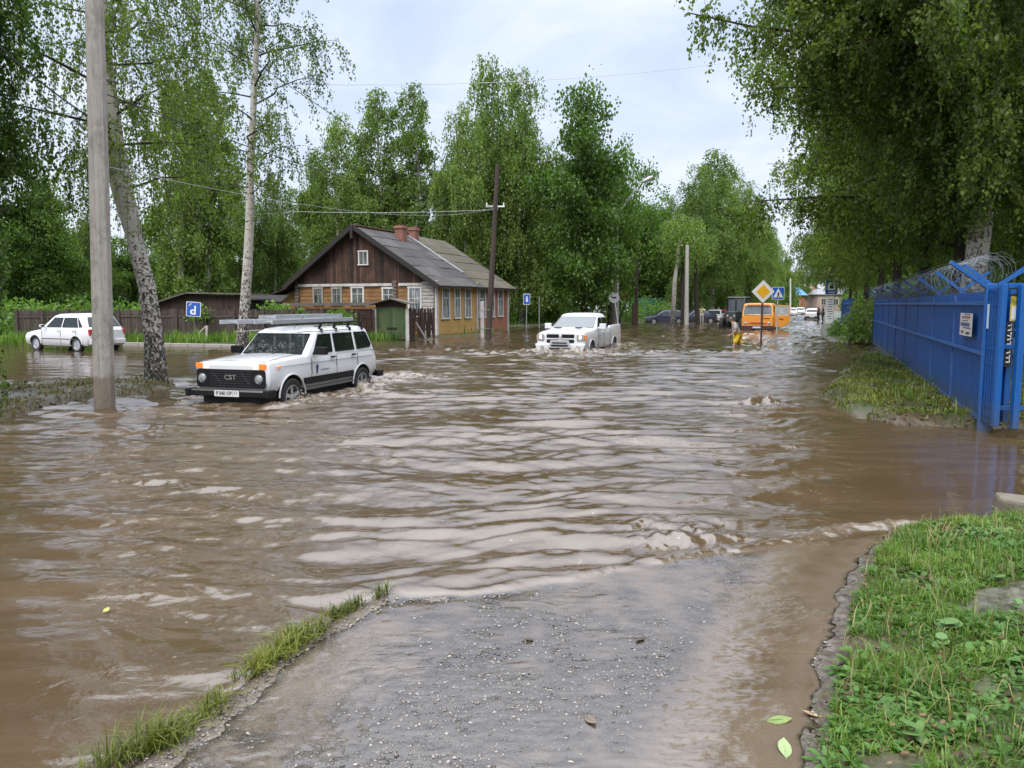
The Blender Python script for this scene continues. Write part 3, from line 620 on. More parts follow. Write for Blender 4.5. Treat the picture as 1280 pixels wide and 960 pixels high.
FAR = [
 ('weep', 614, 64, 50, 'tallest weeping birch, directly behind the dark wooden pole by the house', .72),
 ('weep', 580, 60, 112, 'weeping birch just left of the tallest birch behind the house roof', .70),
 ('weep', 652, 62, 66, 'weeping birch right of the tallest one behind the house', .72),
 ('full', 688, 68, 205, 'leafy birch filling the gap before the dark maple', .8),
 ('full', 560, 70, 205, 'leafy birch showing above the far end of the house roof', .9),
 ('spire', 478, 62, 96, 'spired birch above the ridge of the house, left one of the pair', .95),
 ('spire', 521, 62, 88, 'spired birch above the ridge of the house, right one of the pair', .9),
 ('weep', 425, 60, 126, 'weeping birch over the left slope of the house roof', .8),
 ('full', 500, 72, 190, 'leafy birch low behind the chimneys', 1.1),
 ('full', 445, 75, 190, 'leafy birch low behind the peak of the gable', .9),
 ('weep', 398, 74, 185, 'thin weeping birch at the gap left of the house roof', .55),
 ('broad', 728, 56, 104, 'dense dark green maple behind the white pickup', .78),
 ('round', 762, 62, 200, 'sparse crooked tree against the sky beside the street lamp arm', .5),
 ('spire', 232, 50, 84, 'spired birch left of the slender birch stem', 1.1),
 ('spire', 266, 52, 70, 'spired birch close behind the slender birch stem', 1.1),
 ('weep', 345, 56, 205, 'weeping birch right of the slender birch stem', .8),
 ('full', 300, 58, 215, 'leafy birch low behind the slender birch stem', .95),
 ('full', 205, 60, 285, 'leafy birch above the dark shed roof', 1.0),
 ('full', 118, 50, 255, 'leafy birch behind the concrete pole', .9),
 ('broad', 62, 44, 215, 'dark leafy tree behind the white hatchback', .9),
 ('broad', -20, 42, 120, 'dark leafy tree at the left edge behind the parking area', 1.0),
 ('round', 165, 56, 312, 'round leafy tree behind the plank fence by the parking sign', 1.0),
 ('round', 92, 54, 290, 'round leafy tree behind the hatchback and its fence', 1.1),
 ('round', 800, 92, 252, 'round leafy tree behind the leaning strut pole', 1.0),
 ('round', 760, 96, 262, 'round leafy tree left of the street lamp pole', .9),
 ('full', 835, 96, 235, 'leafy birch above the blue parked cars', .8),
 ('full', 868, 86, 196, 'broad birch behind the pale concrete pole', .85),
 ('spire', 886, 92, 176, 'highest spired birch beyond the pale concrete pole', 1.2),
 ('weep', 905, 98, 192, 'weeping birch above the red parked car', .85),
 ('weep', 925, 106, 214, 'weeping birch above the orange van', .85),
 ('weep', 942, 118, 238, 'weeping birch above the priority road sign', .85),
 ('full', 952, 132, 265, 'birch above the pedestrian crossing sign', .8),
 ('full', 966, 150, 292, 'small looking birch farther along the street', .8),
 ('full', 980, 175, 312, 'small looking birch near the end of the street', .9),
 ('full', 996, 210, 332, 'farthest small birch at the end of the street', 1.0),
 ('full', 1012, 230, 338, 'farthest tree behind the blue roofed shop', 1.2),
 ('broad', 705, 74, 215, 'dark leafy tree deep behind the maple', 1.0),
 ('round', 655, 78, 270, 'round tree behind the red end of the house', 1.1),
 ('round', 600, 80, 280, 'round tree behind the far roof corner', 1.2),
 ('round', 855, 110, 290, 'round tree behind the parked cars', 1.2),
 ('round', 900, 125, 320, 'round tree behind the red car', 1.3),
 ('round', 930, 140, 330, 'round tree behind the tractor', 1.3),
 ('full', 260, 76, 240, 'leafy birch deep behind the sheds', 1.1), ('full', 350, 80, 250, 'leafy birch deep behind the verandah', .8),
 ('round', 20, 58, 275, 'round tree deep behind the dark tree at the left', 1.2),
]
for f in FAR: plant(f[0], f[1], f[2], f[3], f[4], f[5])
# dark wood far behind everything, one mass
def mass(name, label, cx, cyy, half, H, n, leaf, m, seed, kind='stuff', yaw=0, z=.1, depth=3):
    rg = np.random.default_rng(seed); u = rg.uniform(-half, half, n); hh = (H * (.72 + .5 * np.array([pn(np.array([q * .18]), np.array([seed * 1.0]))[0] for q in np.linspace(-half, half, 400)])))[((u + half) / (2 * half) * 399).astype(int)]
    P = np.stack([u, rg.uniform(-depth, depth, n), hh * rg.random(n) ** .8], -1); P += rg.normal(0, leaf, (n, 3)); P[:, 2] = np.abs(P[:, 2])
    A = unit(rg.normal(0, .6, (n, 3)) + np.array([0, 0, -.3])); S = unit(np.cross(A, rg.standard_normal((n, 3)))); l = leaf * (.7 + .6 * rg.random(n))
    V, F = leaves_np(P, A, S, l, l * .8); t = np.repeat(np.clip(.5 + 1.0 * pn(P[:, 0] * .5, P[:, 2] * .7, seed) + rg.normal(0, .1, n), 0, 1), 4)
    o = np_mesh(name, V, F, m, None, {'tint': t}); o.location = (cx, cyy, z); o.rotation_euler = (0, 0, yaw); tag(o, label, None, None, kind); return o
mass('distant_woods', 'dark green mass of far trees closing the view behind the houses', -45, 100, 70, 9, 26000, .42, M_DARKLEAF, 5)
mass('distant_woods', 'far green tree mass closing the left side of the street', 45, 150, 42, 8, 14000, .5, M_DARKLEAF, 6, yaw=R(60))
mass('distant_woods', 'far tree mass inside the yard behind the blue fence', 60, 70, 40, 9, 16000, .4, M_DARKLEAF, 7, yaw=R(65))
mass('distant_woods', 'trees closing the yard behind the gate', 36, 34, 18, 6, 9000, .28, M_DARKLEAF, 17, yaw=R(70))
p_ = fence_pt(26, 9); mass('hedge_undergrowth', 'dense undergrowth and saplings in the yard behind the blue fence', p_.x, p_.y, 30, 5.0, 30000, .19, M_DARKLEAF, 18, yaw=R(90) - SA, depth=2.5)
p_ = fence_pt(120, 10); mass('distant_woods', 'tree mass along the far right side of the street', p_.x, p_.y, 80, 8, 26000, .45, M_DARKLEAF, 19, yaw=R(90) - SA, depth=3)
p_ = fence_pt(135, 4.5); mass('distant_woods', 'line of far saplings on the right side of the street', p_.x, p_.y, 80, 5.5, 22000, .38, M_DARKLEAF, 29, yaw=R(90) - SA, depth=1.5)
p_ = fence_pt(40, 5); mass('hedge_undergrowth', 'saplings close behind the far end of the blue fence', p_.x, p_.y, 18, 4.0, 14000, .17, M_DARKLEAF, 20, yaw=R(90) - SA, depth=1.5)
# shrubs
def bush(loc, label, r=(1.2, 1, 1), n=1600, leaf=.14, m=None, seed=1, group=None, name='bush'):
    rg = np.random.default_rng(seed); d = unit(rg.standard_normal((n, 3))); d[:, 2] = np.abs(d[:, 2]); k = rg.random(n) ** .4
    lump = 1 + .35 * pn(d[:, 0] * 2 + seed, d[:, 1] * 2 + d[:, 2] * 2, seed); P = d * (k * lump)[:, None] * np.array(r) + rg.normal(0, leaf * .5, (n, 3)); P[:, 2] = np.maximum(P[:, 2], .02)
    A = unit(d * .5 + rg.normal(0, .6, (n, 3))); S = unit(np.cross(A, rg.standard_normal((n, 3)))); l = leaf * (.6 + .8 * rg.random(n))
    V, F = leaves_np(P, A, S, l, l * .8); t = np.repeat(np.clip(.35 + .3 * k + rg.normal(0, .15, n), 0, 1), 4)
    root = thing(name, label, 'bush', loc, 0, group); np_mesh('foliage', V, F, m or M_BUSH, root, {'tint': t})
    s = MB()
    for i in range(7): s.tube([(0, 0, -.1), (rg.normal(0, .3) * r[0], rg.normal(0, .3) * r[1], r[2] * rg.uniform(.6, .95))], [.02, .006], 4)
    s.build('stems', M_TWIG, root); return root
BU = [(660, 66, 1.6, 'pale bush at the water edge right of the red house end'), (690, 68, 1.7, 'pale bush behind the small blue walking sign'), (716, 66, 1.4, 'dark footed bush under the maple'), (783, 74, 2.1, 'light green bush behind the back of a round sign'), (812, 80, 2.3, 'light green bush beside the person in red'), (830, 84, 1.8, 'light green bush at the nose of the blue car'), (150, 43, 1.7, 'light green bush rising over the plank fence by the pole'), (190, 45, 1.8, 'light green bush over the plank fence left of the shed roof'), (235, 46, 1.9, 'light green bush over the dark shed roof'), (105, 42, 1.9, 'light green bush over the fence behind the hatchback'), (60, 40, 1.8, 'bush left behind the hatchback bonnet'), (20, 38, 1.9, 'bush at the left edge before the fence'), (285, 47, 2.0, 'bush over the shed right end'), (640, 72, 2.0, 'bush far behind the red house end')]
for i, (px, D, h, lb) in enumerate(BU):
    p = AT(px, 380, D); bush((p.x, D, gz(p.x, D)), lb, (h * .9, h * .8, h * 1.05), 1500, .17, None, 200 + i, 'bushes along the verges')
for i, (px, py, D, h, lb) in enumerate(((342, 385, 36.6, .8, 'hop plant topping the plank fence beside the parking sign'), (255, 388, 36.5, .65, 'leafy plant behind the fence right of the parking sign'), (378, 392, 36.2, .75, 'bright leafy plant over the fence above the estate car roof'), (425, 392, 36.2, .75, 'bright leafy plant below the long shed roof'))):
    p = AT(px, py, D); bush((p.x, D, p.z - .5), lb, (h, .4, h * .9), 500, .14, None, 240 + i, 'plants growing over the plank fence')
# creeper at the break of the blue fence
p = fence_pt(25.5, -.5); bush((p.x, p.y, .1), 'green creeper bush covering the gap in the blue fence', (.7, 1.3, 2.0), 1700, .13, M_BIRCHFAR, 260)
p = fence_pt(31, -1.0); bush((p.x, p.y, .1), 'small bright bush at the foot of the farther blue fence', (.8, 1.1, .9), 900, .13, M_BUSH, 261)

# ------------------------------------------------------------------ grass
def blades(name, label, pts, h, w, m, seed, spread=.5, tintb=.5, dry=0.0):
    rg = np.random.default_rng(seed); n = len(pts); P = np.asarray(pts); az = rg.random(n) * 6.283; ln = rg.random(n) * spread
    D_ = np.stack([np.cos(az), np.sin(az), np.zeros(n)], -1); S = np.stack([-np.sin(az), np.cos(az), np.zeros(n)], -1)
    hh = h * (.45 + .85 * rg.random(n)) * (.65 + .9 * np.clip(.5 + fbm(P[:, 0] * 2.3, P[:, 1] * 2.3, 3, seed + 5), 0, 1.2)); ww = w * (.6 + .8 * rg.random(n)); up = np.array([0, 0, 1.0])
    V = np.empty((n, 6, 3)); hh = hh[:, None]; ww = ww[:, None]; ln = ln[:, None]
    V[:, 0] = P - S * ww * .5; V[:, 1] = P + S * ww * .5
    mid = P + up * hh * .6 + D_ * hh * ln * .35; V[:, 2] = mid + S * ww * .42; V[:, 3] = mid - S * ww * .42
    tip = P + up * hh * (1 - .35 * ln) + D_ * hh * ln; V[:, 4] = tip + S * ww * .06; V[:, 5] = tip - S * ww * .06
    i = np.arange(n)[:, None] * 6; F = np.concatenate([i + np.array([[0, 1, 2, 3]]), i + np.array([[3, 2, 4, 5]])])
    t = np.repeat(np.clip(tintb + .8 * pn(P[:, 0] * 1.3, P[:, 1] * 1.3, seed) + rg.normal(0, .17, n), 0, 1), 6)
    o = np_mesh(name, V.reshape(-1, 3), F, m, None, {'tint': t}); tag(o, label, None, None, 'stuff'); return o
def scatter(poly, n, seed, inset=0.0, noisecut=-.2, ns=1.2, x=None):
    rg = np.random.default_rng(seed); q = np.array(poly); lo, hi = q.min(0), q.max(0)
    if x: lo, hi = np.array(x[:2]), np.array(x[2:])
    p = rg.random((n * 3, 2)) * (hi - lo) + lo
    sd = poly_sd(p[:, 0], p[:, 1], poly); k = (sd > inset) & (fbm(p[:, 0] * ns, p[:, 1] * ns, 3, seed) > noisecut); p = p[k][:n]
    if poly is poly_lrbank: p = p[poly_sd(p[:, 0], p[:, 1], poly_patch) + .06 * fbm(p[:, 0] * 6, p[:, 1] * 6, 3, 14) < .02]
    z = height(p[:, 0], p[:, 1]); return np.column_stack([p, z - .005])[z > -.03]
NB = (1.0, 1.6, 5.2, 7.2)
pts = scatter(poly_lrbank, 42000, 61, .06, -.12, 1.6, NB); blades('grass', 'short lush grass on the near bank', pts, .06, .0055, M_GRASS, 61, 1.2, .55)
pts = scatter(poly_lrbank, 2600, 62, .02, -.3, 1.2, NB); blades('grass', 'longer yellowing grass blades on the near bank', pts, .14, .006, M_DRYGRASS, 62, 1.4, .3)
# feathery and broad-leaved weeds
def rosettes(name, label, pts, seed, m, lr, wr, nlf=(7, 12)):
    rg = np.random.default_rng(seed); V = []; F = []; T = []; o = 0
    for p in pts:
        nl = rg.integers(*nlf); t0 = rg.normal(.45, .15)
        for k in range(nl):
            a = rg.random() * 6.283; l = rg.uniform(*lr); w_ = l * rg.uniform(*wr); el = rg.uniform(.15, 1.1)
            d = np.array([math.cos(a), math.sin(a), 0]); s = np.array([-d[1], d[0], 0]); up = np.array([0, 0, 1.])
            prev = None
            for q, (u, ww) in enumerate(((0, .08), (.25, .5), (.5, 1.0), (.8, .75), (1, .06))):
                c = p + d * l * u * math.cos(el) + up * (l * (u * math.sin(el) - .35 * u * u)) ; c[2] = max(c[2], p[2] + .004)
                V += [c + s * w_ * ww * .5 + up * .12 * w_ * ww, c, c - s * w_ * ww * .5 + up * .12 * w_ * ww]
                if q: F += [(o - 3, o - 2, o + 1, o), (o - 2, o - 1, o + 2, o + 1)]
                o += 3
            T += [t0 + rg.normal(0, .08)] * 15
    ob = np_mesh(name, np.array(V), np.array(F), m, None, {'tint': np.clip(np.array(T), 0, 1)}); tag(ob, label, None, None, 'stuff'); return ob
M_WEED = leaf_mat('weed_leaf', (.045, .105, .02), (.085, .185, .035), (.15, .26, .06), .25)
pts = scatter(poly_lrbank, 900, 63, .05, -.10, 1.5, NB); rosettes('ground_cover', 'low weed rosettes among the bank grass', pts, 63, M_WEED, (.05, .11), (.22, .38))
pts = scatter(poly_lrbank, 11000, 64, .05, -.05, 1.3, NB); rosettes('ground_cover', 'feathery small leaved weeds on the bank', pts, 64, M_WEED, (.02, .06), (.25, .5), (5, 9))
for i, (px, py, s_) in enumerate(((1245, 722, .07), (1180, 772, .10), (1172, 795, .06), (1150, 905, .08), (1270, 757, .055))):
    p = G(px, py, .16); p.z = gz(p.x, p.y) + .03; bb = MB(); rr_ = random.Random(i)
    for k in range(3):
        a = rr_.random() * 6.28; c = p + Vector((math.cos(a), math.sin(a), 0)) * s_ * .45 * (k > 0); ring = []
        n_ = 11
        pl = [(math.cos(2 * math.pi * j / n_) * s_ * .5 * (1 + .12 * math.sin(3 * j)), math.sin(2 * math.pi * j / n_) * s_ * .42) for j in range(n_)]
        bb.prism(pl, c + Vector((0, 0, .02 * k)), Matrix.Rotation(a, 3, 'Z') @ Vector((1, 0, .15)), Matrix.Rotation(a, 3, 'Z') @ Vector((0, 1, .25)), (0, 0, 1), .001)
        bb.tube([c, p - Vector((0, 0, .05))], [.002, .003], 4)
    o = bb.build('broad_leaf_weed', M_BUSHL if 'M_BUSHL' in globals() else globals().setdefault('M_BUSHL', mat('burdock_leaf', (.085, .17, .04), .5, var=.2, scale=20)), None)
    tag(o, ['round pale weed leaf beside the bare patch of the near bank', 'large broad weed leaf in the middle of the near bank', 'small broad weed leaf below the large one on the bank', 'broad pointed weed leaf low on the near bank', 'broad weed leaf at the right edge of the bank'][i], 'weed', 'broad leaved weeds on the near bank')
# ridge tufts
rg = np.random.default_rng(70); tt = rg.random(2600) ** .9; LRp = np.array(line_ridge); sg = np.clip((tt * (len(LRp) - 1)).astype(int), 0, len(LRp) - 2); fr = tt * (len(LRp) - 1) - sg
pp = LRp[sg] * (1 - fr[:, None]) + LRp[sg + 1] * fr[:, None]; pp += rg.normal(0, .035, pp.shape) * (1.6 - tt[:, None]); keep = pn(pp[:, 0] * 4, pp[:, 1] * 4, 71) > -.12; pp = pp[keep]
blades('grass', 'flooded grass strip along the driveway edge', np.column_stack([pp, np.full(len(pp), -.015)]), .10, .006, M_BANKG, 71, 1.5, .35)
# banks further off
RB = (3.5, 9.5, 12, 36); pts = scatter(poly_rbank, 60000, 72, .0, -.13, .9, RB); blades('grass', 'short grass on the bank beside the blue fence', pts, .065, .012, M_BANKG, 72, 1.1, .5)
pts = scatter(poly_rbank, 2600, 73, .1, -.1, 1.4, RB); pts = pts[pts[:, 0] > FENCE_O.x + (pts[:, 1] - FENCE_O.y) * math.tan(SA) - 1.0]; blades('grass', 'taller weeds along the foot of the blue fence', pts, .20, .014, M_GRASS, 73, .6, .4)
pts = scatter(poly_strip, 9000, 74, .03, -.05, .9, (-12, 10, -5, 19)); blades('grass', 'trampled grass on the left strip', pts, .08, .012, M_DRYGRASS, 74, 1.0, .15)
pts = scatter(poly_yard, 26000, 75, .1, -.3, .5, (-30, 27, -4, 40)); blades('grass', 'tall grass along the plank fence', pts, .38, .03, M_GRASS, 75, .5, .75)
pts = scatter(poly_yard, 9000, 76, .1, -.3, .3, (-4, 45, 32, 110)); blades('grass', 'grass on the far verge left of the street', pts, .35, .05, M_GRASS, 76, .6, .6)
pts = scatter(poly_gate, 500, 77, .0, -.3, 2); blades('grass', 'grass clump by the kerb inside the gate', pts, .14, .01, M_GRASS, 77, .8, .5)
# litter of brown leaves on the banks
def litter(name, label, pts, s, m, seed):
    rg = np.random.default_rng(seed); n = len(pts); P = np.asarray(pts) + np.array([0, 0, .02]); A = unit(rg.normal(0, 1, (n, 3)) * np.array([1, 1, .35])); S = unit(np.cross(A, np.array([0, 0, 1.0]) + rg.normal(0, .3, (n, 3))))
    l = s * (.5 + rg.random(n)); V, F = leaves_np(P, A, S, l, l * .6); o = np_mesh(name, V, F, m, None, {'tint': np.repeat(rg.random(n), 4)}); tag(o, label, None, None, 'stuff')
M_LITTER = leaf_mat('leaf_litter', (.045, .025, .014), (.11, .065, .03), (.24, .16, .08), .1)
litter('litter', 'brown dead leaves on the near bank', scatter(poly_lrbank, 5200, 80, .04, -.5, 1, NB), .03, M_LITTER, 80)
litter('litter', 'dark leaf litter and bark on the left strip', scatter(poly_strip, 5000, 81, -.1, -.5, 1, (-13, 10, -5, 19)), .07, M_LITTER, 81)
pts = scatter(poly_rbank, 9000, 82, -.1, -.5, 1, RB); q = pts[:, 0] - FENCE_O.x - (pts[:, 1] - FENCE_O.y) * math.tan(SA); litter('litter', 'brown leaf litter along the blue fence', pts[q > -1.3], .06, M_LITTER, 82)
# pebbles washed out on the driveway
q_ = scatter(poly_lrbank, 3000, 92, -.25, -.9, 1, (.8, 1.6, 2.6, 6.5)); q_ = q_[poly_sd(q_[:, 0], q_[:, 1], poly_lrbank) < .06]
rg = np.random.default_rng(90); pts = scatter(poly_drive, 19000, 90, .05, -.9, 1, (-2.6, 1.8, 1.7, 7)); 
dens = .35 + .65 * sstep(-.15, .35, fbm(pts[:, 0] * 1.3, pts[:, 1] * 1.3, 3, 91) + .35 * sstep(5.5, 3.2, pts[:, 1])); pts = np.concatenate([pts[rg.random(len(pts)) < dens], q_])
oc = np.array([[1, 0, 0], [.5, .8, .05], [-.5, .75, -.05], [-1, .1, 0], [-.55, -.75, .05], [.5, -.8, 0], [.15, .1, .75], [-.1, -.1, -.6]]); of = [(i, (i + 1) % 6, 6) for i in range(6)] + [((i + 1) % 6, i, 7) for i in range(6)]
n = len(pts); s_ = .004 + .009 * rg.random(n) ** 3; a = rg.random(n) * 6.28; V = oc[None] * s_[:, None, None] * (1 + .25 * rg.standard_normal((n, 8, 1)))
V = np.stack([V[..., 0] * np.cos(a)[:, None] - V[..., 1] * np.sin(a)[:, None], V[..., 0] * np.sin(a)[:, None] + V[..., 1] * np.cos(a)[:, None] * .8, V[..., 2] * .6], -1) + pts[:, None] + np.array([0, 0, .0085])
F = (np.array(of)[None] + (np.arange(n) * 8)[:, None, None]).reshape(-1, 3)
mp, nt = nmat('pebble'); a_ = N(nt, 'ShaderNodeAttribute', attribute_name='tint'); principled(nt, ramp(nt, a_.outputs['Fac'], [(0, (.09, .08, .07)), (.5, (.20, .175, .15)), (1, (.38, .34, .30))]), .35)
o = np_mesh('gravel', V.reshape(-1, 3), F, mp, None, {'tint': np.repeat(rg.random(n), 8)}); tag(o, 'pale pebbles washed out of the worn asphalt driveway', None, None, 'stuff')
# ------------------------------------------------------------------ building materials
def plank_mat(name, a, b, rough=.8, axis='z', grime=.4, gcol=(.03, .022, .016), fine=1.0):
    m, nt = nmat(name); g = N(nt, 'ShaderNodeNewGeometry'); sc = {'z': (9, 9, .6), 'x': (.6, 9, 9), 'y': (9, .6, 9)}[axis]
    v = coords(nt, 'Object', sc); n1 = noise(nt, v, 2.2, 6, .7); n2 = noise(nt, coords(nt, 'Object'), 1.1, 5, .65)
    c = mixc(nt, g.outputs['Random Per Island'], a, b); c = mixc(nt, mathn(nt, 'MULTIPLY', ramp(nt, n1, [(.35, 0), (.7, 1)]), .5 * fine), c, tuple(x * .35 for x in a)); n4 = noise(nt, v, 6, 4, .6); c = mixc(nt, mathn(nt, 'MULTIPLY', ramp(nt, n4, [(.52, 0), (.72, 1)]), .35 * fine), c, tuple(min(.5, (sum(b) / 3) * 1.5 + .03) for x in a))
    c = mixc(nt, mathn(nt, 'MULTIPLY', ramp(nt, n2, [(.42, 0), (.7, 1)]), grime), c, gcol)
    principled(nt, c, rough, 0, bump(nt, n1, .5, .01), .25); return m
M_GABLE = plank_mat('dark_gable_boards', (.028, .018, .015), (.165, .088, .058), grime=.75, gcol=(.018, .013, .011))
M_LOGS = plank_mat('brown_log_wall', (.23, .115, .04), (.38, .20, .075), axis='y', grime=.5)
M_YELLOW = plank_mat('ochre_boards', (.50, .30, .105), (.56, .345, .125), axis='x', grime=.22, gcol=(.14, .08, .03), fine=.35)
M_RED = plank_mat('brick_red_boards', (.36, .15, .10), (.41, .18, .125), axis='x', grime=.22, gcol=(.12, .05, .03), fine=.35)
M_WHITEP = mat('flaking_white_paint', (.55, .53, .50), .7, var=.12, dirt=.75, dirtcol=(.20, .17, .14), scale=7)
M_PEEL = mat('peeling_log_corner', (.46, .43, .39), .8, var=.2, dirt=1.0, dirtcol=(.10, .075, .055), scale=7, stretch=(1, 1, 3))
M_ROOF = plank_mat('slate_sheet', (.065, .061, .060), (.120, .112, .110), grime=.6, gcol=(.05, .048, .045), fine=.6)
M_ROOF2 = plank_mat('mossy_sheet', (.10, .09, .08), (.15, .135, .115), grime=.8, gcol=(.10, .085, .03), fine=.7)
M_BARGE = mat('dark_barge_board', (.020, .017, .015), .8, var=.25)
M_BRICK = None
def brick_mat():
    m, nt = nmat('old_brick'); v = coords(nt, 'Object'); b = N(nt, 'ShaderNodeTexBrick'); b.inputs['Scale'].default_value = 1; b.inputs['Brick Width'].default_value = .25; b.inputs['Row Height'].default_value = .085; b.inputs['Mortar Size'].default_value = .012
    mp = N(nt, 'ShaderNodeMapping'); mp.inputs['Rotation'].default_value = (R(90), 0, 0); L(nt, v, mp.inputs[0]); L(nt, mp.outputs[0], b.inputs[0])
    b.inputs['Color1'].default_value = (.36, .10, .05, 1); b.inputs['Color2'].default_value = (.24, .07, .04, 1); b.inputs['Mortar'].default_value = (.25, .22, .2, 1)
    c = mixc(nt, mathn(nt, 'MULTIPLY', noise(nt, v, 5, 4), .5), b.outputs[0], (.07, .045, .035)); principled(nt, c, .85, 0, bump(nt, b.outputs['Fac'], -.4, .01)); return m
M_BRICK = brick_mat()
def glass_mat(name, col=(.03, .035, .04), rough=.06, curtain=None):
    m, nt = nmat(name); v = coords(nt, 'Object'); c = mixc(nt, noise(nt, v, 3, 3), tuple(x * .5 for x in col), tuple(x * 1.6 for x in col))
    if curtain: c = mixc(nt, ramp(nt, noise(nt, coords(nt, 'Object', (5, 5, .6)), 2.5, 3, .5), [(.42, 0), (.6, 1)]), c, curtain)
    principled(nt, c, rough, 0, None, .6); return m
M_PANE = glass_mat('window_pane', (.05, .06, .065), .08, (.30, .33, .34)); M_PANED = glass_mat('dark_pane', (.025, .03, .03), .08, (.12, .15, .12))
M_FENCEW = plank_mat('weathered_planks', (.060, .045, .040), (.120, .090, .078), grime=.35)
M_GREENDOOR = plank_mat('faded_green_boards', (.085, .135, .055), (.12, .17, .075), grime=.4, gcol=(.05, .06, .03))
M_DARKWOOD = plank_mat('dark_shed_wood', (.045, .028, .022), (.085, .05, .04), grime=.4)
M_FELT = mat('grey_roofing', (.13, .115, .10), .85, var=.3, dirt=.5, dirtcol=(.05, .04, .035), scale=2)
# ------------------------------------------------------------------ the old timber house
HC = G(545, 421); phi = R(21.6); hx = Vector((math.sin(phi), math.cos(phi), 0)); hy = Vector((-math.cos(phi), math.sin(phi), 0))
def h_loc(px, py, plane):      # pixel to house-local coordinates on wall plane
    r = ray(px, py); n = hx if plane == 'gable' else hy; o = Vector((0, 0, CAM_H)); t = (HC - o).dot(n) / r.dot(n); p = o + r * t - HC
    return p.dot(hx), p.dot(hy), p.z
EZ = h_loc(545, 350, 'gable')[2]; GW = h_loc(370, 350, 'gable')[1]; HL = h_loc(634, 400, 'long')[0]; RZ = h_loc(447, 283, 'gable')[2]; RY = h_loc(447, 285, 'gable')[1]
house = thing('timber_house', 'old single storey timber house with dark gable, ochre and brick red street side', 'house', HC, math.pi / 2 - phi)
X, Y, Zv = Vector((1, 0, 0)), Vector((0, 1, 0)), Vector((0, 0, 1))
b = MB()        # gable-end log wall
nlog = 15; lh = (EZ + .2) / nlog
for i in range(nlog): b.box((.12, GW / 2, -.2 + lh * (i + .5)), (.24, GW - .02, lh - .012))
b.build('log_wall', M_LOGS, house, bevel=.02)
b = MB(); n = 46; z0 = EZ - .12
for i in range(n):      # upright gable boards cut to the slope
    ya, yb = GW * i / n, GW * (i + 1) / n - .012
    top = lambda q: EZ + (RZ - EZ) * (q / RY if q < RY else (GW - q) / (GW - RY)) - .08
    o = random.uniform(-.008, .008); zz = z0 + random.uniform(-.03, .0)
    b.prism([(ya, zz), (yb, zz), (yb, max(zz + .02, top(yb))), (ya, max(zz + .02, top(ya)))], (-.05 + o, 0, 0), Y, Zv, X, .05)
b.build('gable_boards', M_GABLE, house)
b = MB(); b.prism([(0, -.2), (GW, -.2), (GW, EZ), (RY, RZ - .12), (0, EZ)], (.24, 0, 0), Y, Zv, X, HL - .48); b.build('inner_wall', M_DARKWOOD, house)
def boards(x0, x1, name, m):
    b = MB(); n = 22; hh = (EZ + .15) / n
    for i in range(n): b.box(((x0 + x1) / 2, -.02, -.15 + hh * (i + .5)), (x1 - x0, .06 + (.012 if i < 7 else 0), hh - .006))
    return b.build(name, m, house)
XM = h_loc(595, 400, 'long')[0]
boards(.02, XM, 'ochre_wall', M_YELLOW); boards(XM, HL, 'red_wall', M_RED)
for xx, ww in ((XM, .2), (HL - .05, .24), (0, .22)): b = MB(); b.box((xx, -.06, EZ / 2 - .1), (ww, .12, EZ + .2)); b.build('corner_board', M_WHITEP, house, bevel=.008)
b = MB()
for i in range(16):
    w_ = random.uniform(.0, .05); b.box((-.04, .42, -.15 + .2 * i + .1), (.16, .72 + w_, .19))
b.build('log_corner', M_PEEL, house, bevel=.04)
for nm_, yy in (('log_end', h_loc(495, 400, 'gable')[1]), ('log_end', GW - .1)):
    b = MB()
    for i in range(16): b.box((-.07, yy, -.1 + .2 * i + .1), (.14, .26 + random.uniform(-.03, .05), .185))
    b.build(nm_, mat('grey_log_end', (.14, .11, .09), .85, var=.3, scale=12), house, bevel=.04)
b = MB(); yL = h_loc(495, 400, 'gable')[1]
for i in range(60):
    yy = .75 + (GW - .95) * (i + .5) / 60
    if abs(yy - yL) > .18: b.prism([(-.075, .12), (.075, .12), (.075, 0), (0, -.05), (-.075, 0)], (-.10, yy, EZ - .27), Y, Zv, X, .04)
b.build('carved_trim', M_WHITEP, house)
# roof: overlapping sheets in two parts
def roof_slope(name, x0, x1, sgn, m, ov=.45):
    b = MB(); y_e = -ov if sgn > 0 else GW + ov; yr = RY; run = abs(yr - y_e); slope = (RZ - EZ) / (RY if sgn > 0 else (GW - RY)); ze = EZ - ov * slope
    rows = 6; cols = max(3, int((x1 - x0) / 1.15)); 
    for r_ in range(rows):
        for c_ in range(cols):
            xa = x0 + (x1 - x0) * c_ / cols; xb = x0 + (x1 - x0) * (c_ + 1) / cols + .03
            ta, tb = r_ / rows, min(1, (r_ + 1) / rows + .02); j = random.uniform(-.02, .02)
            pa = lambda x, t, dz: Vector((x, y_e + sgn * run * t, ze + (RZ - ze) * t + dz))
            lift = .028; vs = []
            for (x, t, dz) in ((xa, ta, lift + j), (xb, ta, lift + j + .006), (xb, tb, 0.004), (xa, tb, 0.0)): vs.append(pa(x, t - (.012 if t == ta else 0), dz + .0)); 
            vs += [v - Vector((0, 0, .022)) for v in vs]
            b.add(vs, [(0, 1, 2, 3), (7, 6, 5, 4), (0, 4, 5, 1), (1, 5, 6, 2), (2, 6, 7, 3), (3, 7, 4, 0)])
    return b.build(name, m, house)
XS = XM + .3
roof = roof_slope('roof', -.55, XS, 1, M_ROOF); roof_slope('roof', XS, HL + .5, 1, M_ROOF2); roof_slope('roof', -.55, HL + .5, -1, M_ROOF)
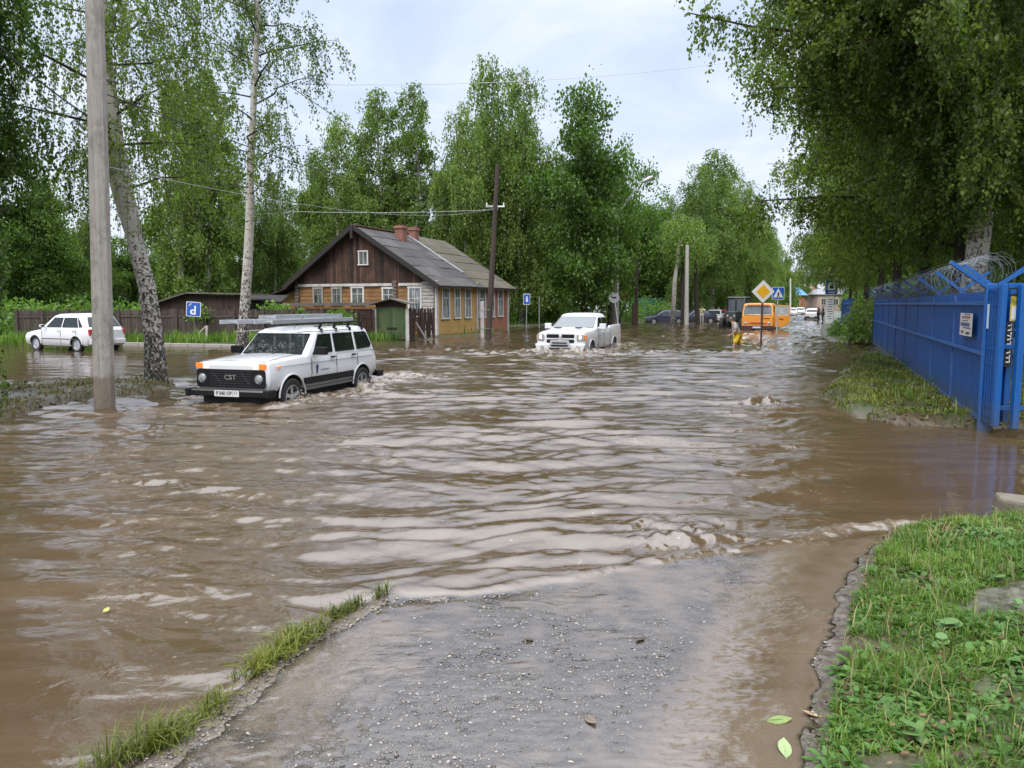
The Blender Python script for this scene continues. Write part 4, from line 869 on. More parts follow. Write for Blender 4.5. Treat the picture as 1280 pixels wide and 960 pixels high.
sl_ = (RZ - EZ) / RY; b = MB(); b.bar((-.62, -.5, EZ - .5 * sl_ - .08), (-.62, RY, RZ - .04), .05, .26); b.bar((-.62, GW + .5, EZ - .5 * sl_ - .08), (-.62, RY, RZ - .04), .05, .26); b.box((-.66, RY, RZ - .35), (.05, .16, .75)); b.box((HL / 2, -.47, EZ - .5 * sl_ - .03), (HL + 1.1, .05, .12)); b.build('barge_board', M_BARGE, house)
b = MB(); b.bar((-.55, RY, RZ + .05), (XS, RY, RZ + .05), .26, .05); b.build('ridge_cap', mat('rusty_ridge', (.20, .10, .07), .8, var=.3), house)
b = MB(); b.bar((XS - .15, .9, EZ + .9 * sl_ + .06), (XS - .15, RY - .2, RZ - .2 * sl_ + .06), .34, .03); b.build('metal_flashing', mat('bare_metal_sheet', (.45, .47, .50), .4, .6, var=.1), house)
for (xx, yy, wz, hz, lb) in ((3.6, RY - .75, .55, .95, 1), (XS + .25, RY - .35, .5, .8, 1), (2.0, RY + 1.4, .5, .95, 1)):
    b = MB(); zb = RZ - abs(yy - RY) * sl_ - .3
    b.box((xx, yy, zb + hz / 2), (wz, wz, hz)); b.box((xx, yy, zb + hz + .03), (wz + .12, wz + .12, .10)); b.box((xx, yy, zb + hz + .12), (wz + .03, wz + .03, .1)); ch = b.build('chimney', M_BRICK, roof, bevel=.012)
    b = MB(); b.box((xx, yy, zb + hz + .176), (wz - .2, wz - .2, .012)); b.build('flue', M_BARGE, roof)
def win(parent, c, ax, out, w_, h_, fm, gm, cas=.09, mull='russian', nm='window', d=.06):
    """window centred at c (on wall face), ax horizontal, out outward normal"""
    ax, out, c = Vector(ax), Vector(out), Vector(c); b = MB(); Rm = Matrix((ax, out, Zv)).transposed()
    for s in (-1, 1): b.box(c + ax * s * (w_ / 2 + cas / 2) + out * d / 2, (cas, d, h_), Rm)
    b.box(c + Zv * (h_ / 2 + cas / 2) + out * d / 2, (w_ + 2 * cas + .04, d + .02, cas), Rm); b.box(c - Zv * (h_ / 2 + cas / 2) + out * d / 2, (w_ + 2 * cas + .06, d + .05, cas * .8), Rm)
    t_ = .04
    if mull == 'russian':
        b.box(c + Zv * h_ * .17 + out * .03, (w_, .04, t_), Rm); b.box(c - Zv * h_ * .165 + out * .03, (t_, .04, h_ * .67), Rm)
        for s in (-1, 1): b.box(c + ax * s * w_ * .25 - Zv * h_ * .3 + out * .027, (.02, .03, h_ * .36), Rm)
    elif mull == 'two': b.box(c + out * .03, (t_, .04, h_), Rm)
    elif mull == 'grid': b.box(c + out * .03, (t_, .04, h_), Rm); b.box(c + Zv * h_ * .12 + out * .031, (w_, .036, t_ * .8), Rm)
    wo_ = b.build(nm, fm, parent, bevel=.006); p = MB(); p.box(c + out * .015, (w_, .012, h_), Rm); p.build('pane', gm, wo_); return wo_
M_WFW = mat('white_window_frame', (.60, .58, .55), .6, var=.1, dirt=.4, dirtcol=(.3, .27, .22)); M_WFG = mat('grey_window_frame', (.30, .27, .24), .75, var=.2, dirt=.4)
for (xa, xb) in ((843, 882), (905, 935), (958, 990), (1030, 1062), (1080, 1106), (1123, 1150)):
    pa_, pb_ = 340 + xa / 4, 340 + xb / 4; l0 = h_loc(pa_, 376, 'long')[0]; l1 = h_loc(pb_, 376, 'long')[0]; xm = (l0 + l1) / 2; zt = h_loc(pa_, 361.5, 'long')[2]; zb = h_loc(pa_, 392.5, 'long')[2]
    win(house, (xm, -.055, (1.0 + 2.72) / 2), X, -Y, max(.62, abs(l1 - l0) - .2), 1.62, M_WFW, M_PANE, .12)
for (xa, xb, zt, zb, fm) in ((205, 258, 2.74, 1.9, M_WFG), (298, 353, 2.74, 1.9, M_WFG), (395, 463, 2.78, 1.9, M_WFW), (550, 620, 2.72, 1.85, M_WFW), (680, 752, 2.74, 1.25, M_WFW)):
    y0, y1 = h_loc(340 + xa / 4, 370, 'gable')[1], h_loc(340 + xb / 4, 370, 'gable')[1]
    win(house, (0, (y0 + y1) / 2, (zt + zb) / 2 - .08), Y, -X, abs(y0 - y1) - .24, zt - zb, fm, M_PANED if zb > 1.5 else M_PANE, .11, 'grid')
y0, y1 = h_loc(448.5, 320, 'gable')[1], h_loc(461.5, 320, 'gable')[1]; za, zb_ = h_loc(455, 313, 'gable')[2], h_loc(455, 332, 'gable')[2]
win(house, (-.05, (y0 + y1) / 2, (za + zb_) / 2), Y, -X, abs(y0 - y1) - .2, za - zb_ - .18, M_WFW, M_PANED, .09, 'two', 'attic_window')
# annex at the left end with lean-to roof and verandah
b = MB(); ax0 = GW + .05; b.prism([(0, -.2), (2.6, -.2), (2.6, 1.95), (0, 2.75)], (.5, ax0, 0), Y, Zv, X, 5); b.build('annex_wall', plank_mat('annex_boards', (.33, .19, .06), (.40, .23, .08), axis='y', grime=.4), house)
b = MB(); b.bar((2.8, ax0 - .4, 3.05), (2.8, ax0 + 3.9, 1.62), 6.0, .07); b.build('annex_roof', M_BARGE, house)
# verandah (separate lean-to seen left of the annex)
vd = thing('verandah', 'low glazed verandah with grey frame windows beside the annex', 'porch', (AT(322, 380, 44).x, 44, .05), 0)
b = MB(); b.box((0, .8, .9), (2.6, 1.6, 1.8)); b.build('wall', M_DARKWOOD, vd)
for i in range(4): win(vd, (-.93 + i * .62, -.005, 1.48), X, -Y, .46, .5, M_WFG, M_PANED, .05, 'two')
b = MB(); b.bar((0, -.25, 1.86), (0, 1.5, 2.25), 2.8, .05); b.build('roof', M_BARGE, vd)
# dark shed behind the plank fence
sh = thing('wooden_shed', 'long dark brown shed with a sloping felt roof behind the plank fence', 'shed', (AT(250, 380, 41.5).x, 41.5, .05))
xa, xb = AT(196, 380, 41.5).x - sh.location.x, AT(312, 380, 41.5).x - sh.location.x; b = MB()
for i in range(34):
    u = (i + .5) / 34; zt = 1.80 + min(1, u / .32) * .42; b.box((xa + (xb - xa) * u, 0, zt / 2), ((xb - xa) / 34 - .01, .05, zt))
b.build('board_wall', M_DARKWOOD, sh); b = MB(); um = xa + (xb - xa) * .34
b.prism([(xa - .7, 1.54), (um, 2.30), (xb + .2, 2.24), (xb + .2, 2.31), (um, 2.38), (xa - .7, 1.62)], (0, -.35, 0), X, Zv, Y, 3.2); b.build('roof', M_FELT, sh)
# long low outbuilding in front of the gable with the green door
D = 38.2; ls = thing('low_outbuilding', 'low outbuilding with a green plank double door and long flat board roof before the gable', 'shed', (AT(465, 380, D).x, D, .0))
X0 = ls.location.x; w_ = lambda px: AT(px, 380, D).x - X0; zz = lambda py: AT(465, py, D).z
b = MB()
for i in range(11): b.box((w_(470) + (w_(508) - w_(470)) * (i + .5) / 11, -.12, zz(424) / 2 + zz(384) / 2), ((w_(508) - w_(470)) / 11 - .008, .05, zz(384) - zz(424)))
dr = b.build('door', M_GREENDOOR, ls); b = MB(); b.box((w_(490), -.17, zz(410)), (.5, .03, .07)); b.box((w_(489), -.155, zz(404)), (.02, .02, 1.4)); b.build('latch', M_BARGE, dr)
b = MB(); b.prism([(w_(470), zz(384)), (w_(508), zz(384)), (w_(508), zz(380)), (w_(489), zz(374.5)), (w_(470), zz(380))], (0, -.1, 0), X, Zv, Y, .06); b.build('door_gable', M_DARKWOOD, ls)
for px in (469, 509.5): b = MB(); b.box((w_(px), -.16, (zz(386) + zz(426)) / 2), (.16, .14, zz(386) - zz(426))); b.build('post', M_WHITEP, ls)
b = MB(); b.bar((w_(463), 1, zz(380.5)), (w_(489), 1, zz(373.5)), 3.0, .05); b.bar((w_(489), 1, zz(373.5)), (w_(517), 1, zz(380)), 3.0, .05); b.box((w_(410), 1.2, zz(379.5)), (w_(465) - w_(357), 3.0, .08), (0, R(-.6), 0)); b.box((w_(410), -.34, zz(379.5) - .04), (w_(465) - w_(357), .03, .12)); b.build('roof', M_FELT, ls)
b = MB(); b.box((w_(412), 1.2, zz(384) / 2 - .1), (w_(465) - w_(362), 2.4, zz(384))); b.build('back_wall', M_BRICK, ls)
b = MB(); b.box((w_(489), 1.2, zz(384) / 2 - .1), (w_(507) - w_(471), 2.3, zz(384) - .02)); b.build('inner_wall', M_DARKWOOD, ls)
# plank fences
def plank_fence(name, label, a, bb, h, m, posts, group=None, lean=.02, w0=.13):
    a, bb = Vector(a), Vector(bb); r0 = thing(name, label, 'fence', a, 0, group); d = bb - a; n = int(d.length / w0); b = MB(); u = d.normalized(); ang = math.atan2(u.y, u.x)
    for i in range(n):
        c = u * (i + .5) * w0; hh = h + random.gauss(0, .03); b.box((c.x, c.y, hh / 2 + random.uniform(0, .05)), (w0 - .012 - random.random() * .015, .022, hh), (random.gauss(0, .01), random.gauss(0, lean), ang))
    b.build('boards', m, r0); b = MB()
    nn = Vector((-u.y, u.x, 0)) * .04
    for zz_ in (h * .86, h * .3): b.bar(nn + Vector((0, 0, zz_)), d + nn + Vector((0, 0, zz_)), .04, .08)
    b.bar(-nn * .8 + Vector((0, 0, h * .8)), d - nn * .8 + Vector((0, 0, h * .8)), .03, .06)
    b.build('rail', m, r0)
    for k in range(posts + 1): b = MB(); c = d * (k / posts) - nn * 1.2; b.box((c.x, c.y, h * .52), (.12, .10, h * 1.08)); b.build('post', m, r0)
    return r0
g = lambda px, D_: Vector((AT(px, 380, D_).x, D_, .08))
plank_fence('plank_fence', 'long weathered grey brown plank fence behind the upside down parking sign', g(148, 36.5), g(402, 36.0), 1.42, M_FENCEW, 7)
plank_fence('plank_fence', 'short dark plank fence left of the green door', g(403, 36.6), g(466, 37.8), 1.35, M_DARKWOOD, 3)
plank_fence('plank_fence', 'ragged dark plank fence between the green door and the house corner', g(512, 38.2), g(541, 39.4), 1.45, M_DARKWOOD, 2, lean=.06)
plank_fence('plank_fence', 'dark plank fence behind the white hatchback', g(20, 35.8), g(147, 36.6), 1.4, M_FENCEW, 4)
o = MB().bar(g(519, 37.4) + Vector((0, 0, .1)) if False else AT(533, 424, 37.2), AT(520, 403, 38.0), .07, .05).build('leaning_pole', M_FELT, None); tag(o, 'wooden bar leaning on the ragged fence by the house corner', 'pole')
# small white prop frame in the grass under the parking sign
o = MB().bar(AT(258.5, 427, 35.2), AT(258.5, 407, 35.2), .10, .08).bar(AT(241, 424, 35.2), AT(257, 408, 35.2), .05, .05).build('wooden_prop', M_WHITEP, None); tag(o, 'pale wooden prop stake standing in the grass before the plank fence', 'stake')
# kerb in front of the fence
b = MB(); a_, b_ = G(155, 431.5), G(300, 434.5); d = b_ - a_
for i in range(7): p = a_ + d * (i / 7); q = a_ + d * ((i + 1) / 7 - .004); b.bar(p + Vector((0, 0, .05)), q + Vector((0, 0, .05)), .16, .16)
tag(b.build('kerb', mat('concrete_kerb', (.33, .31, .28), .8, var=.15, dirt=.4), None, bevel=.015), 'pale concrete kerb line in front of the plank fence', None, None, 'structure')
b = MB(); a_, b_ = G(640, 408.5, .1), G(815, 401, .1); d = b_ - a_
for i in range(12): p = a_ + d * (i / 12); q = a_ + d * ((i + 1) / 12 - .004); b.bar(p, q, .18, .2)
tag(b.build('kerb', mat('concrete_kerb_far', (.36, .34, .31), .8, var=.15, dirt=.3), None, bevel=.015), 'kerb line along the far side of the flooded street', None, None, 'structure')
# concrete kerb block at the right edge
p = G(1262, 640, .05); b = MB(); b.box((0, 0, 0), (1.0, .26, .2)); o = b.build('kerb_stone', mat('mossy_concrete', (.15, .13, .10), .85, var=.35, dirt=.9, dirtcol=(.06, .05, .03), bmp=1, bscale=18), None, bevel=.03); o.location = (p.x + .38, p.y - .12, .06); o.rotation_euler = (.05, .06, R(-18)); tag(o, 'tilted mossy concrete kerb stone at the right edge above the near bank', 'kerb stone')

# ------------------------------------------------------------------ blue fence
def blue_mat(name, a=(.002, .070, .27), b=(.004, .102, .36)):
    m, nt = nmat(name); v = coords(nt, 'Object'); n1 = noise(nt, v, 1.5, 5, .65); st = noise(nt, coords(nt, 'Object', (6, 6, .8)), 2.5, 5, .7)
    c = mixc(nt, n1, a, b); c = mixc(nt, mathn(nt, 'MULTIPLY', ramp(nt, st, [(.52, 0), (.75, 1)]), .30), c, (.10, .14, .20)); g = N(nt, 'ShaderNodeSeparateXYZ'); L(nt, v, g.inputs[0])
    rst = ramp(nt, noise(nt, v, 7, 6, .75), [(.66, 0), (.72, .7)]); c = mixc(nt, rst, c, (.09, .045, .025)); lo = mathn(nt, 'MULTIPLY', mathn(nt, 'SUBTRACT', mathn(nt, 'MULTIPLY_ADD', n1, .5, .25), g.outputs[2], clamp=True), 1.5); c = mixc(nt, lo, c, (.06, .07, .07)); principled(nt, c, .42, 0, bump(nt, noise(nt, v, 5, 3), .15, .02), .5); return m
M_BLUE = blue_mat('blue_paint'); M_BLUEP = blue_mat('blue_panel_paint', (.002, .042, .17), (.004, .068, .25))
M_WIRE = mat('galvanised_wire', (.16, .18, .21), .5, .5, var=.1)
FH = 1.93
def blue_fence(name, label, t0, t1, off, nb, wire=True, sign=False):
    o = fence_pt(t0, off); r0 = thing(name, label, 'fence', (o.x, o.y, .05), math.pi / 2 - SA)      # local +x along the street, -y towards the street... 
    Ln = t1 - t0; st = Ln / nb
    for i in range(nb):
        b = MB(); x0 = i * st + .035; x1 = (i + 1) * st - .035; n = 20; vs = []; 
        w1 = (x1 - x0) / n; poly = []
        for k in range(n + 1): poly.append((x0 + k * w1, .0)); 
        top = [];
        # profiled sheet: trapezoid ribs
        pts = []
        for k in range(n):
            xx = x0 + k * w1; pts += [(xx, 0), (xx + w1 * .55, 0), (xx + w1 * .7, .022), (xx + w1 * .88, .022)]
        pts.append((x1, 0)); m_ = len(pts)
        vs = [(x, y, .10) for x, y in pts] + [(x, y, FH) for x, y in pts]; fs = [(k, k + 1, m_ + k + 1, m_ + k) for k in range(m_ - 1)]
        vs += [(x, y - .004, .10) for x, y in pts] + [(x, y - .004, FH) for x, y in pts]; fs += [(2 * m_ + k + 1, 2 * m_ + k, 3 * m_ + k, 3 * m_ + k + 1) for k in range(m_ - 1)]
        b.add(vs, fs); b.build('panel', M_BLUEP, r0, recalc=False)
    b = MB()
    for z in (.12, 1.05, FH - .17): b.bar((0, .05, z), (Ln, .05, z), .04, .055)
    b.build('rail', M_BLUE, r0, bevel=.004)
    me_ = mat('worn_blue_edge', (.05, .12, .32), .5, var=.3)
    for i in range(nb):
        b = MB(); b.box((i * st, .035, 1.0), (.018, .03, FH - .15)); b.build('seam_strip', me_, r0)
    for i in range(nb + 1):
        b = MB(); b.box((i * st, -.05, (FH + .1) / 2 - .1), (.08, .08, FH + .3)); po = b.build('post', M_BLUE, r0, bevel=.006)
        if wire:
            b = MB(); x = i * st
            for s in (-1, 1): b.bar((x, -.05, FH + .05), (x, -.05 + s * .40, FH + .37), .04, .045)
            b.build('bracket', M_BLUE, po)
    if wire:
        for j, (rr_, yo) in enumerate(((.265, -.05),)):
            b = MB(); pts = []; turns = int(Ln / .16); n = turns * 14
            for k in range(n + 1):
                a = 2 * math.pi * k / 14; rad_ = rr_ * (1 + .10 * math.sin(k * .31) + .06 * math.sin(k * 1.7)); pts.append((Ln * k / n + .10 * math.sin(a * .5) + random.gauss(0, .012), -.05 + rad_ * math.cos(a), FH + .26 + rad_ * math.sin(a)))
            b.tube(pts, .0030, 3, cap=False); b.build('coiled_wire', M_WIRE, r0, recalc=False)
        b = MB()
        for yy, z_ in ((-.05 - .44, FH + .46), (-.05 + .44, FH + .46), (-.05 - .2, FH + .25), (-.05 + .2, FH + .25)): b.tube([(Ln * k / 20, yy, z_ - .015 * math.sin(k * 1.3) ** 2) for k in range(21)], .003, 3)
        b.build('straight_wire', M_WIRE, r0, recalc=False)
    return r0
bf = blue_fence('blue_fence', 'tall blue sheet metal fence topped with V brackets and coiled wire', 0, 25.0, 0, 9)
blue_fence('blue_fence', 'farther stretch of blue metal fence beyond the creeper', 26.2, 42, -.9, 5, wire=False)
# corner post, taller
b = MB(); b.box((-.10, .02, (FH + .10) / 2 - .1), (.10, .13, FH + .3)); cp = b.build('corner_post', M_BLUE, bf, bevel=.008); b = MB()
for s in (-1, 1): b.bar((-.11, .02, FH + .02), (-.30 if s > 0 else -.11, .02 + s * .54, FH + .40), .04, .05)
b.build('bracket', M_BLUE, cp)
# notice and sticker on the fence
def flat_sign(parent, name, c, ax, az, out, w_, h_, m, t=.006): 
    b = MB(); b.prism([(-w_ / 2, -h_ / 2), (w_ / 2, -h_ / 2), (w_ / 2, h_ / 2), (-w_ / 2, h_ / 2)], c, ax, az, out, t); return b.build(name, m, parent)
M_PAPER = mat('faded_notice', (.50, .47, .45), .6, var=.08); M_INKB = mat('notice_ink', (.05, .07, .16), .6); M_INKR = mat('notice_red_ink', (.22, .10, .10), .6); M_BLACK = mat('black_paint', (.012, .012, .013), .4, var=.1); M_WHITE = mat('white_sign_film', (.72, .72, .72), .4, var=.04)
# fence local: street side is +y (left of heading is -x world... ) 
lpx = lambda px, py: None
def f_loc(px, py):     # pixel on the fence plane -> local coords of bf
    n = SPERP; r = ray(px, py); o = Vector((0, 0, CAM_H)); t = (FENCE_O - SPERP * .03 - o).dot(n) / r.dot(n); p = o + r * t - Vector(bf.location); return p.dot(SDIR), p.z
x0, z1 = f_loc(1222, 392); x1, z0 = f_loc(1205, 418); bw = abs(x1 - x0)
nb_ = flat_sign(None, 'notice_board', (0, 0, 0), -X, Zv, Y, bw, abs(z1 - z0), M_PAPER); nb_.location = bf.matrix_basis @ Vector(((x0 + x1) / 2, .09, (z0 + z1) / 2)); nb_.rotation_euler = bf.rotation_euler; tag(nb_, 'faded white printed notice fixed on the blue fence near its corner post', 'notice')
b = MB()
for (u, v_, ww, hh, mi) in ((0, .32, .7, .10, 1), (-.05, .0, .75, .16, 0), (.1, -.15, .6, .05, 0), (-.25, -.35, .2, .10, 2), (.2, -.37, .3, .09, 2), (-.1, .17, .5, .03, 2), (.1, .45, .5, .03, 2)):
    H_ = abs(z1 - z0); b.prism([(u * bw - ww * bw / 2, v_ * H_ - hh * H_ / 2), (u * bw + ww * bw / 2, v_ * H_ - hh * H_ / 2), (u * bw + ww * bw / 2, v_ * H_ + hh * H_ / 2), (u * bw - ww * bw / 2, v_ * H_ + hh * H_ / 2)], (0, .007, 0), -X, Zv, Y, .002, mi)
b.build('print', [M_INKB, M_INKR, M_BLACK], nb_)
# mesh return beside the corner post and the gate
gp = lambda px, D_: Vector((AT(px, 380, D_).x, D_, 0))
gA, gB = AT(1231, 380, 10.9), AT(1250, 380, 10.55)
gr = thing('mesh_gate_panel', 'narrow blue welded mesh panel between the corner post and the gate', 'fence panel', (gA.x, gA.y, .08)); d = (Vector((gB.x, gB.y, 0)) - Vector((gA.x, gA.y, 0))); b = MB(); b.bar((0, 0, 1.0), d + Vector((0, 0, 1.0)), .008, 1.86); b.build('backing_sheet', M_BLUEP, gr)
b = MB(); 
for k in range(7): q = d * (k / 6) + Vector((-.012, -.03, 0)); b.tube([q + Vector((0, 0, .06)), q + Vector((0, 0, 1.9))], .004, 5)
for k in range(10): z = .1 + .2 * k; b.tube([Vector((-.012, -.034, z)), d + Vector((-.012, -.034, z))], .004, 5)
for zz_ in (.16, 1.05, 1.82):
    for k in range(14): q = d * (k / 14); b.bar(q + Vector((-.01, -.045, zz_ - .03)), q + d / 14 * .8 + Vector((-.01, -.045, zz_ + .03)), .004, .006)
b.build('mesh', M_BLUE, gr, recalc=False)
b = MB(); q = d * .12 + Vector((-.01, -.05, 0))
stx = flat_sign(gr, 'sticker', (d.x * .22 - .01, d.y * .22 - .05, 1.55), X, Zv, -Y, .05, .34, mat('pale_sticker', (.45, .55, .62), .5, var=.2, scale=40))
gt = thing('metal_gate', 'blue tubular steel gate frame with a dark lock bar at the right edge', 'gate', (AT(1257, 380, 10.5).x, 10.5, .02)); k_ = 10.5 / FPX
def post(px, py0, py1, w_, dy=0, nm='post'): 
    b = MB(); c = AT(px, 380, 10.5 + dy) - Vector(gt.location); zt, zb = AT(px, py0, 10.5 + dy).z - gt.location.z, AT(px, py1, 10.5 + dy).z - gt.location.z; b.box((c.x, dy, (zt + zb) / 2), (w_, w_, zt - zb)); return b.build(nm, M_BLUE, gt, bevel=.006)
post(1253.5, 355, 533, .075); post(1264, 362, 527, .08, .25); post(1277.5, 356, 536, .085, -.1); post(1325, 356, 536, .085, 0)
b = MB(); za = AT(1260, 359, 10.5).z; 
b.box((.22, 0, za), (.42, .07, .07)); b.box((.55, .03, za), (.6, .06, .07)); b.box((.35, .1, .35), (.7, .05, .06)); b.box((.35, .1, 1.2), (.7, .05, .06)); b.build('cross_bar', M_BLUE, gt, bevel=.005)
b = MB(); b.bar((.04, -.02, 1.90), (.17, -.04, 1.90), .025, .03); b.tube([(.10, -.05, 1.90), (.16, -.05, 1.90)], .02, 8); b.build('lock_bar', M_BLACK, gt)
yb = flat_sign(None, 'warning_plate', (gt.location.x + .135, 10.55, 1.75), X, Zv, -Y, .075, .36, mat('yellow_plate', (.62, .50, .06), .45)); tag(yb, 'narrow yellow and white warning plate between the gate posts', 'sign')
b = MB(); b.prism([(-.03, -.16), (.03, -.16), (.03, .02), (-.03, .02)], (gt.location.x + .142, 10.541, 1.75), X, Zv, -Y, .003); b.build('white_field', M_WHITE, yb)
vb = flat_sign(None, 'vertical_banner', (gt.location.x + .145, 10.62, 1.25), X, Zv, -Y, .10, .62, M_BLACK); tag(vb, 'narrow black banner with pale upright marks seen through the gate', 'banner')
b = MB()
for i in range(9): z = 1.50 - i * .062; b.bar((gt.location.x + .12, 10.606, z), (gt.location.x + .17, 10.606, z + random.uniform(-.02, .025)), .006, .016); b.bar((gt.location.x + .17, 10.606, z), (gt.location.x + .165, 10.606, z + .04), .006, .012)
b.build('marks', M_WHITE, vb)
# yard behind the gate: white low wall / car hint
o = MB().box((0, 0, .5), (3.0, .3, .5)).box((0, 0, 1.0), (3.1, .4, .06)).build('low_wall', M_WHITEP, None, bevel=.02); p = AT(1290, 380, 24); o.location = (p.x + 1, 24, .0); tag(o, 'low pale wall in the yard behind the gate', 'wall')

# ------------------------------------------------------------------ poles, lamps, wires
def concrete_mat(nm='concrete_pole_surface', wet=True):
    m, nt = nmat(nm); v = coords(nt, 'Object'); st = noise(nt, coords(nt, 'Object', (10, 10, .5)), 2, 6, .7); n1 = noise(nt, v, 6, 6, .7); g = N(nt, 'ShaderNodeSeparateXYZ'); L(nt, v, g.inputs[0])
    c = mixc(nt, n1, (.24, .22, .195), (.42, .395, .355)); c = mixc(nt, mathn(nt, 'MULTIPLY', ramp(nt, st, [(.50, 0), (.70, 1)]), .55), c, (.13, .12, .105))
    lo = ramp(nt, mathn(nt, 'ADD', g.outputs[2], mathn(nt, 'MULTIPLY', n1, .2)), [(.0, 1), (.62, 1), (.70, 0)]); bl = ramp(nt, noise(nt, coords(nt, 'Object', (1, 1, .6)), 3.2, 6, .75), [(.50, 0), (.60, .55)]); c = mixc(nt, bl, c, (.16, .145, .125)); hl = ramp(nt, noise(nt, v, 30, 3), [(.66, 0), (.70, .8)]); c = mixc(nt, hl, c, (.06, .055, .05)); c = mixc(nt, mathn(nt, 'MULTIPLY', lo, .65), c, (.13, .09, .055))
    principled(nt, c, .75, 0, bump(nt, noise(nt, v, 45, 5, .7), .5, .006), .35); return m
M_CONC = concrete_mat()
D = CAM_H / ((510 - 380) / FPX) ; bp = AT(130, 510, G(130, 510).y); D = bp.y
pole = thing('concrete_utility_pole', 'tall grey concrete utility pole standing in the water at the left', 'pole', (bp.x, bp.y, 0))
b = MB(); rings = []
tp = AT(113, -200, D) - bp
for k in range(2):
    c = Vector((0, 0, -.4)).lerp(tp, k); w_ = .152 - .035 * k
    rings.append([c + Vector(p) * w_ for p in ((-1, -.55, 0), (-.86, -.72, 0), (.12, -1.0, 0), (.30, -.98, 0), (1, -.45, 0), (1, .6, 0), (-.9, .8, 0))])
b.loft(rings); b.build('shaft', M_CONC, pole, bevel=.012)
M_CREO = mat('creosoted_wood', (.055, .038, .030), .85, var=.35, scale=5, stretch=(6, 6, .4), bmp=.5, bscale=15); M_INS = mat('porcelain', (.75, .75, .72), .25)
def wood_pole(name, label, px, py, D_, ptop, pxt, r0=.14, r1=.10, stub=False, m=None, mz=0):
    bb = AT(px, py, D_); r_ = thing(name, label, 'pole', bb); tp_ = AT(pxt, ptop, D_) - bb; b = MB(); n = 7; b.tube([Vector((0, 0, -.4)).lerp(tp_, k / n) for k in range(n + 1)], [r0 + (r1 - r0) * k / n for k in range(n + 1)], 12); b.build('shaft', m or M_CREO, r_, smooth=60)
    return r_, bb + tp_
wp, wtop = wood_pole('wooden_utility_pole', 'dark wooden utility pole in front of the red and ochre house', 610, 422, 42.0, 205, 622, .17, .11)
b = MB(); b.box((-.30, .05, .8), (.20, .18, 2.3)); b.build('concrete_stub', mat('whitewashed_stub', (.42, .41, .39), .8, var=.2, dirt=.5), wp, bevel=.02); b = MB()
for z in (.5, 1.5): b.tube([(-.42, -.06, z), (.14, -.2, z), (.2, .12, z), (-.4, .2, z), (-.42, -.06, z)], .012, 5)
b.build('wire_binding', M_WIRE, wp)
b = MB(); tl = AT(619, 258, 42.0) - AT(610, 422, 42.0); b.bar(tl + Vector((-.5, 0, 0)), tl + Vector((.5, 0, 0)), .06, .08)
for s in (-.45, .45): b.tube([tl + Vector((s, 0, .04)), tl + Vector((s, 0, .2))], .035, 8)
b.build('insulators', M_INS, wp)
lp, lt_ = wood_pole('grey_wooden_pole', 'weathered grey wooden pole paired with the street lamp pole', 766, 410, 60, 298, 769, .2, .14, m=mat('grey_wood', (.17, .145, .125), .85, var=.3, scale=4, stretch=(6, 6, .4)))
o, _ = wood_pole('leaning_strut', 'dark leaning strut propping the black wooden pole', 771, 408, 66, 330, 797, .12, .10)
o, _ = wood_pole('wooden_utility_pole', 'black wooden utility pole right of the leaning strut', 795, 406, 68, 297, 796, .17, .13)
b = MB(); b.box((-.12, -.1, .6), (.5, .4, 2.6)); b.build('timber_stub', mat('brown_stub', (.09, .055, .04), .85, var=.3), o, bevel=.02)
M_GREYP = mat('grey_galvanised', (.45, .45, .45), .5, .3, var=.1, dirt=.3); M_PCONC = mat('pale_concrete', (.42, .40, .37), .8, var=.12, dirt=.3)
sl0 = AT(771.5, 408, 59.5); sl_t = thing('street_lamp', 'street lamp with a long curved arm above the white pickup', 'street lamp', sl0)
b = MB(); pts = [AT(771.5, 408, 59.5), AT(772, 340, 59.5), AT(772, 268, 59.5)]; b.tube([p - sl0 for p in pts], [.10, .085, .06], 10); b.build('shaft', M_GREYP, sl_t, smooth=50)
b = MB(); pts = [AT(772, 275, 59.5), AT(777, 262, 59.5), AT(786, 248, 59.5), AT(795, 236, 59.5), AT(803, 228, 59.5)]; b.tube([p - sl0 for p in pts], .035, 8); b.build('arm', M_GREYP, sl_t, smooth=50)
b = MB(); a_, b_ = AT(802, 228, 59.5) - sl0, AT(816.5, 220.5, 59.5) - sl0; b.tube([a_, a_.lerp(b_, .25), a_.lerp(b_, .75), b_], [.06, .15, .16, .06], 10); b.build('lamp_head', M_GREYP, sl_t, smooth=60)
wood_pole('concrete_lamp_pole', 'pale concrete pole standing in front of the blue parked car', 858, 407, 66, 306, 859, .19, .14, m=M_PCONC)
wood_pole('concrete_lamp_pole', 'far pale pole above the dark tractor', 934, 392, 108, 335, 935, .2, .14, m=M_PCONC)
wood_pole('thin_metal_pole', 'thin pale metal pole before the blue shop roof', 988, 388, 120, 348, 988, .14, .10, m=M_WHITE)
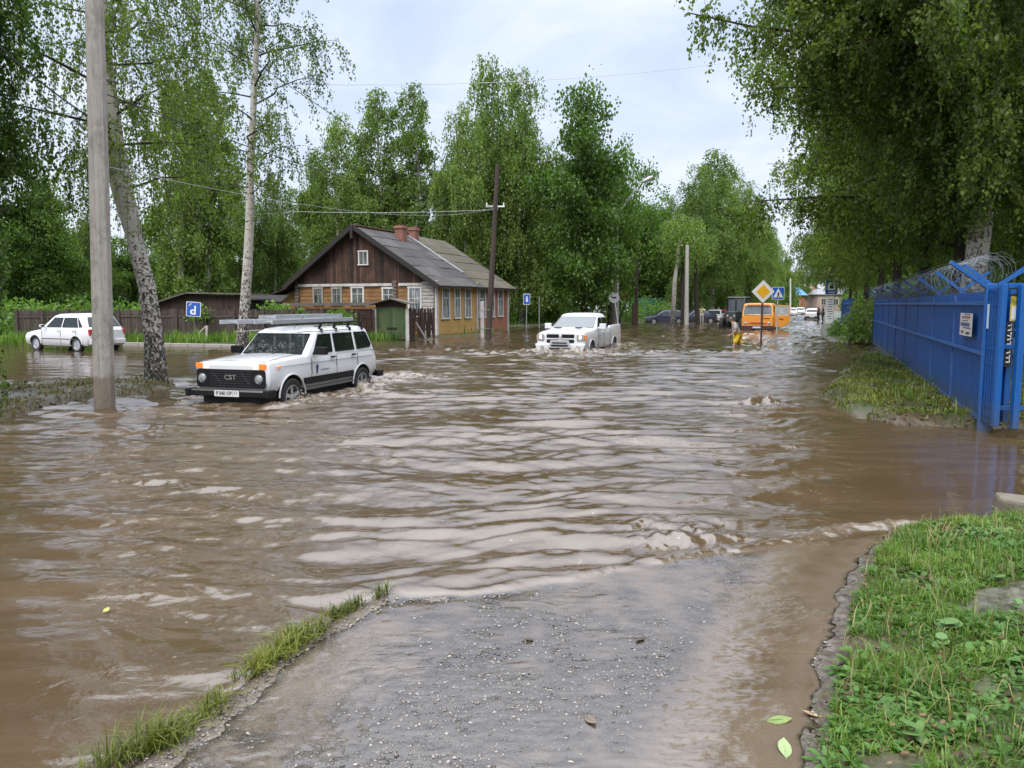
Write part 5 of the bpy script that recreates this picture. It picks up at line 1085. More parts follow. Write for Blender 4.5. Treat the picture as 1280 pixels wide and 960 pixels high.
# bare leaning birch stem by the blue car and dark trunks
for (px, py, D_, top, pxt, m_, r_, lb) in ((841, 405, 68, 300, 850, M_BIRCHBARK, .22, 'leaning bare lower stem of a birch before the blue car'), (853.5, 403, 69, 300, 856, M_BARK, .2, 'dark tree stem close beside the pale concrete pole'), (872, 402, 72, 310, 870, M_BARK, .22, 'dark tree stem at the tail of the blue car')):
    bb = AT(px, py, D_); r0 = thing('tree', lb, 'tree', bb); tt_ = AT(pxt, top, D_) - bb; b = MB(); b.tube([Vector((0, 0, -.4)), Vector((0, 0, .2)), tt_ * .5 + Vector((-.15, 0, 0)), tt_], [r_ * 1.3, r_, r_ * .8, r_ * .45], 9); b.build('trunk', m_, r0, smooth=60)
    rg = np.random.default_rng(int(px)); n = 1500; q = unit(rg.standard_normal((n, 3))) * (rg.random(n) ** .4)[:, None] * np.array([1.9, 1.7, 2.4]) + np.array(tuple(tt_)); A = unit(rg.normal(0, .6, (n, 3)) + np.array([0, 0, -.5])); S = unit(np.cross(A, rg.standard_normal((n, 3)))); l = .2 * (.7 + .6 * rg.random(n)); V, F = leaves_np(q, A, S, l, l * .7); np_mesh('crown', V, F, M_BIRCHFAR, r0, {'tint': np.repeat(rg.random(n), 4)})
# overhead wires
M_CABLE = mat('black_cable', (.02, .02, .022), .6); M_CABLEW = mat('pale_insulated_wire', (.55, .57, .60), .5)
def wire(label, a, b_, sag, r_, m, n=24, mid=None):
    a, b_ = Vector(a), Vector(b_); pts = [a.lerp(b_, k / n) - Vector((0, 0, sag * 4 * (k / n) * (1 - k / n))) for k in range(n + 1)]
    o = MB().tube(pts, r_, 5).build('overhead_wire', m, None, smooth=70, recalc=False); tag(o, label, 'wire')
wire('thick black cable running from the concrete pole towards the wooden pole by the house', AT(118, 112, D - .0), AT(619, 258, 42.0), .5, .011, M_CABLE)
wire('thin black cable from the top of the frame sloping down past the slender birch', AT(195, -10, 15), AT(620, 262, 42.0), .35, .009, M_CABLE)
wire('pale thin wire below the thick cable, reaching the wooden pole over the roof', AT(120, 205, D), AT(619, 260, 42.0), .6, .005, M_CABLEW)
wire('highest pale wire crossing the sky above the house to the right hand trees', AT(60, 92, 24), AT(1010, 62, 38), .85, .010, M_CABLEW)
wire('pale wire from the wooden pole running left above the house roof', AT(360, 264, 46), AT(618, 262, 42.0), .12, .009, M_CABLEW)
wire('black cable leaving the left edge behind the leaning birch', AT(-40, 20, 12), AT(118, 150, D), .1, .014, M_CABLE)
wire('thin dark wire from the wooden pole towards the street lamp', AT(622, 215, 42.0), AT(770, 300, 60), .5, .010, M_CABLE)

# ------------------------------------------------------------------ signs
M_SBLUE = mat('sign_blue', (.02, .10, .42), .35, var=.06); M_SYEL = mat('sign_amber', (.80, .42, .02), .35, var=.05); M_SBACK = mat('sign_back_grey', (.30, .31, .32), .5, .4)
def sq(s, r=.12, n=4, sx=1, sy=1):
    pts = []
    for cx_, cy_, a0 in ((1, 1, 0), (-1, 1, 90), (-1, -1, 180), (1, -1, 270)):
        for k in range(n + 1): a = R(a0 + 90 * k / n); pts.append((cx_ * (s * sx - r * s) + r * s * math.cos(a), cy_ * (s * sy - r * s) + r * s * math.sin(a)))
    return pts
def rot2(poly, a): c, s = math.cos(a), math.sin(a); return [(x * c - y * s, x * s + y * c) for x, y in poly]
def sign(name, label, basep, D_, pcx, pcy, layers, pole_r=.03, yaw=0, pm=None, top=None, cat='road sign'):
    bb = AT(basep[0], basep[1], D_); r0 = thing(name, label, cat, bb, 0); c = AT(pcx, pcy, D_) - bb
    b = MB(); b.tube([Vector((0, 0, -.4)), Vector((c.x, 0, c.z + (top or .2)))], pole_r, 10); b.build('post', pm or M_GREYP, r0, smooth=60)
    ax = Vector((math.cos(yaw), math.sin(yaw), 0)); out = Vector((math.sin(yaw), -math.cos(yaw), 0)); first = None
    for i, (nm, poly, m_) in enumerate(layers):
        b = MB(); o_ = Vector((c.x, 0, c.z)) + out * (pole_r + .004 + i * .006)
        polys = poly if isinstance(poly[0], list) else [poly]
        for pl_ in polys: b.prism(pl_, o_, ax, Zv, out, .005)
        ob = b.build(nm, m_, r0 if first is None else first); first = first or ob
    return r0
s_ = .50 * 34.8 / 34.8
figure = [[(-.02, .17), (.03, .19), (.06, .16), (.05, .11), (.0, .10), (-.03, .13)], [(-.04, .10), (.06, .10), (.05, -.05), (-.03, -.05)], [(-.03, -.04), (.05, -.04), (.13, -.22), (.08, -.24), (.01, -.10)], [(-.03, -.03), (.03, -.06), (-.06, -.24), (-.12, -.23)], [(-.04, .09), (-.01, .06), (-.11, -.03), (-.14, -.01)], [(.05, .09), (.12, -.01), (.10, -.03), (.02, .04)]]
sign('priority_road_sign', 'diamond shaped white and amber priority road sign on a dark post in the water', (951, 430), G(951, 430).y, 953.5, 364.5, [('panel', rot2(sq(.365, .10), R(45)), M_WHITE), ('amber_diamond', rot2(sq(.225, .14), R(45)), M_SYEL)], .045, pm=mat('dark_rusty_post', (.07, .05, .045), .7, .2, var=.3), top=.1)
Dc = G(971, 417).y; s = 7.6 / FPX * Dc
sign('pedestrian_crossing_sign', 'blue square pedestrian crossing sign with a white triangle beside the amber diamond', (971, 417), Dc, 972.5, 366.5, [('panel', sq(s, .1), M_WHITE), ('blue_field', sq(s * .93, .1), M_SBLUE), ('white_triangle', [(-s * .8, -s * .68), (s * .8, -s * .68), (0, s * .78)], M_WHITE), ('walking_figure', [[(x * s * 2.1, y * s * 2.1 - s * .14) for x, y in pl_] for pl_ in figure], M_BLACK)], .035)
Db = G(1041, 409).y; s = 8 / FPX * Db
bus = [[(-.45 * s, .30 * s), (.45 * s, .30 * s), (.45 * s, -.30 * s), (-.45 * s, -.30 * s)]]
sign('bus_stop_sign', 'blue and white bus stop sign on a grey post half hidden by leaves', (1039.5, 409), Db, 1039, 359, [('panel', sq(s, .06, 4, .98, 1.18), M_WHITE), ('blue_field', [sq(s * .9, .06, 4, 1, 1.16)], M_SBLUE), ('white_field', [[(-.6 * s, -.45 * s), (.6 * s, -.45 * s), (.6 * s, .75 * s), (-.6 * s, .75 * s)]], M_WHITE), ('bus_symbol', [[(-.28 * s, -.2 * s), (.28 * s, -.2 * s), (.28 * s, .3 * s), (-.28 * s, .3 * s)]], M_BLACK), ('white_arrow', [[(-.5 * s, -.85 * s), (.3 * s, -.85 * s), (.3 * s, -.72 * s), (-.5 * s, -.72 * s)], [(.3 * s, -.95 * s), (.6 * s, -.785 * s), (.3 * s, -.62 * s)]], M_WHITE)], .05)
# upside-down parking sign
Dp = 35.4; r0 = sign('parking_sign', 'blue disabled parking sign hanging upside down on a crooked thin post', (245, 428), Dp, 242.2, 386.5, [('panel', rot2(sq(.335, .14), R(-4)), M_WHITE), ('blue_field', rot2(sq(.305, .14), R(-4)), M_SBLUE)], .02, top=-.1, pm=M_FELT)
cc = AT(242.2, 386.5, Dp) - AT(245, 428, Dp); a = R(176)
text_mesh('letter', 'P', .56, M_WHITE, r0, basis((cc.x, -.045, cc.z - .02), (math.cos(a), 0, math.sin(a)), (-math.sin(a), 0, math.cos(a)), (0, -1, 0)), .003, .012)
b = MB(); b.tube([(cc.x - .13 + .05 * math.cos(k * .6), -.045, cc.z + .19 + .05 * math.sin(k * .6)) for k in range(9)], .009, 5); b.bar((cc.x - .12, -.045, cc.z + .24), (cc.x - .17, -.045, cc.z + .15), .01, .018); b.bar((cc.x - .12, -.045, cc.z + .24), (cc.x - .06, -.045, cc.z + .26), .01, .018); b.build('wheelchair_symbol', M_WHITE, r0)
s = .38
sign('walking_sign', 'small blue and white sign on a thin post right of the red house end', (658, 411), 58, 658.5, 374, [('panel', sq(.34, .1, 4, .75, 1.2), M_WHITE), ('blue_field', sq(.30, .1, 4, .75, 1.2), M_SBLUE), ('white_figure', [[(-.08, -.2), (.1, -.2), (.06, .22), (-.05, .22)]], M_WHITE)], .03)
sign('thin_metal_post', 'bare thin grey post between the walking sign and the maple', (674, 409), 58, 674, 372, [], .03, cat='post', top=.1)
sign('pedestrian_crossing_sign', 'small blue pedestrian sign just above the roof of the white pickup', (739, 400), 62, 739.5, 377.5, [('panel', [sq(.35, .1), [(.0, .1), (.38, .1), (.38, .6), (.0, .6)]], M_SBLUE), ('white_triangle', [(-.3, -.28), (.3, -.28), (0, .28)], M_WHITE)], .03)
Dr = 55; sign('round_sign_back', 'grey back of a round road sign behind the white pickup', (773.5, 404), Dr, 767.5, 372, [('panel', [(.38 * math.cos(k * .314), .38 * math.sin(k * .314)) for k in range(20)], M_SBACK), ('bracket', [[(-.16, -.06), (.16, -.06), (.16, .06), (-.16, .06)]], M_BLACK)], .04, yaw=0)
sign('red_round_sign', 'small red round road sign under the trees behind the round grey one', (780, 402), 74, 780.5, 368.5, [('panel', [(.30 * math.cos(k * .314), .30 * math.sin(k * .314)) for k in range(20)], mat('sign_red', (.50, .05, .03), .4)), ('bar', [[(-.2, -.05), (.2, -.05), (.2, .05), (-.2, .05)]], M_INKR)], .03)
# notice stand at the right verge
D_ = 60; nsr = thing('notice_stand', 'tall white notice stand with dark lettering lines at the right verge', 'notice board', AT(1036, 405, D_)); b = MB(); w2 = 4.8 / FPX * D_; hgt = 33 / FPX * D_; b.box((0, 0, hgt * .52), (w2 * 2, .12, hgt)); b.build('panel', M_WHITE, nsr, bevel=.02); b = MB(); b.tube([(-w2, 0, -.2), (-w2, 0, hgt * 1.05)], .04, 6); b.tube([(w2, 0, -.2), (w2, 0, hgt * 1.05)], .04, 6); b.build('frame', M_GREYP, nsr); b = MB()
for i in range(9): b.box((random.uniform(-.05, .05), -.065, hgt * (.92 - i * .09)), (w2 * random.uniform(.9, 1.5), .006, .05))
b.build('lettering', M_INKB, nsr)
# far shop with red walls and a blue roof, pink houses beyond
def far_house(label, px0, px1, pyt, pyr, D_, wm, rm, gable=False):
    a, bq = AT(px0, 380, D_).x, AT(px1, 380, D_).x; w_ = bq - a; h = AT(px0, pyt, D_).z; hr = AT(px0, pyr, D_).z; r0 = thing('far_building', label, 'building', ((a + bq) / 2, D_, 0)); b = MB(); b.box((0, 6, h / 2), (w_, 12, h)); b.build('wall', wm, r0)
    if gable: b = MB(); b.prism([(-w_ / 2 - .5, h), (w_ / 2 + .5, h), (0, hr)], (0, -.5, 0), X, Zv, Y, 13)
    else: b = MB(); b.add([(-w_ / 2 - .5, -.6, h), (w_ / 2 + .5, -.6, h), (w_ / 2 + .5, 12.6, h), (-w_ / 2 - .5, 12.6, h), (-w_ / 2 + 1.5, 5, hr), (w_ / 2 - .5, 5, hr)], [(0, 1, 5, 4), (1, 2, 5), (2, 3, 4, 5), (3, 0, 4), (0, 3, 2, 1)])
    b.build('roof', rm, r0); n = max(2, int(w_ / 3))
    for i in range(n): win(r0, (-w_ / 2 + w_ * (i + .5) / n, -.0, h * .55), X, -Y, w_ / n * .4, h * .35, M_WFW, M_PANED, .12, 'two')
    return r0
far_house('distant low red shop with a bright blue roof at the end of the street', 962, 1006, 369, 355.5, 190, mat('red_shop_wall', (.34, .11, .07), .8, var=.2), mat('bright_blue_roof', (.06, .22, .52), .5, var=.1))
far_house('distant pale pink gabled house right of the blue roofed shop', 1006, 1024, 369, 358, 215, mat('pink_wall', (.50, .34, .28), .8, var=.2), mat('dull_red_roof', (.30, .15, .11), .7), True)
far_house('distant orange brick house under the right hand trees', 1022, 1052, 368, 361, 205, mat('orange_wall', (.40, .30, .24), .8, var=.2), mat('grey_far_roof', (.25, .25, .26), .7))
far_house('pale multi storey block glimpsed between birches left of the house', 366, 392, 300, 296, 190, mat('pale_block_wall', (.55, .58, .62), .7, var=.08), mat('flat_roof', (.3, .3, .3), .8))
o = MB().box((0, 0, 1.1), (9, .1, 2.2)).build('green_hoarding', mat('teal_sheet', (.03, .12, .10), .6, var=.15), None); p = AT(838, 380, 90); o.location = (p.x, 90, .3); tag(o, 'teal green sheet fence behind the blue parked car', 'fence')
# ------------------------------------------------------------------ vehicles
def paint(name, col, rough=.28, dirt=.25, coat=.6):
    m, nt = nmat(name); v = coords(nt, 'Object'); g = N(nt, 'ShaderNodeSeparateXYZ'); L(nt, v, g.inputs[0]); n1 = noise(nt, v, 5, 6, .7)
    lo = ramp(nt, mathn(nt, 'ADD', g.outputs[2], mathn(nt, 'MULTIPLY', n1, .3)), [(.40, 1), (.95, 0)])
    c = mixc(nt, mathn(nt, 'MULTIPLY', lo, dirt * 2), col, (.25, .20, .15)); drops = noise(nt, v, 90, 2, .5)
    principled(nt, c, mathn(nt, 'MULTIPLY_ADD', lo, .3, rough), 0, bump(nt, ramp(nt, drops, [(.6, 0), (.68, 1)]), .25, .002), .5, coat); return m
M_CARW = paint('white_car_paint', (.70, .71, .72)); M_CARW2 = paint('white_car_paint_clean', (.70, .71, .73), dirt=.22)
M_TRIM = mat('black_plastic', (.008, .008, .009), .6, var=.15, spec=.25); M_RUB = mat('tyre_rubber', (.018, .018, .018), .8, var=.2); M_RIM = mat('alloy_rim', (.55, .56, .58), .3, .7, var=.06); M_CHROME = mat('chrome', (.7, .7, .72), .15, 1.0, var=.02)
M_GLASSC = glass_mat('car_glass', (.012, .017, .016), .02); M_GLASSW = glass_mat('windscreen_glass', (.022, .030, .030), .02); M_SEAM = mat('panel_gap', (.10, .10, .10), .7)
M_LAMP = mat('lamp_lens', (.30, .31, .31), .12, var=.2, scale=20, coat=1); M_LAMPON = mat('lit_lamp', (.9, .85, .7), .2, emit=(1, .84, .60), es=1.2); M_ORANGE = mat('orange_lens', (.75, .16, .02), .2, emit=(1, .25, .04), es=.35, coat=1); M_REDL = mat('red_lens', (.45, .02, .015), .2, coat=1)
M_PLATE = mat('number_plate', (.62, .62, .60), .5); M_INT = mat('arch_lining', (.012, .012, .012), .9)
def bake_bool(o, cutters):
    for c in cutters:
        md = o.modifiers.new('x', 'BOOLEAN'); md.operation = 'DIFFERENCE'; md.object = c; md.solver = 'EXACT'
    bpy.context.view_layer.update(); dg = bpy.context.evaluated_depsgraph_get(); me = bpy.data.meshes.new_from_object(o.evaluated_get(dg)); o.modifiers.clear(); o.data = me
    for c in cutters: bpy.data.objects.remove(c)
def cutter(x, y, z, r_, w_):
    b = MB(); b.lathe([(0.001, -w_ / 2), (r_, -w_ / 2), (r_, w_ / 2), (0.001, w_ / 2)], 'y', 32, (x, y, z)); return b.build('cut', M_INT, None)
def section(x, zb, zt, hw, crown=.03, tumble=.0, rnd=.05):
    h = zt - zb; P = [(0, zb), (hw * .80, zb), (hw * .93, zb + .03), (hw * .985, zb + .12), (hw, zb + h * .45), (hw * (1 - tumble * .3), zb + h * .70), (hw * (1 - tumble) - .004, zt - rnd), (hw * (1 - tumble) - rnd * .35, zt - rnd * .28), (hw * (1 - tumble) - rnd, zt), (hw * .5, zt + crown * .75), (0, zt + crown)]
    return [Vector((x, y, z)) for y, z in P] + [Vector((x, -y, z)) for y, z in reversed(P[1:-1])]
class Car:
    def __init__(s, name, label, cat, pm, group=None):
        s.root = thing(name, label, cat, (0, 0, 0), 0, group); s.pm = pm
    def part(s, b, name, m, parent=None, **k): return b.build(name, m, parent or s.root, **k)
    def body(s, st, axles, wr, tr, gh=None, arch=.07, bed=None):
        b = MB(); b.loft([section(*q) for q in st]); s.bodyo = s.part(b, 'body', [s.pm, M_INT], None)
        cs = []
        for x in axles:
            for y in (-tr, tr): cs.append(cutter(x, y, wr, wr + arch, .62))
        if bed: bb = MB(); bb.box(*bed); cs.append(bb.build('cut', M_INT, None))
        bake_bool(s.bodyo, cs); me = s.bodyo.data
        me.polygons.foreach_set('use_smooth', [True] * len(me.polygons)); me.set_sharp_from_angle(angle=R(38))
        bv = s.bodyo.modifiers.new('b', 'BEVEL'); bv.width = .012; bv.segments = 2; bv.limit_method = 'ANGLE'; bv.angle_limit = R(40); bv.harden_normals = False
        # arch lips
        for x in axles:
            for sd in (-1, 1):
                b = MB(); r_ = wr + arch; hw = s.hw(x); pts = []; 
                for k in range(17):
                    a = R(4 + 172 * k / 16); pts.append((x + (r_ + .012) * math.cos(a), sd * (hw + .004), wr + (r_ + .012) * math.sin(a)))
                b.tube(pts, .016, 6); s.part(b, 'arch_lip', s.lip, s.bodyo, smooth=60)
    lip = None
    def hw(s, x): return s._hw
    def cabin(s, rings, m=None, name='cabin'):
        """rings: (z, xf, xr, hw, corner)"""
        s.rings = rings; b = MB(); R_ = []
        for z, xf, xr, hw, cr in rings:
            r1 = []
            for cx_, cy_, a0 in ((xf - cr, hw - cr, 0), (xr + cr, hw - cr, 90), (xr + cr, -hw + cr, 180), (xf - cr, -hw + cr, 270)):
                for k in range(6): a = R(a0 + 18 * k); r1.append(Vector((cx_ + cr * math.cos(a), cy_ + cr * math.sin(a), z)))
            R_.append(r1)
        b.loft(R_); s.cab = s.part(b, name, m or s.pm, s.bodyo, smooth=50)
    def lerp(s, z):
        a, b = s.rings[0], s.rings[1]; t = (z - a[0]) / (b[0] - a[0]); return [a[i] + (b[i] - a[i]) * t for i in range(4)]
    def side_glass(s, poly, m=None, name='window', off=.006):
        for sd in (-1, 1):
            P = []; Q = []
            for x, z in poly: hw = s.lerp(z)[3]; P.append(Vector((x, sd * (hw + off), z))); Q.append(Vector((x, sd * (hw - .03), z)))
            b = MB(); n = len(P); b.add(P + Q, [tuple(range(n)), tuple(range(2 * n - 1, n - 1, -1))] + [(i, (i + 1) % n, n + (i + 1) % n, n + i) for i in range(n)]); g = s.part(b, name, m or M_GLASSC, s.bodyo)
            b = MB(); c = sum(P, Vector()) / n; b.tube([p + Vector((0, sd * .003, 0)) for p in P + [P[0]]], .009, 5, cap=False); s.part(b, 'window_seal', M_TRIM, g)
    def end_glass(s, z0, z1, w0, w1, front=True, m=None, name='windscreen', off=.006):
        P = []
        N_ = 6
        for z, w_ in ((z0, w0), (z1, w1)):
            q = s.lerp(z); x = q[1] if front else q[2]
            row = []
            for k in range(N_ + 1): y = -w_ + 2 * w_ * k / N_; row.append(Vector((x + (off if front else -off) , y, z)))
            P.append(row)
        b = MB(); sg = 1 if front else -1; V = P[0] + P[1] + [p - Vector((sg * .03, 0, 0)) for p in P[0]] + [p - Vector((sg * .03, 0, 0)) for p in P[1]]; n = N_ + 1
        fs = [(k, k + 1, n + k + 1, n + k) for k in range(N_)] + [(2 * n + k + 1, 2 * n + k, 3 * n + k, 3 * n + k + 1) for k in range(N_)] + [(0, n, 3 * n, 2 * n), (n - 1, 3 * n - 1, 4 * n - 1, 2 * n - 1)] + [(k + 1, k, 2 * n + k, 2 * n + k + 1) for k in range(N_)] + [(n + k, n + k + 1, 3 * n + k + 1, 3 * n + k) for k in range(N_)]
        b.add(V, fs); g = s.part(b, name, m or M_GLASSW, s.bodyo); b = MB(); b.tube([P[0][0], P[0][-1], P[1][-1], P[1][0], P[0][0]], .011, 5); s.part(b, 'window_seal', M_TRIM, g); return g
    def wheels(s, axles, wr, tr, spokes=5, tw=.19, rimr=.66, hubcap=False):
        for x in axles:
            for sd in (-1, 1):
                ri = wr * rimr; b = MB(); w2 = tw / 2
                b.lathe([(ri, -w2 * .8), (wr * .90, -w2), (wr * .985, -w2 * .8), (wr, -w2 * .5), (wr, w2 * .5), (wr * .985, w2 * .8), (wr * .90, w2), (ri, w2 * .8)], 'y', 36, (x, sd * tr, wr), close=True)
                for k in range(36): a = 2 * math.pi * k / 36; b.box((x + wr * math.cos(a), sd * tr, wr + wr * math.sin(a)), (.018, tw * .8, .02), (0, -a, 0))
                t = s.part(b, 'wheel', M_RUB, smooth=40); b = MB(); o_ = sd * (tr + w2 * .55)
                b.lathe([(ri, -.05), (ri, .03), (ri * .93, .035), (ri * .90, .0), (ri * .90, -.06)], 'y', 30, (x, o_, wr))
                dpt = .02
                if hubcap: b.lathe([(0.001, dpt * sd), (ri * .3, dpt * sd), (ri * .88, .0), (ri * .9, -.01)], 'y', 30, (x, o_, wr))
                for k in range(spokes):
                    a = 2 * math.pi * k / spokes + .3; c, q = math.cos(a), math.sin(a); p0 = Vector((x + c * ri * .12, o_ + sd * .012, wr + q * ri * .12)); p1 = Vector((x + c * ri * .92, o_ + sd * .004, wr + q * ri * .92))
                    b.bar(p0, p1, ri * .17 if not hubcap else ri * .1, .03) if False else b.prism([(ri * .1, -ri * .13), (ri * .92, -ri * .17), (ri * .92, ri * .17), (ri * .1, ri * .13)], (x, o_ - .012, wr), (c, 0, q), (-q, 0, c), (0, 1, 0), .028)
                b.lathe([(0.001, .022 * sd), (ri * .16, .02 * sd), (ri * .2, -.01)], 'y', 16, (x, o_, wr)); s.part(b, 'rim', M_RIM, t, smooth=40)
                b = MB(); b.lathe([(0.001, 0), (ri * .9, 0)], 'y', 24, (x, o_ - sd * .05, wr)); s.part(b, 'brake_disc', M_INT, t, recalc=False)
    def mirror(s, x, z, hw, m, sz=(.10, .20, .13)):
        for sd in (-1, 1):
            b = MB(); b.bar((x, sd * (hw - .02), z - .03), (x, sd * (hw + .10), z), .04, .05); b.box((x + .01, sd * (hw + .06 + sz[1] / 2), z + .03), sz); mo = s.part(b, 'mirror', m, bevel=.04, seg=4)
            b = MB(); b.box((x - sz[0] / 2 - .002, sd * (hw + .06 + sz[1] / 2), z + .03), (.006, sz[1] * .85, sz[2] * .8)); s.part(b, 'mirror_glass', M_CHROME, mo)
    def handles(s, pts, hw, m=None):
        for x, z in pts:
            for sd in (-1, 1): b = MB(); b.box((x, sd * (hw + .014), z), (.17, .03, .035)); s.part(b, 'door_handle', m or M_TRIM, bevel=.01)
    def seams(s, xs, z0, z1, hw):
        for x in xs:
            for sd in (-1, 1): b = MB(); b.box((x, sd * (hw - .004), (z0 + z1) / 2), (.008, .012, z1 - z0)); s.part(b, 'door_seam', M_SEAM, s.bodyo)
    def place(s, c, heading, z):
        s.root.location = (c.x, c.y, z); s.root.rotation_euler = (0, 0, math.atan2(heading.y, heading.x)); return s.root
def rrect(w_, h_, r_, n=4, cx=0, cy_=0): return [(cx + x, cy_ + y) for x, y in sq(1, r_ / max(w_, h_) * 2, n, w_ / 2, h_ / 2)] if False else _rr(w_, h_, r_, n, cx, cy_)
def _rr(w_, h_, r_, n, cx, cy_):
    P = []
    for sx, sy, a0 in ((1, 1, 0), (-1, 1, 90), (-1, -1, 180), (1, -1, 270)):
        for k in range(n + 1): a = R(a0 + 90 * k / n); P.append((cx + sx * (w_ / 2 - r_) + r_ * math.cos(a), cy_ + sy * (h_ / 2 - r_) + r_ * math.sin(a)))
    return P
YN = Vector((0, 1, 0))
def plate(car, x, z, txt, front=True, reg=None, w_=.52):
    sg = 1 if front else -1; b = MB(); b.prism(_rr(w_, .115, .012, 3, 0, 0), (x, 0, z), (0, sg, 0), Zv, (sg, 0, 0), .008); p = car.part(b, 'number_plate', M_PLATE)
    b = MB(); b.prism(_rr(w_ + .02, .135, .014, 3, 0, 0), (x - sg * .004, 0, z), (0, sg, 0), Zv, (sg, 0, 0), .006); car.part(b, 'plate_frame', M_TRIM, p)
    if txt: text_mesh('lettering', txt, .098, M_BLACK, p, basis((x + sg * .0095, -.055 if reg else 0, z - .003), (0, sg, 0), (0, 0, 1), (sg, 0, 0)), .001, .002, .86)
    if reg: text_mesh('lettering', reg, .075, M_BLACK, p, basis((x + sg * .0095, sg * .19, z + .012), (0, sg, 0), (0, 0, 1), (sg, 0, 0)), .001, .002, .9); b = MB(); b.box((x + .009, .135 * sg, z), (.003, .004, .11)); car.part(b, 'divider', M_BLACK, p)
# ---- the white estate car (long boxy off-roader)
c = Car('estate_car', 'white boxy estate car with black grille and ladders on its roof, driving through the flood', 'car', M_CARW); c._hw = .815; c.lip = M_CARW
ax = (1.33, -1.37); wr = .345
c.body([(2.02, .56, .95, .74, .02, .02, .04), (1.97, .50, 1.0, .79, .03, .03, .05), (1.80, .47, 1.03, .81, .03, .05, .06), (.75, .45, 1.08, .815, .035, .05, .06), (.2, .45, 1.07, .815, .02, .05, .05), (-1.85, .45, 1.06, .815, .02, .05, .05), (-2.06, .50, 1.04, .80, .02, .05, .05), (-2.12, .58, 1.0, .76, .02, .05, .05)], ax, wr, .70)
c.cabin([(1.05, .80, -2.08, .765, .10), (1.50, .30, -1.90, .665, .10), (1.565, .16, -1.84, .62, .14), (1.60, -.05, -1.70, .50, .2), (1.615, -.4, -1.4, .3, .2)])
c.side_glass([(.50, 1.10), (-.22, 1.10), (-.27, 1.46), (.19, 1.46)]); c.side_glass([(-.34, 1.10), (-1.12, 1.10), (-1.14, 1.46), (-.36, 1.46)]); c.side_glass([(-1.25, 1.10), (-1.84, 1.12), (-1.90, 1.17), (-1.78, 1.43), (-1.72, 1.46), (-1.25, 1.46)])
c.end_glass(1.10, 1.475, .66, .60); c.end_glass(1.12, 1.44, .6, .54, front=False, name='rear_window')
c.wheels(ax, wr, .735, 5, .20); c.mirror(.52, 1.13, .78, M_TRIM, (.12, .24, .15)); c.handles([(-.16, 1.0), (-1.02, 1.0)], .80); c.seams((.66, -.30, -1.18), .52, 1.03, .817)
for sd in (-1, 1): b = MB(); b.box((-.02, sd * .818, .60), (1.92, .014, .13)); c.part(b, 'side_cladding', M_TRIM, c.bodyo, bevel=.004)
b = MB()
for sd in (-1, 1): b.box((0, sd * .812, .93), (3.7, .008, .008)); b.box((0, sd * .815, .45), (1.9, .03, .05))
c.part(b, 'crease_line', M_SEAM, c.bodyo)
b = MB(); b.prism(_rr(1.46, .33, .06, 5, 0, 0), (2.015, 0, .73), YN, Zv, X, .025); gr_ = c.part(b, 'grille', M_TRIM, bevel=.006)
b = MB()
for k in range(7): b.box((2.044, 0, .60 + .043 * k), (.008, .86, .008))
for y in (-.30, .30): b.bar((2.045, y - .07, .84), (2.045, y + .10, .64), .008, .010)
c.part(b, 'grille_slat', mat('dark_slat', (.04, .04, .042), .5), gr_)
text_mesh('emblem', 'CST', .12, M_CHROME, gr_, basis((2.045, 0, .75), (0, 1, 0), (0, 0, 1), (1, 0, 0)), .004, .002, 1.2)
for sd in (-1, 1):
    b = MB(); b.lathe([(.001, .028), (.045, .026), (.070, .014), (.076, 0), (.086, .014), (.086, -.02)], 'x', 24, (2.035, sd * .60, .735)); c.part(b, 'headlight', M_LAMP, smooth=50)
    b = MB(); b.prism(_rr(.15, .10, .012, 3, 0, 0), (2.0, sd * .665, .955), YN, Zv, X, .035); tl_ = c.part(b, 'turn_signal', M_ORANGE, bevel=.006); b = MB(); b.prism(_rr(.10, .095, .012, 3, 0, 0), (2.0, sd * .53, .955), YN, Zv, X, .034); c.part(b, 'parking_light', M_LAMPON, tl_, bevel=.006)
    b = MB(); b.box((1.72, sd * .812, .93), (.10, .03, .04)); c.part(b, 'side_repeater', M_ORANGE, bevel=.012)
    b = MB(); b.box((-2.13, sd * .68, .85), (.04, .13, .3)); c.part(b, 'tail_light', M_REDL, bevel=.01)
b = MB(); b.box((2.10, 0, .475), (.10, 1.62, .13)); b.box((2.06, .84, .475), (.24, .09, .14)); b.box((2.06, -.84, .475), (.24, .09, .14)); bp_ = c.part(b, 'bumper', M_TRIM, bevel=.02); b = MB(); b.box((2.15, 0, .525), (.012, 1.5, .035)); c.part(b, 'bumper_strip', M_CHROME, bp_)
b = MB(); b.box((-2.2, 0, .5), (.10, 1.62, .13)); b.box((-2.16, .84, .5), (.2, .09, .14)); b.box((-2.16, -.84, .5), (.2, .09, .14)); c.part(b, 'bumper', M_TRIM, bevel=.02)
b = MB(); b.box((0, 0, .36), (3.6, 1.3, .2)); b.box((2.0, 0, .36), (.06, 1.2, .14)); c.part(b, 'underbody', M_INT)
b = MB()
for sd in (-1, 1): b.box((1.33 - .42, sd * .70, .3), (.015, .2, .24)); b.box((-1.37 - .42, sd * .70, .3), (.015, .2, .3))
c.part(b, 'mud_flap', M_RUB)
plate(c, 2.155, .475, 'P 040 OP', True, '11')
b = MB()
for sd, (ya, yb) in ((1, (.05, .55)), (-1, (-.60, -.08))): b.tube([(.86, ya, 1.105), (.74, (ya + yb) / 2 + .05, 1.19), (.70, yb, 1.215)], .008, 5)
c.part(b, 'wiper', M_TRIM); b = MB(); b.box((.60, 0, 1.28), (.012, .012, .4)); c.part(b, 'reflection_post', M_GREYP, c.bodyo) if False else None
b = MB(); b.box((1.35, 0, 1.095), (1.1, .008, .004), (0, R(2.5), 0)); 
b = MB()
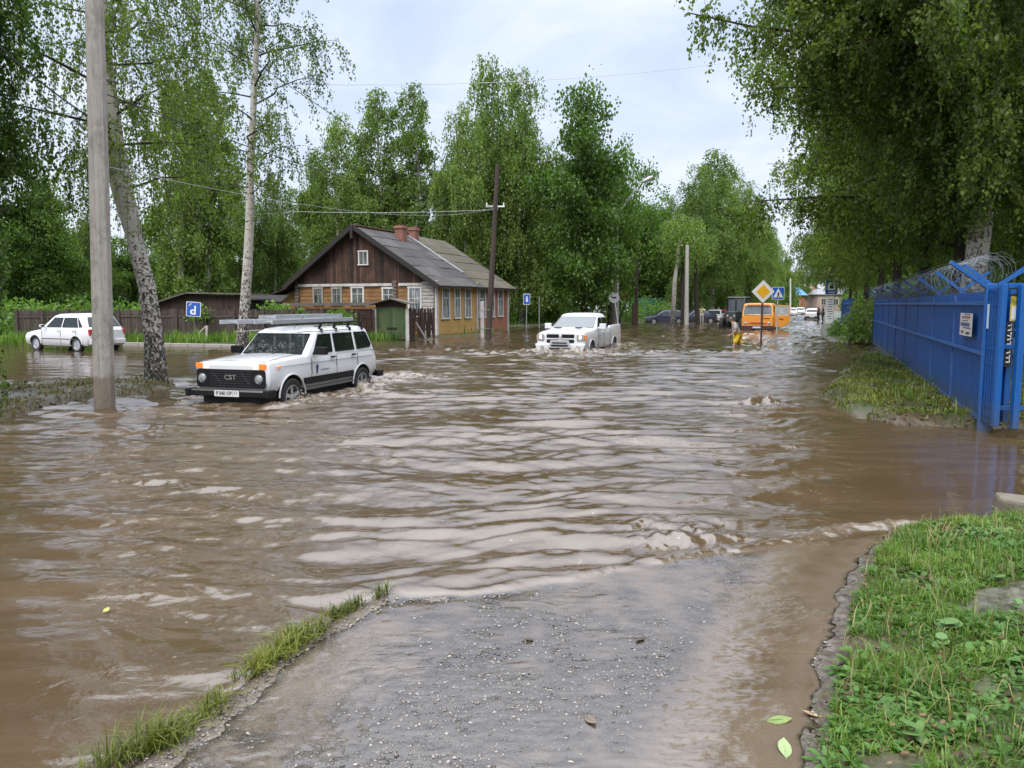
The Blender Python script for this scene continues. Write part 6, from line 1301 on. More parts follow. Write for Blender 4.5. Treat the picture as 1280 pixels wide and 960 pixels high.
for y in (-.62, .62): b.tube([(1.95, y, 1.02), (1.3, y * .98, 1.085), (.85, y * .97, 1.105)], .006, 4)
c.part(b, 'bonnet_seam', M_SEAM, c.bodyo)
# roof rack
rk = MB(); 
for x in (.02, -.55, -1.12, -1.66):
    rk.bar((x, -.70, 1.68), (x, .70, 1.68), .03, .03)
    for sd in (-1, 1): rk.bar((x, sd * .60, 1.55), (x, sd * .655, 1.68), .04, .05); rk.box((x, sd * .665, 1.54), (.07, .03, .07))
for sd in (-1, 1): rk.tube([(.12, sd * .56, 1.62), (-1.76, sd * .56, 1.62)], .012, 6)
c.part(rk, 'roof_rack', M_TRIM, bevel=.006)
# logo on the door
for sd in (1,):
    b = MB(); b.prism([(-.03, -.09), (.0, -.09), (.02, -.03), (.035, .02), (.06, .05), (.03, .06), (.02, .09), (-.02, .095), (-.04, .06), (-.03, 0)], (.46, sd * .819, .80), (-1, 0, 0), Zv, YN, .003); lo = c.part(b, 'door_logo', mat('navy_print', (.02, .03, .12), .5)); bb = MB()
    for k, (w_l, h_l) in enumerate(((.022, .03), (.006, .045), (.02, .03), (.02, .03), (.006, .045), (.03, .03), (.02, .03), (.018, .03), (.006, .045))): bb.box((.31 - k * .036, sd * .8205, .76 + h_l / 2), (w_l, .003, h_l))
    bb.build('faint_lettering', mat('grey_print', (.22, .23, .28), .5), lo)
b = MB(); b.tube([(.30, .2, 1.56), (.0, .26, 1.82)], .004, 4); c.part(b, 'aerial', M_TRIM)
b = MB()
for sd in (-1, 1):
    for x, z0_, z1_ in ((.64, .72, 1.0),): b.box((x, sd * .822, (z0_ + z1_) / 2), (.006, .006, z1_ - z0_))
b.box((1.97, 0, 1.045), (.006, 1.3, .006)); c.part(b, 'bonnet_edge', M_SEAM, c.bodyo)
for sd in (-1, 1): b = MB(); b.box((-.02, sd * .70, 1.53), (1.9, .018, .018)); c.part(b, 'rain_gutter', M_GREYP, c.bodyo)
c.place(NIV_C, nh, -.265)
niva = c.root
# ladders on the rack: own things
def ladder(label, y, z, x0, x1, w_=.36, yaw=0):
    b = MB()
    for s_ in (-1, 1): b.box(((x0 + x1) / 2, s_ * w_ / 2, 0), (x1 - x0, .028, .075))
    n = int((x1 - x0) / .28)
    for k in range(n): b.box((x0 + .1 + k * .28, 0, 0), (.03, w_, .03))
    o = b.build('ladder', M_ALU, None, bevel=.003); o.matrix_world = Matrix.Translation(niva.location) @ niva.rotation_euler.to_matrix().to_4x4() @ Matrix.Translation((0, y, z)) @ Matrix.Rotation(yaw, 4, 'Z'); tag(o, label, 'ladder'); return o
bpy.context.view_layer.update(); M_ALU = mat('aluminium', (.62, .64, .67), .35, .55, var=.08, dirt=.15)
ladder('long aluminium ladder nearest the camera side on the estate car roof, sticking out in front', .30, 1.735, -1.75, 1.55, yaw=.05)
ladder('aluminium ladder on the far side of the estate car roof rack', -.22, 1.735, -1.7, 1.75, yaw=.0)
ladder('shorter aluminium ladder lying on top of the other two', .05, 1.815, -1.6, .95, .34, .0)
# ---- white pickup
c = Car('pickup_truck', 'white crew cab pickup truck with lit headlamps pushing through the flood', 'pickup truck', M_CARW2); c._hw = .985; c.lip = M_CARW2
ax = (1.92, -1.66); wr = .40
c.body([(2.86, .55, 1.05, .86, .02, .03, .07), (2.80, .50, 1.14, .95, .03, .04, .08), (2.55, .48, 1.20, .98, .05, .05, .1), (1.25, .46, 1.27, .985, .06, .06, .1), (.9, .46, 1.27, .985, .03, .05, .06), (-.95, .46, 1.27, .985, .01, .04, .05), (-1.0, .46, 1.34, .985, .0, .03, .04), (-2.85, .46, 1.38, .985, .0, .03, .04), (-2.95, .50, 1.36, .96, .0, .03, .05)], ax, wr, .86, bed=((-1.97, 0, 1.3), (1.78, 1.66, .9)))
c.cabin([(1.24, 1.32, -1.0, .93, .12), (1.75, .42, -.80, .78, .12), (1.83, .28, -.75, .73, .16), (1.87, .0, -.65, .60, .2), (1.885, -.1, -.5, .4, .2)])
c.side_glass([(.88, 1.31), (.10, 1.31), (.08, 1.69), (.46, 1.69)]); c.side_glass([(.0, 1.31), (-.78, 1.31), (-.70, 1.66), (-.62, 1.69), (-.02, 1.69)])
c.end_glass(1.30, 1.73, .84, .74, m=mat('windscreen_painted_sky', (.075, .095, .105), .05, var=.08, coat=1)); c.end_glass(1.32, 1.7, .75, .68, front=False, name='rear_window')  # pale windscreen colour has the sky's reflection painted in
c.wheels(ax, wr, .875, 6, .25); c.mirror(.90, 1.33, .95, M_CARW2, (.14, .26, .22)); c.handles([(.16, 1.12), (-.72, 1.12)], .97, M_CARW2); c.seams((.98, .05, -.92), .55, 1.22, .987)
b = MB(); b.prism(_rr(1.22, .46, .10, 5, 0, 0), (2.82, 0, .93), YN, Zv, X, .05); g_ = c.part(b, 'grille', M_CARW2, bevel=.01); b = MB()
for sy in (-1, 1):
    for sz in (0, 1): b.prism(_rr(.49, .135, .03, 4, 0, 0), (2.868, sy * .30, .84 + .19 * sz), YN, Zv, X, .008)
c.part(b, 'grille_opening', M_TRIM, g_); b = MB(); b.prism([(-.05, .09), (.05, .09), (.06, 0), (.0, -.10), (-.06, 0)], (2.875, 0, .94), YN, Zv, X, .012); c.part(b, 'emblem', M_GREYP, g_)
for sd in (-1, 1):
    b = MB(); b.prism(_rr(.30, .26, .05, 4, 0, 0), (2.74, sd * .79, .98), (-.35 * sd * .3, 1, 0), Zv, (1, 0, 0), .15); hl = c.part(b, 'headlight', M_LAMPON if False else M_LAMP, bevel=.02); b = MB(); b.lathe([(.001, .0), (.075, 0)], 'x', 16, (2.895, sd * .76, 1.0)); c.part(b, 'lit_bulb', M_LAMPON, hl, recalc=False)
    b = MB(); b.box((2.70, sd * .945, .98), (.20, .06, .19)); c.part(b, 'turn_signal', M_ORANGE, bevel=.02)
    b = MB(); b.lathe([(.001, .02), (.07, .015), (.08, 0)], 'x', 16, (2.955, sd * .70, .60)); c.part(b, 'fog_light', M_LAMP, smooth=50)
    b = MB(); b.box((-2.93, sd * .9, 1.05), (.06, .12, .35)); c.part(b, 'tail_light', M_REDL, bevel=.01)
    b = MB(); b.box((1.85, sd * .42, 1.325), (.22, .26, .03), (0, R(3), 0)); c.part(b, 'bonnet_scoop', M_TRIM, c.bodyo, bevel=.01)
b = MB(); b.prism([(-1.0, .12), (-.9, -.16), (.9, -.16), (1.0, .12)], (2.78, 0, .62), YN, Zv, X, .17); bm_ = c.part(b, 'bumper', M_CARW2, bevel=.035, seg=3)
b = MB(); b.prism([(-.46, -.14), (.46, -.14), (.36, .16), (-.36, .16)], (2.95, 0, .72), YN, Zv, X, .025); c.part(b, 'bumper_guard', M_GREYP, bm_, bevel=.01); b = MB(); b.box((2.985, 0, .68), (.02, .66, .06)); b.box((2.985, 0, .78), (.02, .58, .04)); b.box((2.97, 0, .56), (.03, .8, .05)); c.part(b, 'guard_slot', M_TRIM, bm_)
plate(c, 2.975, .51, '', True)
b = MB(); b.prism([(0, 0), (.34, .03), (.34, .06), (0, .04)], (.98, .988, .95), (-1, 0, 0), Zv, YN, .004); c.part(b, 'door_badge', M_SBACK, c.bodyo)
b = MB(); b.box((1.4, 0, .4), (2.0, 1.5, .2)); b.box((-1.0, 0, .4), (3.0, 1.4, .2)); c.part(b, 'underbody', M_INT)
c.place(PIC_C, ph_, -.44)
# ---- generic saloon / hatchback
def small_car(label, cat, pm, Lc=4.1, W=1.68, H=1.45, kind='hatch', name='parked_car', group=None, detail=True, rear_plate=True):
    c = Car(name, label, cat, pm, group); hw = W / 2; c._hw = hw; c.lip = pm; f = Lc / 2; r_ = -Lc / 2; wr = .29; ax = (f - .78, r_ + .72); hz = H
    c.body([(f, .42, .62, hw * .80, .02, .03, .06), (f - .06, .30, .72, hw * .92, .03, .04, .08), (f - .3, .24, .78, hw * .98, .04, .06, .09), (f - 1.15, .22, .90, hw, .05, .06, .09), (f - 1.4, .22, .92, hw, .02, .05, .06), (r_ + .5, .22, .95, hw, .02, .05, .06), (r_ + .1, .26, .96 if kind != 'hatch' else .94, hw * .96, .03, .06, .09), (r_, .38, .86, hw * .86, .02, .05, .08)], ax, wr, hw - .1, arch=.06)
    xr = r_ + (.10 if kind == 'hatch' else .62); xrt = r_ + (.42 if kind == 'hatch' else 1.15)
    c.cabin([(.89, f - 1.02, xr, hw * .93, .12), (H - .10, f - 1.72, xrt, hw * .76, .14), (H - .03, f - 1.95, xrt + .12, hw * .68, .18), (H, f - 2.3, xrt + .4, hw * .45, .2)])
    zt = H - .17; m1 = (f - 1.55 + xr) / 2 - .05
    c.side_glass([(f - 1.45, .97), (m1 + .45, .97), (m1 + .40, zt), (f - 1.86, zt)]); c.side_glass([(m1 + .36, .97), (xr + .55, .97), (xrt + .40, zt), (m1 + .31, zt)])
    if kind == 'hatch': c.side_glass([(xr + .47, .97), (xr + .30, .99), (xrt + .26, zt - .06), (xrt + .33, zt)])
    c.end_glass(.96, H - .13, hw * .82, hw * .68); c.end_glass(1.0, H - .15, hw * .78, hw * .64, front=False, name='rear_window', m=M_GLASSC)
    c.wheels(ax, wr, hw - .10, 7, .17, .68, True); c.mirror(f - 1.42, .98, hw * .95, pm, (.09, .16, .11)); c.handles([(m1 + .55, .84), (xr + .75, .84)], hw * .985, pm if kind == 'hatch' else M_TRIM); c.seams((f - 1.22, m1 + .40, xr + .60), .3, .88, hw + .001)
    b = MB()
    for sd in (-1, 1): b.box(((f + r_) / 2 - .2, sd * (hw + .002), .52), (Lc * .5, .012, .03))
    c.part(b, 'side_moulding', M_SEAM if kind == 'hatch' else M_TRIM, c.bodyo)
    for sd in (-1, 1):
        b = MB(); b.prism(_rr(.30, .14, .04, 3, 0, 0), (f - .12, sd * hw * .66, .64), (-.25 * sd, 1, 0), Zv, X, .10); c.part(b, 'headlight', M_LAMP, bevel=.02)
        b = MB(); b.box((r_ + .05, sd * hw * .82, .78), (.10, .14, .26)); c.part(b, 'tail_light', M_REDL, bevel=.02)
    b = MB(); b.prism(_rr(hw * .8, .09, .02, 3, 0, 0), (f - .05, 0, .60), YN, Zv, X, .05); c.part(b, 'grille', M_TRIM)
    b = MB(); b.box((f - .04, 0, .38), (.12, W * .84, .14)); c.part(b, 'bumper', pm if kind == 'hatch' else M_TRIM, bevel=.03); b = MB(); b.box((r_ + .02, 0, .42), (.14, W * .88, .20)); c.part(b, 'bumper', pm if kind == 'hatch' else M_TRIM, bevel=.03)
    plate(c, r_ - .055, .46, '', False); plate(c, f + .025, .38, '', True)
    return c
c = small_car('white hatchback standing at the left between the hanging leaves and the concrete pole', 'car', paint('white_hatch_paint', (.68, .69, .71), dirt=.15), 4.0, 1.68, 1.50)
hd = Vector((-.894, .448, 0)); Dh = 29.2; rl = Vector((-.548 * Dh, Dh, 0)); c.place(rl + hd * 2.0 + Vector((hd.y, -hd.x, 0)) * .84, hd, -.06)
wc2 = rl + hd * 2.0
PARK = [
 (829, 401, 78, 'blue hatchback parked nose to the left behind the tree stems', (.006, .012, .055), 'hatch', -80, 4.1), (868, 401, 80, 'dark blue saloon parked behind the pale concrete pole', (.01, .012, .03), 'sedan', -78, 4.3),
 (893, 400.5, 82, 'silver grey hatchback parked left of the red car', (.30, .32, .33), 'hatch', -20, 4.0), (906, 399.5, 84, 'dark red hatchback parked among the trees', (.30, .012, .02), 'hatch', -30, 4.0),
 (919, 397, 96, 'silver saloon parked behind the red car', (.42, .43, .45), 'sedan', -20, 4.2), (884, 396.5, 100, 'grey car roof showing behind the silver hatchback', (.25, .27, .28), 'sedan', -60, 4.2)]
for px, py, D_, lb, col, kd, yaw, Lc in PARK:
    c = small_car(lb, 'car', paint('paint_' + lb.split()[0] + str(px), col, dirt=.1), Lc, 1.7, 1.45, kd, group='cars parked along the left side of the street'); p = AT(px, py, D_); a = R(yaw); h_ = Vector((math.sin(a), -math.cos(a), 0)); h_ = Vector((-math.cos(R(yaw + 90)), -math.sin(R(yaw + 90)), 0)); c.place(Vector((p.x, D_, 0)), h_, -.22)
for px, D_, lb, col, kd, toward, zo in ((1015.5, 91, 'white saloon with a black rear bumper driving away along the flooded street', (.62, .63, .64), 'sedan', False, -.12), (1018, 112, 'dark car ahead of the white saloon far along the street', (.05, .05, .055), 'sedan', False, -.2), (990, 125, 'white car coming along the far end of the street', (.7, .7, .7), 'hatch', True, -.2), (1000, 135, 'second white car far down the street, right of the thin metal pole', (.66, .66, .66), 'sedan', True, -.2), (978, 105, 'pale van like car half hidden by the open orange door', (.6, .6, .6), 'hatch', True, -.1)):
    c = small_car(lb, 'car', paint('paint_far' + str(px), col, dirt=.1), 4.2, 1.72, 1.42, kd); p = AT(px, 390, D_); c.place(Vector((p.x, D_, 0)), (-SDIR if toward else SDIR), zo)
# ---- orange van with open door
c = Car('orange_van', 'orange flat nosed van standing in the flood with its front door wide open', 'van', paint('orange_paint', (.72, .27, .015), .4, .3)); c._hw = 1.08; c.lip = c.pm; Dv = 54.0
c.body([(2.35, .50, 1.30, 1.03, .0, .02, .06), (2.25, .42, 1.35, 1.08, .0, .02, .06), (1.6, .40, 1.36, 1.09, .0, .02, .05), (-2.2, .40, 1.36, 1.09, .0, .02, .05), (-2.3, .45, 1.3, 1.05, .0, .02, .05)], (1.55, -1.35), .36, .93, arch=.07)
c.cabin([(1.33, 2.28, -2.25, 1.06, .10), (2.08, 2.05, -2.2, .97, .12), (2.17, 1.9, -2.1, .88, .2), (2.2, 1.5, -1.8, .6, .3)])
c.end_glass(1.42, 2.02, .93, .88, m=mat('van_windscreen', (.07, .09, .09), .05, var=.5, scale=2.5, coat=1)); c.side_glass([(1.9, 1.42), (1.2, 1.42), (1.2, 2.0), (1.78, 2.0)]); c.side_glass([(1.05, 1.42), (-.4, 1.42), (-.4, 2.0), (1.05, 2.0)]); c.side_glass([(-.55, 1.42), (-2.0, 1.42), (-1.98, 2.0), (-.55, 2.0)]); c.wheels((1.55, -1.35), .36, .95, 5)
for sd in (-1, 1): b = MB(); b.lathe([(.001, .04), (.08, .03), (.10, 0)], 'x', 16, (2.35, sd * .78, .80)); c.part(b, 'headlight', M_LAMP, smooth=50); b = MB(); b.box((2.36, sd * .55, .80), (.03, .16, .09)); c.part(b, 'turn_signal', M_REDL, bevel=.01)
b = MB(); b.box((2.37, 0, .80), (.02, .9, .10)); c.part(b, 'grille', mat('dull_red_trim', (.28, .06, .02), .5)); b = MB(); b.box((2.40, 0, .50), (.12, 2.14, .26)); c.part(b, 'bumper', mat('dark_bumper', (.05, .018, .014), .5), bevel=.02); plate(c, 2.46, .52, '', True, w_=.6)
b = MB(); b.box((2.352, .55, 1.12), (.01, .5, .05)); b.box((2.33, 0, 1.35), (.03, 1.9, .03)); c.part(b, 'nose_lettering', M_TRIM); b = MB(); b.box((2.2, 0, 2.12), (.2, 1.5, .05)); c.part(b, 'roof_edge', c.pm)
# door: hinged at the front left corner of the van (picture right), swung out
b = MB(); hy_ = 1.10; dl = .98; b.prism([(0, .55), (dl * .55, .50), (dl, .85), (dl, 1.36), (0, 1.36)], (2.02, hy_, 0), (0, 1, 0), Zv, (-1, 0, 0), .07)
for (u0, u1, z0, z1) in ((0, .06, 1.36, 2.02), (dl - .06, dl, 1.36, 2.02), (0, dl, 1.98, 2.04)): b.prism([(u0, z0), (u1, z0), (u1, z1), (u0, z1)], (2.02, hy_, 0), (0, 1, 0), Zv, (-1, 0, 0), .07)
dr = c.part(b, 'door', c.pm, bevel=.01); b = MB(); b.prism([(.06, 1.37), (dl - .06, 1.37), (dl - .06, 1.98), (.06, 1.98)], (2.0, hy_, 0), (0, 1, 0), Zv, (-1, 0, 0), .015); c.part(b, 'pane', glass_mat('pale_pane', (.35, .38, .38), .1), dr); b = MB(); b.box((2.04, hy_ + .45, 1.1), (.03, .3, .05)); c.part(b, 'handle', M_TRIM, dr)
pv = AT(946.5, 412, Dv); c.place(Vector((pv.x, Dv, 0)) + SDIR * 2.3, -SDIR, -.33)
# ---- dark tractor behind it
t = thing('tractor', 'dark tractor with an open framed cab and big black wheels left of the orange van', 'tractor', AT(921, 402, 60)); t.location.z = -.3; t.rotation_euler = (0, 0, math.atan2(-SDIR.y, -SDIR.x) - .15); M_TRD = mat('dark_green_enamel', (.03, .04, .045), .5, var=.3); 
b = MB(); b.box((1.0, 0, 1.15), (1.7, .75, .8)); b.box((-.5, 0, .95), (1.4, 1.0, .5)); b.build('engine_hood', M_TRD, t, bevel=.06, seg=3)
b = MB()
for x in (.15, -1.1):
    for y in (-.75, .75): b.bar((x, y, 1.1), (x * .85 - .05, y * .92, 2.55), .07, .07)
for y in (-.7, .7): b.bar((.1, y, 2.55), (-1.0, y, 2.55), .07, .07)
b.box((-.45, 0, 1.25), (1.3, 1.5, .35)); b.build('cab_frame', M_TRIM, t, bevel=.01)
b = MB(); b.box((-.48, 0, 2.60), (1.35, 1.45, .10)); b.build('cab_roof', mat('pale_grey_roof', (.14, .15, .17), .5, var=.2), t, bevel=.04)
b = MB(); b.box((.10, 0, 1.9), (.02, 1.3, 1.1)); b.box((-.5, .72, 1.9), (1.0, .02, 1.1)); b.box((-.5, -.72, 1.9), (1.0, .02, 1.1)); b.build('cab_glass', mat('cab_glass', (.08, .10, .11), .05, var=.3), t)
for x, rr_, yy, ww in ((-.75, .78, .85, .42), (1.35, .52, .75, .28)):
    for sd in (-1, 1):
        b = MB(); b.lathe([(rr_ * .55, -ww / 2), (rr_ * .95, -ww / 2), (rr_, -ww * .3), (rr_, ww * .3), (rr_ * .95, ww / 2), (rr_ * .55, ww / 2)], 'y', 28, (x, sd * yy, rr_), close=True)
        for k in range(20): a = 6.283 * k / 20; b.box((x + rr_ * math.cos(a), sd * yy, rr_ + rr_ * math.sin(a)), (.05, ww * .9, .06), (0, -a, 0))
        w_o = b.build('wheel', M_RUB, t, smooth=40); b = MB(); b.lathe([(.001, .02), (rr_ * .5, .05), (rr_ * .57, 0)], 'y', 20, (x, sd * (yy + ww * .3), rr_)); b.build('rim', M_TRD, w_o, smooth=40)
b = MB(); b.tube([(1.2, .2, 1.5), (1.2, .2, 2.4)], .05, 8); b.build('exhaust', M_TRIM, t)
for sd in (-1, 1): b = MB(); b.lathe([(.001, .03), (.09, 0)], 'x', 12, (1.87, sd * .25, 1.2)); b.build('headlight', M_LAMP, t)
# ------------------------------------------------------------------ people
M_SKIN = mat('skin', (.42, .25, .175), .55, var=.06); M_HAIR = mat('dark_hair', (.030, .018, .012), .7, var=.2)
def skin(name, verts, edges, m, parent, sub=2, root=0, smooth=True):
    me = bpy.data.meshes.new(name); me.from_pydata([v[:3] for v in verts], edges, []); o = bpy.data.objects.new(name, me); COL.objects.link(o)
    sk = o.modifiers.new('s', 'SKIN'); sk.use_smooth_shade = True; o.modifiers.new('u', 'SUBSURF').levels = sub; o.modifiers['u'].render_levels = sub
    for i, v in enumerate(verts): d = me.skin_vertices[0].data[i]; d.radius = (v[3], v[4] if len(v) > 4 else v[3]); d.use_root = (i == root)
    bpy.context.view_layer.update(); dg = bpy.context.evaluated_depsgraph_get(); m2 = bpy.data.meshes.new_from_object(o.evaluated_get(dg)); bpy.data.objects.remove(o)
    m2.materials.clear(); m2.materials.append(m); m2.polygons.foreach_set('use_smooth', [True] * len(m2.polygons)); o2 = bpy.data.objects.new(name, m2); COL.objects.link(o2); o2.parent = parent; return o2
def person(label, J, shirt, legs_m, short=True, loc=(0, 0, 0), rz=0, hair=M_HAIR, sc=1.0, sleeves=True, group=None):
    """J: joints dict in metres, facing +x: pelvis chest neck head, sh/el/wr/ha L R, hip/kn/an/to L R"""
    r0 = thing('person', label, 'person', loc, rz, group); r0.scale = (sc,) * 3
    V = []; idx = {}
    def add(k, r_, r2=None): idx[k] = len(V); V.append((*J[k], r_, r2 or r_))
    add('pelvis', .125, .15); add('waist', .11, .14); add('chest', .125, .165); add('neck', .052); add('chin', .058); add('head', .088, .082); add('crownh', .062)
    for s in 'LR': add('sh' + s, .055); add('el' + s, .040); add('wr' + s, .027); add('ha' + s, .030, .018); add('hip' + s, .088); add('kn' + s, .056); add('an' + s, .037); add('to' + s, .03)
    E = [('pelvis', 'waist'), ('waist', 'chest'), ('chest', 'neck'), ('neck', 'chin'), ('chin', 'head'), ('head', 'crownh')]
    for s in 'LR': E += [('chest', 'sh' + s), ('sh' + s, 'el' + s), ('el' + s, 'wr' + s), ('wr' + s, 'ha' + s), ('pelvis', 'hip' + s), ('hip' + s, 'kn' + s), ('kn' + s, 'an' + s), ('an' + s, 'to' + s)]
    # fingers
    for s in 'LR':
        w_, h_ = Vector(J['wr' + s]), Vector(J['ha' + s]); d = (h_ - w_).normalized(); sd = d.cross(Vector((1, 0, 0))).normalized() if abs(d.x) < .9 else Vector((0, 1, 0))
        cu = d.cross(sd)
        for k, (o_, l_) in enumerate(((-.027, .06), (-.009, .075), (.009, .08), (.027, .065))):
            a = h_ + sd * o_ + d * .02; b_ = a + d * l_ * .55 + cu * .01; c_ = b_ + d * l_ * .35 + cu * .025
            for q, (p, r_) in enumerate(((a, .0095), (b_, .0085), (c_, .007))): idx[f'f{s}{k}{q}'] = len(V); V.append((*p, r_))
            E += [('ha' + s, f'f{s}{k}0'), (f'f{s}{k}0', f'f{s}{k}1'), (f'f{s}{k}1', f'f{s}{k}2')]
        a = w_.lerp(h_, .5) + sd * -.035; b_ = a + d * .05 - sd * .02
        for q, p in enumerate((a, b_)): idx[f't{s}{q}'] = len(V); V.append((*p, .009))
        E += [('ha' + s, f't{s}0'), (f't{s}0', f't{s}1')]
    body = skin('body', V, [(idx[a], idx[b]) for a, b in E], M_SKIN, r0)
    def sub(keys, edges, m, name, grow):
        vv = [V[idx[k]] for k in keys] if not isinstance(keys, dict) else None; ii = {k: i for i, k in enumerate(keys)}
        vv = [(x[0], x[1], x[2], x[3] + grow, (x[4] if len(x) > 4 else x[3]) + grow) for x in vv]; return skin(name, vv, [(ii[a], ii[b]) for a, b in edges], m, r0)
    def mid(a, b, t, nm, r_): J[nm] = tuple(Vector(J[a]).lerp(Vector(J[b]), t)); add(nm, r_)
    mid('shL', 'elL', .8, 'slL', .05); mid('shR', 'elR', .8, 'slR', .05); mid('hipL', 'knL', .85, 'shoL', .075); mid('hipR', 'knR', .85, 'shoR', .075); mid('knL', 'anL', .85, 'cuL', .05); mid('knR', 'anR', .85, 'cuR', .05)
    sub(['pelvis', 'waist', 'chest', 'shL', 'slL', 'shR', 'slR'], [('pelvis', 'waist'), ('waist', 'chest'), ('chest', 'shL'), ('shL', 'slL'), ('chest', 'shR'), ('shR', 'slR')], shirt, 'shirt', .022)
    if short: sub(['pelvis', 'hipL', 'shoL', 'hipR', 'shoR'], [('pelvis', 'hipL'), ('hipL', 'shoL'), ('pelvis', 'hipR'), ('hipR', 'shoR')], legs_m, 'shorts', .030)
    else: sub(['pelvis', 'hipL', 'knL', 'cuL', 'hipR', 'knR', 'cuR'], [('pelvis', 'hipL'), ('hipL', 'knL'), ('knL', 'cuL'), ('pelvis', 'hipR'), ('hipR', 'knR'), ('knR', 'cuR')], legs_m, 'trousers', .022)
    h_ = Vector(J['head']); up = (Vector(J['crownh']) - Vector(J['chin'])).normalized(); fw = (Vector((1, 0, 0)) - up * up.x).normalized()
    skin('hair', [(*(h_ - fw * .034 - up * .01), .135, .135), (*(h_ - fw * .022 + up * .055), .128, .128)], [(0, 1)], hair, r0)
    b = MB(); n_ = h_ + fw * .098 - up * .015; b.loft([[n_ + Vector((0, -.012, 0)) - up * .02, n_ + Vector((0, .012, 0)) - up * .02, n_ + fw * .012 - up * .015], [n_ + Vector((0, -.006, 0)) + up * .02 - fw * .01, n_ + Vector((0, .006, 0)) + up * .02 - fw * .01, n_ + up * .02 - fw * .006]]); b.build('nose', M_SKIN, body)
    b = MB()
    for y in (-.032, .032): b.box(h_ + fw * .082 + Vector((0, y, 0)) + up * .012, (.012, .02, .010))
    b.box(h_ + fw * .085 - up * .05, (.012, .04, .008)); b.build('face_features', M_HAIR, body)
    for y in (-1, 1): b = MB(); b.box(h_ + Vector((0, y * .088, 0)) - up * .005, (.035, .016, .055)); b.build('ear', M_SKIN, body, bevel=.007)
    return r0
def stand(**k):
    J = dict(pelvis=(0, 0, .95), waist=(.0, 0, 1.10), chest=(0, 0, 1.32), neck=(.0, 0, 1.47), chin=(.02, 0, 1.55), head=(.015, 0, 1.63), crownh=(0, 0, 1.70), shL=(0, .19, 1.42), shR=(0, -.19, 1.42), elL=(-.02, .25, 1.15), elR=(-.02, -.25, 1.15), wrL=(.06, .26, .92), wrR=(.06, -.26, .92), haL=(.08, .26, .85), haR=(.08, -.26, .85), hipL=(0, .09, .90), hipR=(0, -.09, .90), knL=(.02, .10, .50), knR=(.02, -.10, .50), anL=(0, .11, .09), anR=(0, -.11, .09), toL=(.15, .12, .04), toR=(.15, -.12, .04)); J.update(k); return J
# the wader: walking to the picture's left, bent forward, arm reaching ahead and down
J = stand(pelvis=(-.02, 0, .90), waist=(.03, 0, 1.05), chest=(.10, 0, 1.27), neck=(.19, 0, 1.41), chin=(.25, 0, 1.46), head=(.265, 0, 1.54), crownh=(.26, 0, 1.61), shL=(.12, .19, 1.35), shR=(.12, -.19, 1.36), elL=(.13, .27, 1.07), wrL=(.29, .17, .93), haL=(.35, .13, .91), elR=(-.06, -.26, 1.10), wrR=(-.07, -.27, .86), haR=(-.06, -.27, .79),
          hipL=(-.01, .09, .86), hipR=(-.03, -.09, .86), knL=(.14, .10, .50), anL=(.17, .11, .09), toL=(.31, .11, .04), knR=(-.08, -.10, .48), anR=(-.30, -.10, .12), toR=(-.18, -.11, .04))
g0 = G(921, 437); g0.z = -.33
M_TEE = mat('grey_tee', (.36, .345, .335), .85, var=.12, scale=14, bmp=.3, bscale=20); M_YSH = mat('yellow_cloth', (.70, .46, .03), .8, var=.12, bmp=.3, bscale=18)
pw = person('barefoot person in grey shirt and yellow shorts wading left, bent forward', J, M_TEE, M_YSH, True, g0, R(178))
# strap bag behind
b = MB(); b.loft([[Vector((x * w1 + cx_, y, z)) for x, y in ((-1, -.05), (1, -.05), (1, .05), (-1, .05))] for z, w1, cx_ in ((.62, .07, 0), (.70, .10, 0), (.90, .09, 0), (1.0, .05, .01))]); b.tube([(-.0, 0, 1.0), (.02, -.02, 1.15), (.10, .05, 1.40)], .012, 5)
bag = b.build('shoulder_bag', mat('dark_bag_cloth', (.03, .025, .03), .8, var=.2), None, bevel=.02); bag.location = g0 + Vector((.14, .22, .02)); tag(bag, 'dark bag hanging behind the hip of the wading person', 'bag')
D_ = 86; p = AT(826.5, 399, D_); person('person in a red jacket standing by the light green bush and the blue car', stand(), mat('red_cloth', (.55, .02, .015), .8), mat('grey_cloth', (.10, .10, .12), .8), False, (p.x, D_, -.15), R(-60), sc=1.05)
D_ = 84; p = AT(1023, 396, D_); person('person in dark clothes leaning beside the white saloon far along the street', stand(elL=(.2, .28, 1.2), wrL=(.4, .25, 1.2), haL=(.47, .24, 1.2)), mat('black_cloth', (.02, .022, .03), .8), mat('black_cloth_b', (.02, .02, .024), .8), False, (p.x, D_, -.15), R(180), sc=1.03)
D_ = 80; p = AT(1028.5, 396, D_); person('person in dark clothes just left of the white notice stand', stand(elR=(.12, -.3, 1.2), wrR=(.3, -.3, 1.1)), mat('dark_purple_cloth', (.06, .03, .05), .8), mat('black_cloth_c', (.02, .02, .024), .8), False, (p.x, D_, -.1), R(150), sc=1.03)
D_ = 76; p = AT(877, 402, D_); person('worker in a pale vest standing between the parked cars', stand(elL=(.14, .28, 1.2), wrL=(.2, .15, 1.3), haL=(.2, .1, 1.33)), mat('hi_vis_cloth', (.55, .50, .30), .8, var=.3, scale=12), mat('pale_trousers', (.45, .44, .42), .8), False, (p.x, D_, -.2), R(-100), sc=1.05)
D_ = 88; p = AT(898, 400, D_); person('person in white leaning at the grey parked car', stand(), mat('white_cloth', (.6, .6, .6), .8), mat('navy_cloth', (.03, .04, .08), .8), False, (p.x, D_, -.2), R(-40), sc=1.0)
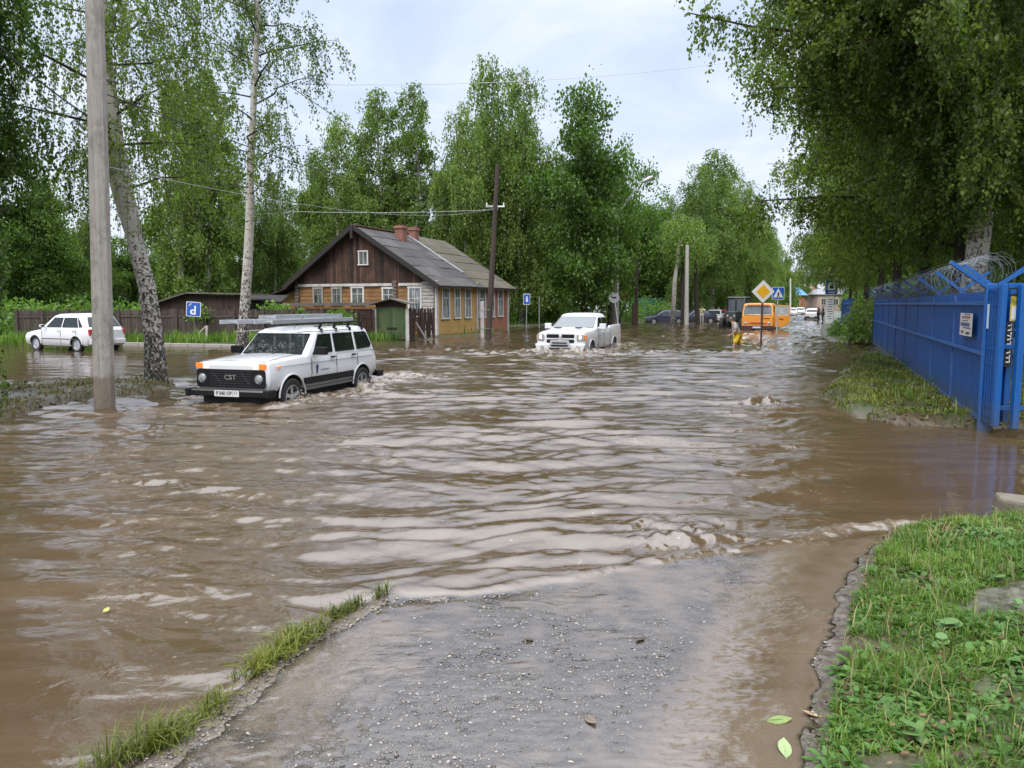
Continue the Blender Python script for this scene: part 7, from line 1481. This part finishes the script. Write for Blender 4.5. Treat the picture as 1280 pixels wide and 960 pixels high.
# ------------------------------------------------------------------ small floating and splashing things
def splash(name, label, c, r_, n, up, seed, sz=.012):
    rg = np.random.default_rng(seed); a = rg.random(n) * 6.283; q = r_ * rg.random(n) ** .6; P = np.stack([c.x + q * np.cos(a), c.y + q * np.sin(a) * .7, .01 + up * rg.random(n) ** 2.2 * (1 - q / r_ * .6)], -1); s_ = sz * (.3 + rg.random(n) ** 2 * 1.2)
    V = oc[None] * s_[:, None, None] * (1 + .3 * rg.standard_normal((n, 8, 1))) + P[:, None]; F = (np.array(of)[None] + (np.arange(n) * 8)[:, None, None]).reshape(-1, 3); o = np_mesh(name, V.reshape(-1, 3), F, M_DROP, None, smooth=True); tag(o, label, None, None, 'stuff')
M_DROP = mat('muddy_spray', (.58, .50, .42), .15, var=.1)
fw_ = NIV_C + nh * 1.33 + nl * .92; rw_ = NIV_C - nh * 1.37 + nl * .92
splash('water_spray', 'muddy spray thrown up by the front wheel of the estate car', fw_ - nh * .12, .32, 420, .20, 1, .010); splash('water_spray', 'muddy spray at the rear wheel of the estate car', rw_ - nh * .15, .38, 420, .20, 2, .010); splash('water_spray', 'spray trailing behind the estate car', NIV_C - nh * 2.6 + nl * .5, 1.0, 500, .12, 3, .009)
splash('water_spray', 'spray along the bumper of the pickup', PIC_C + ph_ * 3.0, 1.3, 500, .12, 4, .014)
for i, (px, py, s_, col, lb) in enumerate(((974, 902, .045, (.16, .22, .06), 'green leaf lying on the wet asphalt by the near bank kerb'), (981, 937, .05, (.28, .36, .16), 'pale green leaf lowest on the wet asphalt'), (1015, 897, .035, (.35, .24, .13), 'dry brown leaf on the kerb edge of the near bank'), (800, 801, .03, (.10, .075, .05), 'dark chip of bark on the stony driveway'), (738, 902, .035, (.16, .12, .085), 'brown chip of bark on the driveway'), (165, 731, .03, (.5, .33, .04), 'yellow leaf floating on the brown water'), (133, 764, .025, (.4, .4, .10), 'yellow green leaf floating on the brown water left'), (660, 800, .028, (.13, .10, .07), 'small dark twig on the wet driveway'))):
    p = G(px, py); z = max(gz(p.x, p.y), 0) + .008; pl_ = [(math.cos(a) * s_ * (1 if abs(math.cos(a)) < .9 else 1.25), math.sin(a) * s_ * .55) for a in [2 * math.pi * k / 12 for k in range(12)]]
    b = MB(); b.prism(pl_, (0, 0, 0), (1, 0, .12), (0, 1, .2), Zv, .0015); b.tube([(-s_ * 1.7, 0, 0), (s_ * 1.1, 0, .004)], .0012, 4); o = b.build('fallen_leaf' if 'leaf' in lb else 'bark_chip', mat('leaf_tone' + str(i), col, .5, var=.25, scale=60), None); o.location = (p.x, p.y, z); o.rotation_euler = (0, 0, i * 1.3); tag(o, lb, 'leaf' if 'leaf' in lb else 'debris')
